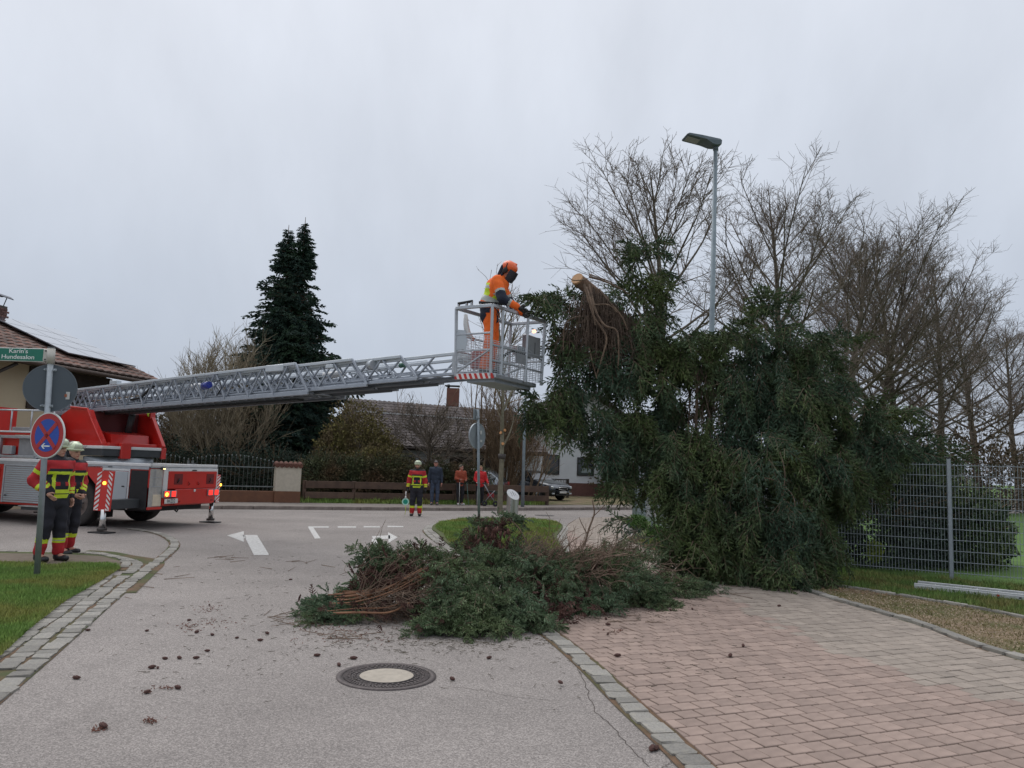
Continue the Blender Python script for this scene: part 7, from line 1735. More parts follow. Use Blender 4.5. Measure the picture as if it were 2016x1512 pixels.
# hand held signalling disc
fx, fy = Vector((math.cos(math.radians(-88)), math.sin(math.radians(-88)), 0)), Vector((-math.sin(math.radians(-88)), math.cos(math.radians(-88)), 0))
hc = pC + fx * .09 + fy * -.34
sgn = thing('signal_disc', 'round green and white signalling disc hanging from the central firefighter\'s hand', 'signal disc', hc)
MB().tube([hc + tZ * .80, hc + tZ * .62], .016, 10).build('handle', M_SIGW, sgn)
MB().tube([hc + tZ * .64, hc + tZ * .58], [.02, .035], 10).build('neck', M_SIGW, sgn)
do = hc + tZ * .46
MB().prism([(math.cos(k / 28 * 6.283) * .115, math.sin(k / 28 * 6.283) * .115) for k in range(28)], -.02, .02, 0, frame=(do, fy, tZ, fy.cross(tZ))).build('disc', mat('signal_white_green', (.45, .78, .66), rough=.4), sgn)
for sd_ in (1, -1):
    MB().prism([(math.cos(k / 28 * 6.283) * .078, math.sin(k / 28 * 6.283) * .078) for k in range(28)], .020 * sd_, .023 * sd_, 0, frame=(do, fy, tZ, fy.cross(tZ))).build('green_lens', mat('signal_green', (.005, .30, .20), rough=.3), sgn)
MB().tube([hc + tZ * .36, hc + Vector((.02, 0, .2)), hc + Vector((0, 0, .04))], .008, 6).build('wrist_cord', M_YEL, sgn)

navy = mat('dark_blue_jacket', (.028, .040, .065), (.018, .026, .045), rough=.8, ns=8, bump=.4, bs=14); jeans = mat('jeans', (.055, .075, .12), (.035, .05, .085), rough=.85, ns=8)
rust = mat('rust_jacket', (.36, .075, .035), (.27, .05, .025), rough=.8, ns=8, bump=.4, bs=14); bred = mat('bright_red_jacket', (.62, .018, .022), (.5, .014, .018), rough=.7, ns=8, bump=.4, bs=14); blackt = mat('black_trousers', (.018, .018, .022), rough=.85)
whites = mat('white_shoes', (.70, .70, .68), rough=.6); greys = mat('grey_shoes', (.12, .12, .12), rough=.7)
def spot(px, py): g_ = G(px, py, .115); return g_
pD = P(855, 990, 30.75); pD.z = .115; person('man in dark blue jacket and cap standing at the wooden fence', pD, math.radians(-84), dict(anl=(0, .10, .09), anr=(0, -.10, .09)), kind='old', col=[navy, jeans, greys], hair=('cap', mat('cap_dark', (.10, .08, .08))), scale=.98, bulk=1.05, vox=.018)
pE = P(905, 990, 31.4); pE.z = .115; person('woman in rust brown jacket holding two walking poles', pE, math.radians(-62), dict(ell=(.02, .24, 1.16), wrl=(.20, .17, 1.10), elr=(.02, -.24, 1.16), wrr=(.20, -.15, 1.12), anl=(0, .08, .09), anr=(.04, -.09, .09)), kind='old', col=[rust, blackt, whites, mat('pale_scarf', (.5, .48, .44))], hair=('hair', mat('grey_brown_hair', (.14, .12, .09), rough=.9)), scale=.91, faceyaw=.5, curls=(1.2, 1.2), vox=.018)
pF = P(944, 990, 31.75); pF.z = .115; person('woman in bright red jacket leaning on a walking frame', pF, math.radians(-80), dict(ell=(.0, .27, 1.17), wrl=(.20, .33, 1.0), elr=(.02, -.25, 1.15), wrr=(.20, -.14, 1.02), anl=(-.02, .10, .09), anr=(.0, -.10, .09)), kind='old', col=[bred, blackt, M_BOOT], hair=('hair', mat('fair_hair', (.38, .26, .15), rough=.9)), scale=.90, faceyaw=.15, curls=(1.2, 1.2), vox=.018, bulk=1.12)
def holdpt(pl, rz, s, q): return pl + Matrix.Rotation(math.radians(rz), 3, 'Z') @ (Vector(q) * s)
M_POLE = mat('pole_pale', (.62, .62, .60), rough=.4, metal=.3); M_POLE2 = mat('pole_green', (.10, .22, .20), rough=.4)
for q, m_, lb_ in (((.24, -.15, 1.06), M_POLE, 'pale walking pole in front of the woman in rust brown'), ((.24, .19, 1.04), M_POLE2, 'darker walking pole beside the woman in rust brown')):
    h_ = holdpt(pE, -62, .91, q); f_ = Vector((h_.x + (.02 if m_ is M_POLE else .12), h_.y - .10, .12)); if_ = thing('walking_pole', lb_, 'walking pole', f_)
    MB().tube([h_ + tZ * .03, f_], .011, 6).build('shaft', m_, if_); MB().tube([h_ + tZ * .09, h_ - tZ * .05], .018, 8).build('grip', M_BLK, if_)
# walking frame with wheels and a bag, to the right of the woman in red
wr = thing('rollator', 'wheeled grey rollator with red bag beside the woman in bright red', 'walking frame', pF)
wx, wy = Vector((1, 0, 0)), Vector((0, -1, 0)); o = pF + wx * .22 + wy * .30; o.z = .115
def wq(x, y, z): return o + wx * x + wy * y + tZ * z
M_FR = mat('frame_grey', (.30, .31, .33), rough=.4, metal=.5)
for y in (0, .34):
    MB().tube([wq(-.05, y, .88), wq(.12, y, .60), wq(.42, y, .16)], .014, 8).build('frame_tube', M_FR, wr); MB().tube([wq(.40, y, .62), wq(.18, y, .40), wq(-.02, y, .12)], .013, 8).build('frame_tube', M_FR, wr); MB().tube([wq(-.12, y, .90), wq(.02, y, .90)], .02, 8).build('hand_grip', M_BLK, wr)
    for x in (.0, .44): 
        MB().lathe([(.045, -.012), (.10, -.014), (.11, 0), (.10, .014), (.045, .012)], 20).v
        b = MB().lathe([(.04, -.012), (.10, -.014), (.11, 0), (.10, .014), (.04, .012), (.04, -.012)], 20); b.v = [tuple(wq(x + v[0], y + v[2], .11 + v[1])) for v in b.v]; b.build('wheel', M_BLK, wr)
MB().box(wq(.22, .17, .60), (.34, .32, .03), bev=.01).build('seat', M_BLK, wr); MB().box(wq(.24, .17, .44), (.26, .28, .20), bev=.04).build('bag', mat('bag_red', (.30, .03, .035), rough=.8), wr); MB().tube([wq(.42, 0, .16), wq(.42, .34, .16)], .012, 6).build('cross_bar', M_FR, wr)
cn = thing('walking_stick', 'pale grey crutch held in front of the woman in bright red', 'walking stick', pF)
h_ = holdpt(pF, -80, .90, (.26, -.14, 1.0)); MB().tube([h_, Vector((h_.x - .01, h_.y, .12))], .016, 8).build('shaft', M_POLE, cn); MB().tube([h_ + Vector((-.07, 0, .01)), h_ + Vector((.06, 0, .01))], .018, 8).build('handle', M_POLE, cn)

# worker in the basket, leaning forward with a hand on the rail
wl_ = BC + bu * -.02 - bn * .22; wl_ = Vector((P(962, 735, 12.0).x, 12.0, BZ + .04))
wlab = 'chainsaw worker in orange protective suit and helmet leaning over the basket rail'
person(wlab, wl_, math.radians(-8), dict(pelvis=(-.02, 0, .93), waist=(-.02, 0, 1.08), chest=(.07, 0, 1.31), neck=(.15, 0, 1.47), head=(.24, 0, 1.58), shl=(.11, .19, 1.40), shr=(.11, -.19, 1.40),
       elr=(.20, -.26, 1.12), wrr=(.43, -.20, 1.00), ell=(.26, .24, 1.14), wrl=(.46, .14, .98), knl=(.04, .13, .50), anl=(-.02, .15, .09), knr=(.02, -.13, .50), anr=(-.06, -.15, .09), tor=(.12, -.16, .035), tol=(.16, .17, .035)),
       kind='worker', faceyaw=-.25, facepitch=.55, vox=.014, curls=(1.0, .8), scale=1.06, bulk=1.12)
# ------------------------------------------------------------------ signs, lamps, bin, cars, small things
# ---- tall street lamp with flat LED head
lb = G(1392, 1088); lb.z = 0; LT = P(1409, 288, lb.y)
lamp = thing('street_lamp', 'tall grey street lamp with flat angular head rising out of the cut spruce', 'street lamp', lb)
lt = Vector((LT.x, lb.y, LT.z)); mid = lb.lerp(lt, .45)
MB().tube([lb, lb + (lt - lb) * .12], .085, 14).build('pole_base', M_ZINCD, lamp); MB().tube([lb + (lt - lb) * .12, mid, lt], [.068, .062, .046], 14).build('pole', M_ZINCD, lamp)
M_LH = mat('lamp_head_grey', (.13, .16, .19), (.10, .13, .15), rough=.5, ns=4)
hx = Vector((-1, -.15, 0)).normalized(); hy = Vector((-hx.y, hx.x, 0))
prof = [(-.10, -.02), (.02, -.07), (.14, -.06), (.34, .06), (.82, .17), (.84, .20), (.80, .235), (.45, .20), (-.06, .17), (-.11, .12)]
b = MB(); O = lt + tZ * .02; prof = [(x * .9, z * .66) for x, z in prof]
vs = []; n = len(prof)
for k, wv in ((0, -.5), (1, -.42), (2, .42), (3, .5)):
    for x, z in prof:
        ww = .15 + .07 * min(1, max(0, x / .3)); s_ = 1 if k in (1, 2) else .9
        zz = z if k in (1, 2) else z * .92 + .008
        vs.append(O + hx * x * (1 if k in (1, 2) else .985) + hy * (wv * ww * 2 * .9) + tZ * zz)
F = [list(range(n))[::-1], list(range(3 * n, 4 * n))]
for k in range(3): F += [(k * n + i, k * n + (i + 1) % n, (k + 1) * n + (i + 1) % n, (k + 1) * n + i) for i in range(n)]
b.add(vs, F); hd = b.build('lamp_head', M_LH, lamp)
MB().beam(O + hx * .42 + tZ * .046, O + hx * .72 + tZ * .100, .24, .01, up=(0, 0, 1)).build('led_panel', mat('led_panel', (.35, .36, .37), rough=.3), hd)
MB().cyl(lt - tZ * .10, lt + tZ * .02, .06, 14).build('collar', M_LH, lamp)
# slim second lamp across the street
s0 = P(1029, 985, 31.6); s0.z = .1; s1 = P(1035, 752, 31.6)
lamp2 = thing('street_lamp', 'slim grey lamp pole on the far pavement below the basket', 'street lamp', (s0.x, s0.y, .1))
MB().tube([s0, s0.lerp(s1, .5), s1 + tZ * 1.1], [.075, .06, .05], 12).build('pole', M_ZINCD, lamp2)
MB().box(s1 + Vector((-.2, 0, 1.15)), (.55, .2, .09), bev=.03).build('lamp_head', M_LH, lamp2)

def disc(o, X, Y, r, z0, z1, n=40):
    return MB().prism([(math.cos(k / n * 6.28318) * r, math.sin(k / n * 6.28318) * r) for k in range(n)], z0, z1, 0, frame=(o, X, Y, X.cross(Y)))
def ring(o, X, Y, r0, r1, z0, z1, n=40):
    b = MB(); Z = X.cross(Y); vs = []
    for r_, z in ((r0, z0), (r1, z0), (r1, z1), (r0, z1)):
        for k in range(n): t = k / n * 6.28318; vs.append(o + X * math.cos(t) * r_ + Y * math.sin(t) * r_ + Z * z)
    return b.add(vs, [(a * n + k, a * n + (k + 1) % n, ((a + 1) % 4) * n + (k + 1) % n, ((a + 1) % 4) * n + k) for a in range(4) for k in range(n)])
# ---- signpost on the left
pb0 = G(72, 1139); pt = P(101, 688, pb0.y)
post = thing('signpost', 'leaning grey signpost on the left verge with green name board and no stopping sign', 'signpost', pb0)
axd = (pt - pb0).normalized(); pp = lambda py: pb0 + axd * ((P(86, py, pb0.y).z) / axd.z)
MB().tube([pb0, pt], .038, 16).build('pole', M_ZINC, post)
MB().tube([pp(716), pp(686)], .052, 16).build('cap_bracket', mat('pale_bracket', (.52, .50, .45), rough=.5, metal=.3), post); MB().tube([pp(692) + tZ * .0, pp(683)], .047, 16).build('top_cap', M_DKG, post)
# green name board going left and slightly back
bx = Vector((-1, .06, 0)).normalized(); by = tZ; bz = bx.cross(by); face = Vector((bz.x, bz.y, 0)); face = face if face.y < 0 else -face
bo = pp(699.5) + bx * .06 - face * .0
brd = MB().box(bo + bx * .52, (1.0, .025, .185), M=Matrix((bx, face, tZ)).transposed(), bev=.004).build('name_board', mat('sign_white', (.72, .74, .72), rough=.4), post)
MB().box(bo + bx * .52 + face * .0135, (.985, .003, .168), M=Matrix((bx, face, tZ)).transposed()).build('green_field', mat('sign_green', (.006, .17, .11), (.006, .15, .10), rough=.4), brd)
tm = Matrix.Translation(bo + bx * .40 + face * .016 + tZ * .006) @ Matrix((-bx, tZ, face)).transposed().to_4x4()
text_obj('lettering', "Karin's\nHundesalon", .082, mat('letter_white', (.80, .82, .80), rough=.5), brd, tm, .0012, .0008, sx=1.22)
MB().box(bo - bx * .01, (.10, .05, .17), M=Matrix((bx, face, tZ)).transposed(), bev=.008).build('clamp_plate', MATS['pale_bracket'], post)
for z in (-.06, .06): MB().cyl(bo + face * .02 + tZ * z, bo + face * .036 + tZ * z, .010, 8).build('bolt', M_DKG, post)
# round sign seen from behind
o = pp(763) + Vector((-.01, .055, 0))
SX = Vector((math.cos(.5), math.sin(.5), 0))
bkd = disc(o, SX, tZ, .322, -.010, .012).build('sign_back', mat('sign_back_grey', (.085, .105, .125), (.07, .088, .105), rough=.6, ns=2), post)
ring(o, SX, tZ, .316, .328, -.022, .016).build('rim', mat('sign_rim_grey', (.12, .14, .16), rough=.5), bkd)
for z in (-.25, .25):
    MB().box(o + Vector((0, -.045, z)), (.17, .018, .035), bev=.004).build('clamp', M_ZINC, post)
    for sx_ in (-1, 1): MB().cyl(o + Vector((sx_ * .065, -.075, z)), o + Vector((sx_ * .065, -.03, z)), .012, 8).build('bolt', M_ZINC, post)
st = MB().box(o + SX * .21 + tZ * -.09 + Vector((0, -.018, 0)), (.085, .003, .105)).build('sticker', mat('sticker', (.55, .55, .53)), bkd)
MB().box(o + SX * .20 + tZ * -.09 + Vector((0, -.021, 0)), (.032, .002, .04)).build('sticker_print', mat('sticker_brown', (.35, .10, .04)), st)
# no stopping sign, turned about forty degrees
o = pp(857) + Vector((.06, -.07, 0)); yaw = math.radians(44); NX = Vector((math.cos(yaw), -math.sin(yaw), 0)); NZ = NX.cross(tZ)
if NZ.y > 0: NX = Vector((math.cos(yaw), math.sin(yaw), 0))
NX = Vector((math.cos(-.35), math.sin(-.35), 0)); NF = NX.cross(tZ)          # faces the camera side
nos = disc(o, NX, tZ, .312, -.02, 0.0).build('no_stopping_sign', mat('sign_white', (.72, .74, .72)), post)
disc(o, NX, tZ, .296, .0, .003).build('red_disc', mat('sign_red', (.42, .02, .022), (.38, .018, .02), rough=.45, ns=3), nos)
disc(o, NX, tZ, .222, .003, .0055).build('blue_disc', mat('sign_blue', (.012, .07, .40), (.011, .062, .36), rough=.45, ns=3), nos)
for a in (45, -45):
    d = NX * math.cos(math.radians(a)) + tZ * math.sin(math.radians(a)); p = o + NF * .007
    MB().beam(p - d * .235, p + d * .235, .003, .058, up=tuple(NF.cross(d)), bev=0).build('red_bar', MATS['sign_red'], nos)
b = MB(); b.prism([(.075, -.155 + .0), (.075, -.137), (-.045, -.137), (-.012, -.108), (-.036, -.108), (-.082, -.146), (-.036, -.184), (-.012, -.184), (-.045, -.155)], .0055, .009, 0, frame=(o, NX, tZ, NF)); b.build('white_arrow', MATS['letter_white'], nos)
MB().box(o - NF * .04, (.12, .05, .04), M=Matrix((NX, NF, tZ)).transposed()).build('clamp', M_ZINC, post)

# ---- central signpost on the island
cb = G(943, 1044); cb.z = .05
cpost = thing('signpost', 'grey signpost on the green island with a sign back turned side on', 'signpost', cb)
ct = P(941, 806, cb.y); MB().tube([cb, ct], .036, 14).build('pole', M_ZINCD, cpost)
o = P(939, 858, cb.y); yy = math.radians(55); cx3 = Vector((math.cos(yy), math.sin(yy), 0))
cd = disc(o + Vector((0, .06, 0)), cx3, tZ, .345, -.01, .012).build('sign_back', mat('sign_back_pale', (.22, .25, .27), (.18, .2, .22), rough=.6), cpost)
ring(o + Vector((0, .06, 0)), cx3, tZ, .34, .352, -.02, .02).build('rim', M_ZINC, cd)
MB().box(o + cx3 * .14 + Vector((0.02, .03, .10)), (.07, .004, .10), rz=yy).build('sticker', MATS['sticker'], cd); MB().box(o + cx3 * .16 + Vector((0.02, .03, -.13)), (.09, .004, .06), rz=yy).build('sticker', MATS['sticker'], cd)
o = P(937, 816, cb.y); MB().box(o + Vector((0, .05, 0)), (.42, .018, .30), rz=math.radians(72), bev=.01).build('small_plate', mat('sign_back_pale', (.2, .2, .2)), cpost)
MB().box(P(940, 822, cb.y) + Vector((.01, -.03, 0)), (.10, .04, .05)).build('clamp', M_ZINC, cpost)
# ---- stainless bin with slanted top
bb_ = G(1008, 1023); bb_.z = 0
bin_ = thing('litter_bin', 'stainless steel tube bin with slanted top on the green island', 'litter bin', bb_)
R_ = .195; b = MB(); n = 28; vs = []; KB = .80; hN = lambda x, y: .80 - KB * (x * .5 - y * .87)
for k in range(n): t = k / n * 6.28318; vs.append(bb_ + Vector((math.cos(t) * R_, math.sin(t) * R_, .05)))
for k in range(n): t = k / n * 6.28318; x = math.cos(t) * R_; vs.append(bb_ + Vector((x, math.sin(t) * R_, hN(x, math.sin(t) * R_))))
M_INOX = mat('brushed_inox', (.52, .52, .50), (.42, .42, .41), rough=.3, metal=.85, ns=9)
b.add(vs, [(k, (k + 1) % n, (k + 1) % n + n, k + n) for k in range(n)], 0, True); b.build('body', M_INOX, bin_)
slope = Vector((.5, -.87, -KB)).normalized()
tp = bb_ + tZ * .80; Yb = Vector((.87, .5, 0)); sc_x = math.hypot(1, KB)
def ell(r0, z0, z1): return [(math.cos(k / 30 * 6.28318) * r0 * sc_x, math.sin(k / 30 * 6.28318) * r0) for k in range(30)]
top = MB().prism(ell(R_ + .008, 0, 0), 0, .022, 0, frame=(tp, slope, Yb, slope.cross(Yb))).build('slanted_lid', mat('lid_white', (.62, .63, .64), (.55, .56, .57), rough=.35, metal=.3), bin_)
for k, (x, y, w_, h_) in enumerate(((-.10, .03, .10, .015), (-.02, .03, .05, .02), (.05, .02, .06, .015), (-.05, -.05, .12, .012), (.06, -.06, .05, .012), (.0, .09, .10, .01))):
    MB().box(tp + slope * x + Yb * y + slope.cross(Yb) * .0235, (w_, h_, .003), M=Matrix((slope, Yb, slope.cross(Yb))).transposed()).build('lid_slot', M_DKG, top)
MB().box(bb_ + Vector((-.03, -R_ - .001, .40)), (.004, .004, .55)).build('door_seam', M_DKG, bin_); MB().cyl(bb_ + Vector((-.06, -R_, .48)), bb_ + Vector((-.06, -R_ - .01, .48)), .012, 8).build('lock', M_DKG, bin_)
MB().cyl(bb_, bb_ + tZ * .05, R_ * .85, 20).build('foot', M_DKG, bin_)

# ---- cars: lofted cross sections
def car(name, label, loc, rz, col, kind='wagon', L_=4.6, W_=1.8, H_=1.48, group=None):
    t = lthing(name, label, 'car', loc, rz, group); hw = W_ / 2
    # stations along x (front = +): (x, z_bottom, z_belt, z_top, half width belt, half width top)
    if kind == 'wagon':
        st = [(2.30, .42, .62, .64, .52, .45), (2.22, .28, .70, .74, .74, .60), (1.95, .22, .76, .84, .86, .70), (1.45, .20, .86, .94, .90, .76), (.98, .20, .92, 1.0, .90, .76), (.45, .20, .94, 1.30, .90, .66), (.10, .20, .95, 1.44, .90, .62), (-.6, .20, .96, 1.48, .90, .62), (-1.3, .20, .98, 1.46, .90, .60), (-1.85, .22, 1.0, 1.38, .87, .56), (-2.15, .28, 1.0, 1.10, .82, .60), (-2.28, .42, .90, .92, .74, .6)]
    else:
        st = [(2.0, .42, .60, .62, .5, .42), (1.92, .28, .70, .74, .72, .58), (1.5, .2, .84, .9, .84, .7), (1.0, .2, .90, .98, .84, .7), (.5, .2, .92, 1.3, .84, .6), (.0, .2, .94, 1.46, .84, .58), (-.7, .2, .96, 1.47, .84, .58), (-1.35, .22, .98, 1.40, .82, .55), (-1.75, .28, .98, 1.14, .78, .58), (-1.92, .42, .86, .9, .7, .55)]
    rows = []
    for x, zb, zl_, zt, wb, wt in st:
        r_ = []
        for y, z in ((0, zb), (wb * .86, zb), (wb * .98, zb + .12), (wb, (zb + zl_) / 2 + .05), (wb * .985, zl_), (wt * 1.02 if zt - zl_ > .15 else wb * .9, zl_ + (zt - zl_) * .78), (wt * .86, zt - .015), (wt * .5, zt), (0, zt + .005)): r_.append((x, y, z))
        rows.append(r_ + [(x, -y, z) for x, y, z in r_[-2:0:-1]])
    n = len(rows[0]); vs = [v for r_ in rows for v in r_]; F = []
    for i in range(len(rows) - 1):
        for j in range(n): F.append((i * n + j, i * n + (j + 1) % n, (i + 1) * n + (j + 1) % n, (i + 1) * n + j))
    F += [list(range(n)), list(range((len(rows) - 1) * n, len(rows) * n))]
    b = MB(); b.add(vs, F, 0, True); body = b.build('body', col, t, world=False)
    # glass: front, rear, sides as panels slightly proud
    def pt_(i, j, k=1.012): x, y, z = rows[i][j]; return Vector((x, y * k, z))
    g = mat('car_glass', (.04, .05, .055), rough=.04, spec=.8)
    iw = [i for i, s_ in enumerate(st) if s_[3] - s_[2] > .15]; f0 = iw[0] - 1; r1 = iw[-1] + 1
    def lift(p, d): return p + Vector(d)
    A = [pt_(f0, 5), pt_(f0, n - 5), pt_(iw[0] + 1, n - 6), pt_(iw[0] + 1, 6)]
    u1 = [Vector((p.x, p.y * .95, p.z)) + Vector((.03, 0, .03)) for p in A]; m0 = [pt_(iw[0], n - 6), pt_(iw[0], 6)]
    m0 = [Vector((p.x, p.y * .95, p.z)) + Vector((.04, 0, .035)) for p in m0]
    MB().add([u1[0], u1[1], m0[0], u1[2], u1[3], m0[1]], [(0, 1, 2, 5), (5, 2, 3, 4)]).build('windscreen', g, t, world=False)
    A = [pt_(iw[-1], 6), pt_(iw[-1], n - 6), pt_(r1, n - 5), pt_(r1, 5)]; A = [Vector((p.x - .03, p.y * .93, p.z + .015)) for p in A]; MB().add(A, [(0, 1, 2, 3)]).build('rear_window', g, t, world=False)
    for sg in (1, -1):
        for a, c in ((iw[0], iw[1] + 0), (iw[1], iw[-1] - 1), (iw[-1] - 1, iw[-1])):
            q = []
            for i, j, s_ in ((a, 4, 0), (c, 4, 0), (c, 5, 1), (a, 5, 1)):
                x, y, z = rows[i][j]; q.append(Vector((x + (.03 if i == c else -.03), sg * (y + .014), z + (.03 if s_ == 0 else .0))))
            MB().add(q, [(0, 1, 2, 3)]).build('side_window', g, t, world=False)
        wx = (L_ * .30, -L_ * .29)
        for x in wx:
            MB().prism([(math.cos(k / 16 * 3.1416) * .38 + 0, math.sin(k / 16 * 3.1416) * .38) for k in range(17)] + [(-.38, -.1), (.38, -.1)], 0, .012, 0, frame=(Vector((x, sg * (hw * .985), .32)), Vector((sg, 0, 0)), tZ, Vector((0, sg, 0)))).build('wheel_arch', M_BLK, t, world=False)
            w_ = wheel('wheel', (x, sg * (hw - .07), .32), (0, sg, 0), .32, .2, t, M_ALUP, 5, .68)
        MB().box((L_ * .47, sg * .60, .66), (.16, .30, .13), rz=-sg * .55, bev=.03).build('headlight', mat('car_lamp', (.65, .68, .70), rough=.15, metal=.3), t, world=False)
        MB().box((-L_ * .47, sg * .68, .84), (.14, .26, .16), rz=sg * .5, bev=.03).build('tail_light', M_LENS, t, world=False)
        MB().box((L_ * .17, sg * (hw + .09), .98), (.10, .16, .12), bev=.03).build('wing_mirror', col, t, world=False)
        MB().box((L_ * .488, sg * .62, .36), (.06, .18, .07), bev=.01).build('fog_light', mat('car_lamp', (.6, .6, .6)), t, world=False)
        if kind == 'wagon': MB().tube([(.1, sg * .56, 1.49), (-.6, sg * .56, 1.54), (-1.6, sg * .52, 1.49)], .018, 6).build('roof_rail', M_ALUP, t, world=False)
    MB().box((L_ * .498, 0, .60), (.05, .66, .13), bev=.03).build('grille', M_BLK, t, world=False); MB().tube([(L_ * .508, -.33, .58), (L_ * .512, -.3, .665), (L_ * .515, 0, .675), (L_ * .512, .3, .665), (L_ * .508, .33, .58), (L_ * .512, 0, .535), (L_ * .508, -.33, .58)], .013, 6).build('grille_trim', M_CHROME, t, world=False)
    MB().box((L_ * .507, 0, .43), (.03, .5, .11), bev=.006).build('licence_plate', MATS['plate_white'], t, world=False)
    MB().box((L_ * .50, 0, .30), (.05, 1.0, .09), bev=.02).build('lower_grille', M_BLK, t, world=False)
    MB().box((-L_ * .497, 0, .62), (.03, .5, .11), bev=.006).build('licence_plate', MATS['plate_white'], t, world=False)
    return t
M_CARD = mat('car_anthracite', (.045, .052, .065), (.04, .047, .058), rough=.22, metal=.5, coat=.8); M_CARS = mat('car_silver', (.28, .31, .34), (.25, .28, .31), rough=.25, metal=.6, coat=.8)
c1 = P(1080, 978, 40.5); car('parked_car', 'dark grey estate car parked in front of the white house, nose to the street', (c1.x - 1.0, c1.y - .2, .12), math.radians(-46), M_CARD)
c2 = P(950, 955, 34.6); car('parked_car', 'silver hatchback behind the fence above the woman in bright red', (c2.x - .9, c2.y + .5, .12), math.radians(165), M_CARS, 'hatch', 4.0, 1.7)

# ---- aluminium ladder lying on the grass by the fence
a0 = G(1800, 1153, .10); a1 = G(2130, 1188, .10); dL = (a1 - a0).normalized(); nL = Vector((-dL.y, dL.x, 0))
al = thing('aluminium_ladder', 'aluminium ladder section lying on the grass at the foot of the wire fence', 'ladder', a0)
M_AL2 = mat('bright_aluminium', (.60, .61, .62), (.50, .51, .52), rough=.45, metal=.35, ns=9)
for s_ in (0, .34): MB().beam(a0 + nL * s_, a1 + nL * s_, .03, .085, bev=.004).build('rail', M_AL2, al)
MB().beam(a0 - nL * .017 + tZ * .01, a1 - nL * .017 + tZ * .01, .004, .012).build('groove', mat('groove', (.8, .8, .8)), al)
k = .25
while k < (a1 - a0).length:
    MB().tube([a0 + dL * k, a0 + dL * k + nL * .34], .016, 8).build('rung', M_AL2, al); MB().box(a0 + dL * k - nL * .018 - tZ * .015, (.03, .006, .022), rz=math.atan2(dL.y, dL.x)).build('rung_end', M_DKG, al); k += .28
MB().box(a0 + dL * 1.1 - nL * .019 - tZ * .012, (.03, .006, .02), rz=math.atan2(dL.y, dL.x)).build('red_mark', M_SIGR, al)

# ---- spruce cones, twigs, bark on the ground
def cone_mesh():
    b = MB(); pr = [(.001, -.045), (.014, -.035), (.018, -.02), (.0205, 0), (.018, .02), (.012, .037), (.001, .048)]; n = 10; vs = []
    for i, (r_, z) in enumerate(pr):
        for j in range(n): t = (j + .5 * (i % 2)) / n * 6.283; q = r_ * (1.12 if (i + j) % 2 else .9); vs.append((z, math.cos(t) * q, math.sin(t) * q + .019))
    b.add(vs, [(i * n + j, i * n + (j + 1) % n, (i + 1) * n + (j + 1) % n, (i + 1) * n + j) for i in range(len(pr) - 1) for j in range(n)]); return b
co = cone_mesh().build('tmp', mat('cone_scales', (.12, .055, .045), (.05, .025, .02), rough=.9, ns=90, bump=.6, bs=200)); cme = co.data; bpy.data.objects.remove(co)
cones = [(150, 1337, 'on the asphalt near the lower left row of setts', 1.2), (203, 1433, 'at the lower left beside a smear of red bark', 1.5),
 (299, 1316, 'in the pair left of the three spaced cones', 1.2), (311, 1316, 'in the pair left of the three spaced cones', .8), (325, 1298, 'in the row of three spaced cones, leftmost', 1.0), (353, 1297, 'in the row of three spaced cones, middle', 1.1), (386, 1297, 'in the row of three spaced cones, rightmost', 1.0),
 (290, 1365, 'nearest the upper red bark streak on the asphalt', 1.1), (350, 1356, 'at the end of the long red bark streak', 1.2), (387, 1246, 'on the road left of the branch heap tip', 1.1), (418, 1251, 'on the road left of the branch heap tip', 1.0), (408, 1283, 'reddish, alone above the row of three cones', .9),
 (512, 1262, 'between the left arrow lane and the manhole', 1.0), (526, 1248, 'between the left arrow lane and the manhole', .9), (466, 1257, 'tiny dark one left of the manhole', .8), (289, 1243, 'close to the curved row of setts', .8), (173, 1242, 'on the setts at the left verge', .9), (173, 1242, '', 0),
 (624, 1292, 'leftmost of the dark cones above the manhole', 1.1), (667, 1311, 'lowest of the dark cones above the manhole', 1.2), (696, 1298, 'upper right of the dark cones above the manhole', 1.2), (890, 1339, 'right of the manhole cover', 1.2), (963, 1297, 'between the manhole and the paved path', 1.1),
 (1058, 1241, 'under the right edge of the heap next to the setts', 1.5), (1103, 1346, 'beside the setts of the path edge, lower one', 1.1), (1193, 1220, 'just off the heap on the pink pavers, upper', 1.2), (1197, 1231, 'just off the heap on the pink pavers, middle', 1.1), (1197, 1250, 'just off the heap on the pink pavers, lower', .9), (1216, 1293, 'on a pink paver joint with a bit of bark', 1.3),
 (1363, 1200, 'on the grey pavers right of the heap tip', 1.0), (1438, 1293, 'alone far right on the pink pavers', 1.4), (1463, 1273, 'flat brown, upper of the two right hand ones on the pavers', 1.2), (1534, 1194, 'dark, alone on the grey pavers near the gravel strip', 1.1), (1284, 1478, 'broken brown one at the bottom beside the crack', 1.5), (1292, 1476, 'broken brown one at the bottom beside the crack', 1.2),
 (1320, 1202, 'reddish, right below the heap', 1.0), (1165, 1192, 'at the lower front edge of the heap', 1.0), (372, 1222, 'small, on the road by the curve', .8), (412, 1192, 'small, on the road by the curve', .8), (572, 1142, 'upper road, left of the heap', .9), (1250, 1195, 'dark red by the front of the heap', 1.0)]
seen_ = set()
for x, y, lab_, s_ in cones:
    if s_ == 0: continue
    z = .018 if x > 1100 and y < 1400 else .002
    g_ = G(x, y, z); o = bpy.data.objects.new('spruce_cone', cme); COL.objects.link(o); o.location = g_; o.rotation_euler = (random.uniform(-.2, .2), 0, random.uniform(0, 6.28)); o.scale = (s_ * .62, s_ * .60, s_ * .58)
    tag(o, 'brown spruce cone ' + lab_ + (', the nearer one' if lab_ in seen_ else ''), 'spruce cone', 'spruce cones scattered on the ground'); seen_.add(lab_)
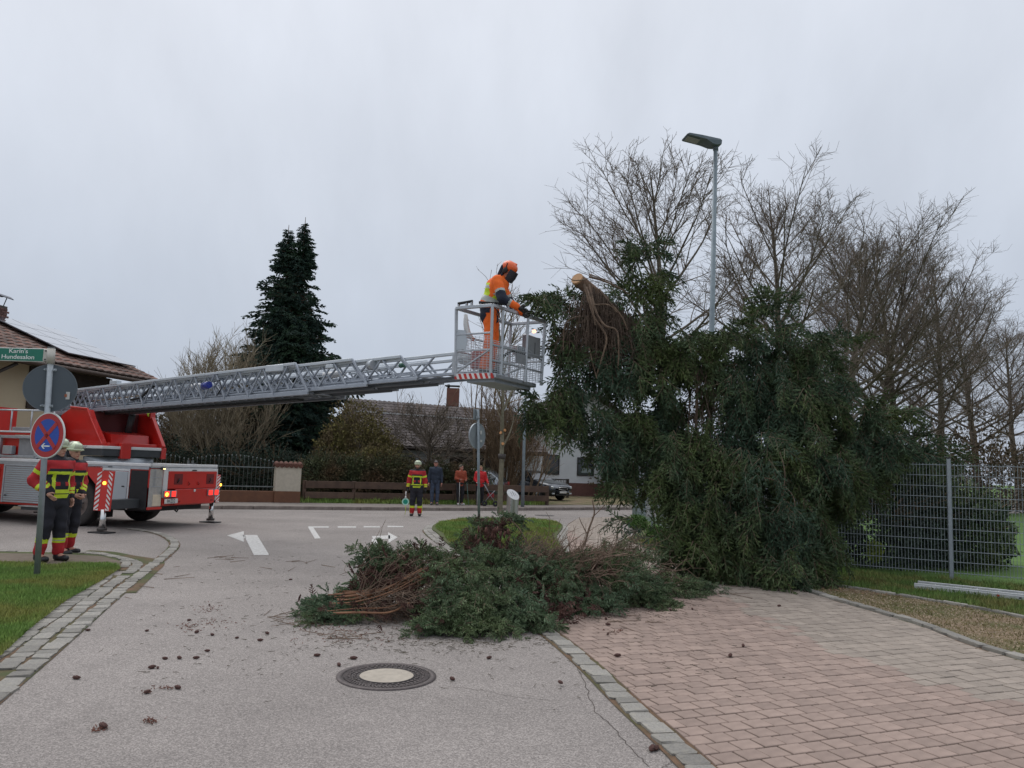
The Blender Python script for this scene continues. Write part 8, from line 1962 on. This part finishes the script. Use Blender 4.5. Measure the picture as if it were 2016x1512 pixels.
def debris(name, spots, m, label, cat, rmin=.002, rmax=.005, lmin=.02, lmax=.08, up=.012):
    S = []
    for px, py, sx_, sy_, n in spots:
        for _ in range(n):
            g_ = G(random.gauss(px, sx_), random.gauss(py, sy_), .004); a = random.uniform(0, 6.28); l = random.uniform(lmin, lmax); r_ = random.uniform(rmin, rmax); z0 = r_ + (.014 if g_.x > .9 and g_.y < 12 and px > 1090 else .004)
            S.append((g_.x, g_.y, z0, g_.x + math.cos(a) * l, g_.y + math.sin(a) * l, z0 + random.uniform(0, up), r_, r_ * .6))
    return tri_mesh(name, seg_tris(np.array(S), 4), m, kind='stuff', label=label, cat=cat)
debris('bark_crumbs', [(195, 1437, 8, 2, 30), (297, 1420, 9, 3, 40), (330, 1356, 12, 1.5, 22), (288, 1364, 6, 1.5, 12), (410, 1200, 12, 4, 40), (370, 1235, 14, 5, 50), (420, 1225, 25, 6, 40), (1050, 1240, 14, 5, 60), (1075, 1225, 12, 6, 60), (1210, 1245, 10, 3, 30), (700, 1255, 60, 10, 90), (640, 1236, 30, 6, 60), (1150, 1205, 60, 8, 80)], mat('red_bark', (.20, .08, .055), (.11, .05, .035), rough=.95, isl=.3), 'reddish bark crumbs in small streaks on the asphalt', 'bark', .002, .005, .008, .028)
debris('needle_litter', [(900, 1265, 140, 10, 420), (700, 1225, 80, 16, 300), (1150, 1212, 110, 10, 300), (1300, 1185, 60, 12, 200), (560, 1130, 110, 45, 110), (480, 1240, 160, 60, 110), (800, 1290, 300, 50, 110), (1250, 1280, 140, 50, 160), (1350, 1120, 50, 14, 260)], mat('needle_litter', (.10, .075, .045), (.05, .05, .03), rough=.95, isl=.4), 'dry needles and twig bits scattered round the branch heap', 'debris', .0015, .003, .02, .07)
debris('fallen_twigs', [(455, 1102, 25, 4, 10), (600, 1215, 40, 12, 26), (680, 1250, 30, 6, 14), (1250, 1225, 30, 8, 8), (1420, 1170, 40, 8, 10), (320, 1130, 40, 20, 8), (590, 1115, 40, 10, 8)], M_TWIG, 'thin bare twigs dropped on the road around the heap', 'debris', .003, .005, .12, .4, .02)
# leaf litter under the fallen spruce and along the path edge
grains('leaf_litter', [(3.05, 15), (4.6, 11.9), (5.6, 11.3), (6.5, 11.6), (4.6, 15), (3.6, 20), (3.0, 20)], 1500, .012, .03, mat('leaf_litter', (.24, .16, .09), (.12, .08, .05), rough=.95, isl=.4), .036, 'pale dry leaf litter under the edge of the cut spruce', 'leaf litter')
# bright tuft of green at the base of the spruce
leafy('nettle_clump', 'fresh green weeds growing under the left side of the cut spruce', 'plant', [(tuple(G(1345, 1080, .18)), (.35, .3, .22)), (tuple(G(1290, 1050, .15)), (.25, .3, .16)), (tuple(G(1255, 1030, .2)), (.3, .5, .22))], 2600, .06, mat('nettles', (.12, .22, .05), (.06, .12, .03), rough=.7, isl=.35), shell=.8)
# slim pale marker post and cabinet half hidden under the spruce
mp_ = G(1258, 1022); MB().box((mp_.x, mp_.y, .55), (.42, .3, 1.1), rz=.3, bev=.02).build('utility_box', mat('cabinet_grey', (.16, .20, .19), (.12, .15, .15), rough=.7, ns=3), label='grey green utility box half hidden at the left foot of the cut spruce', cat='utility box')
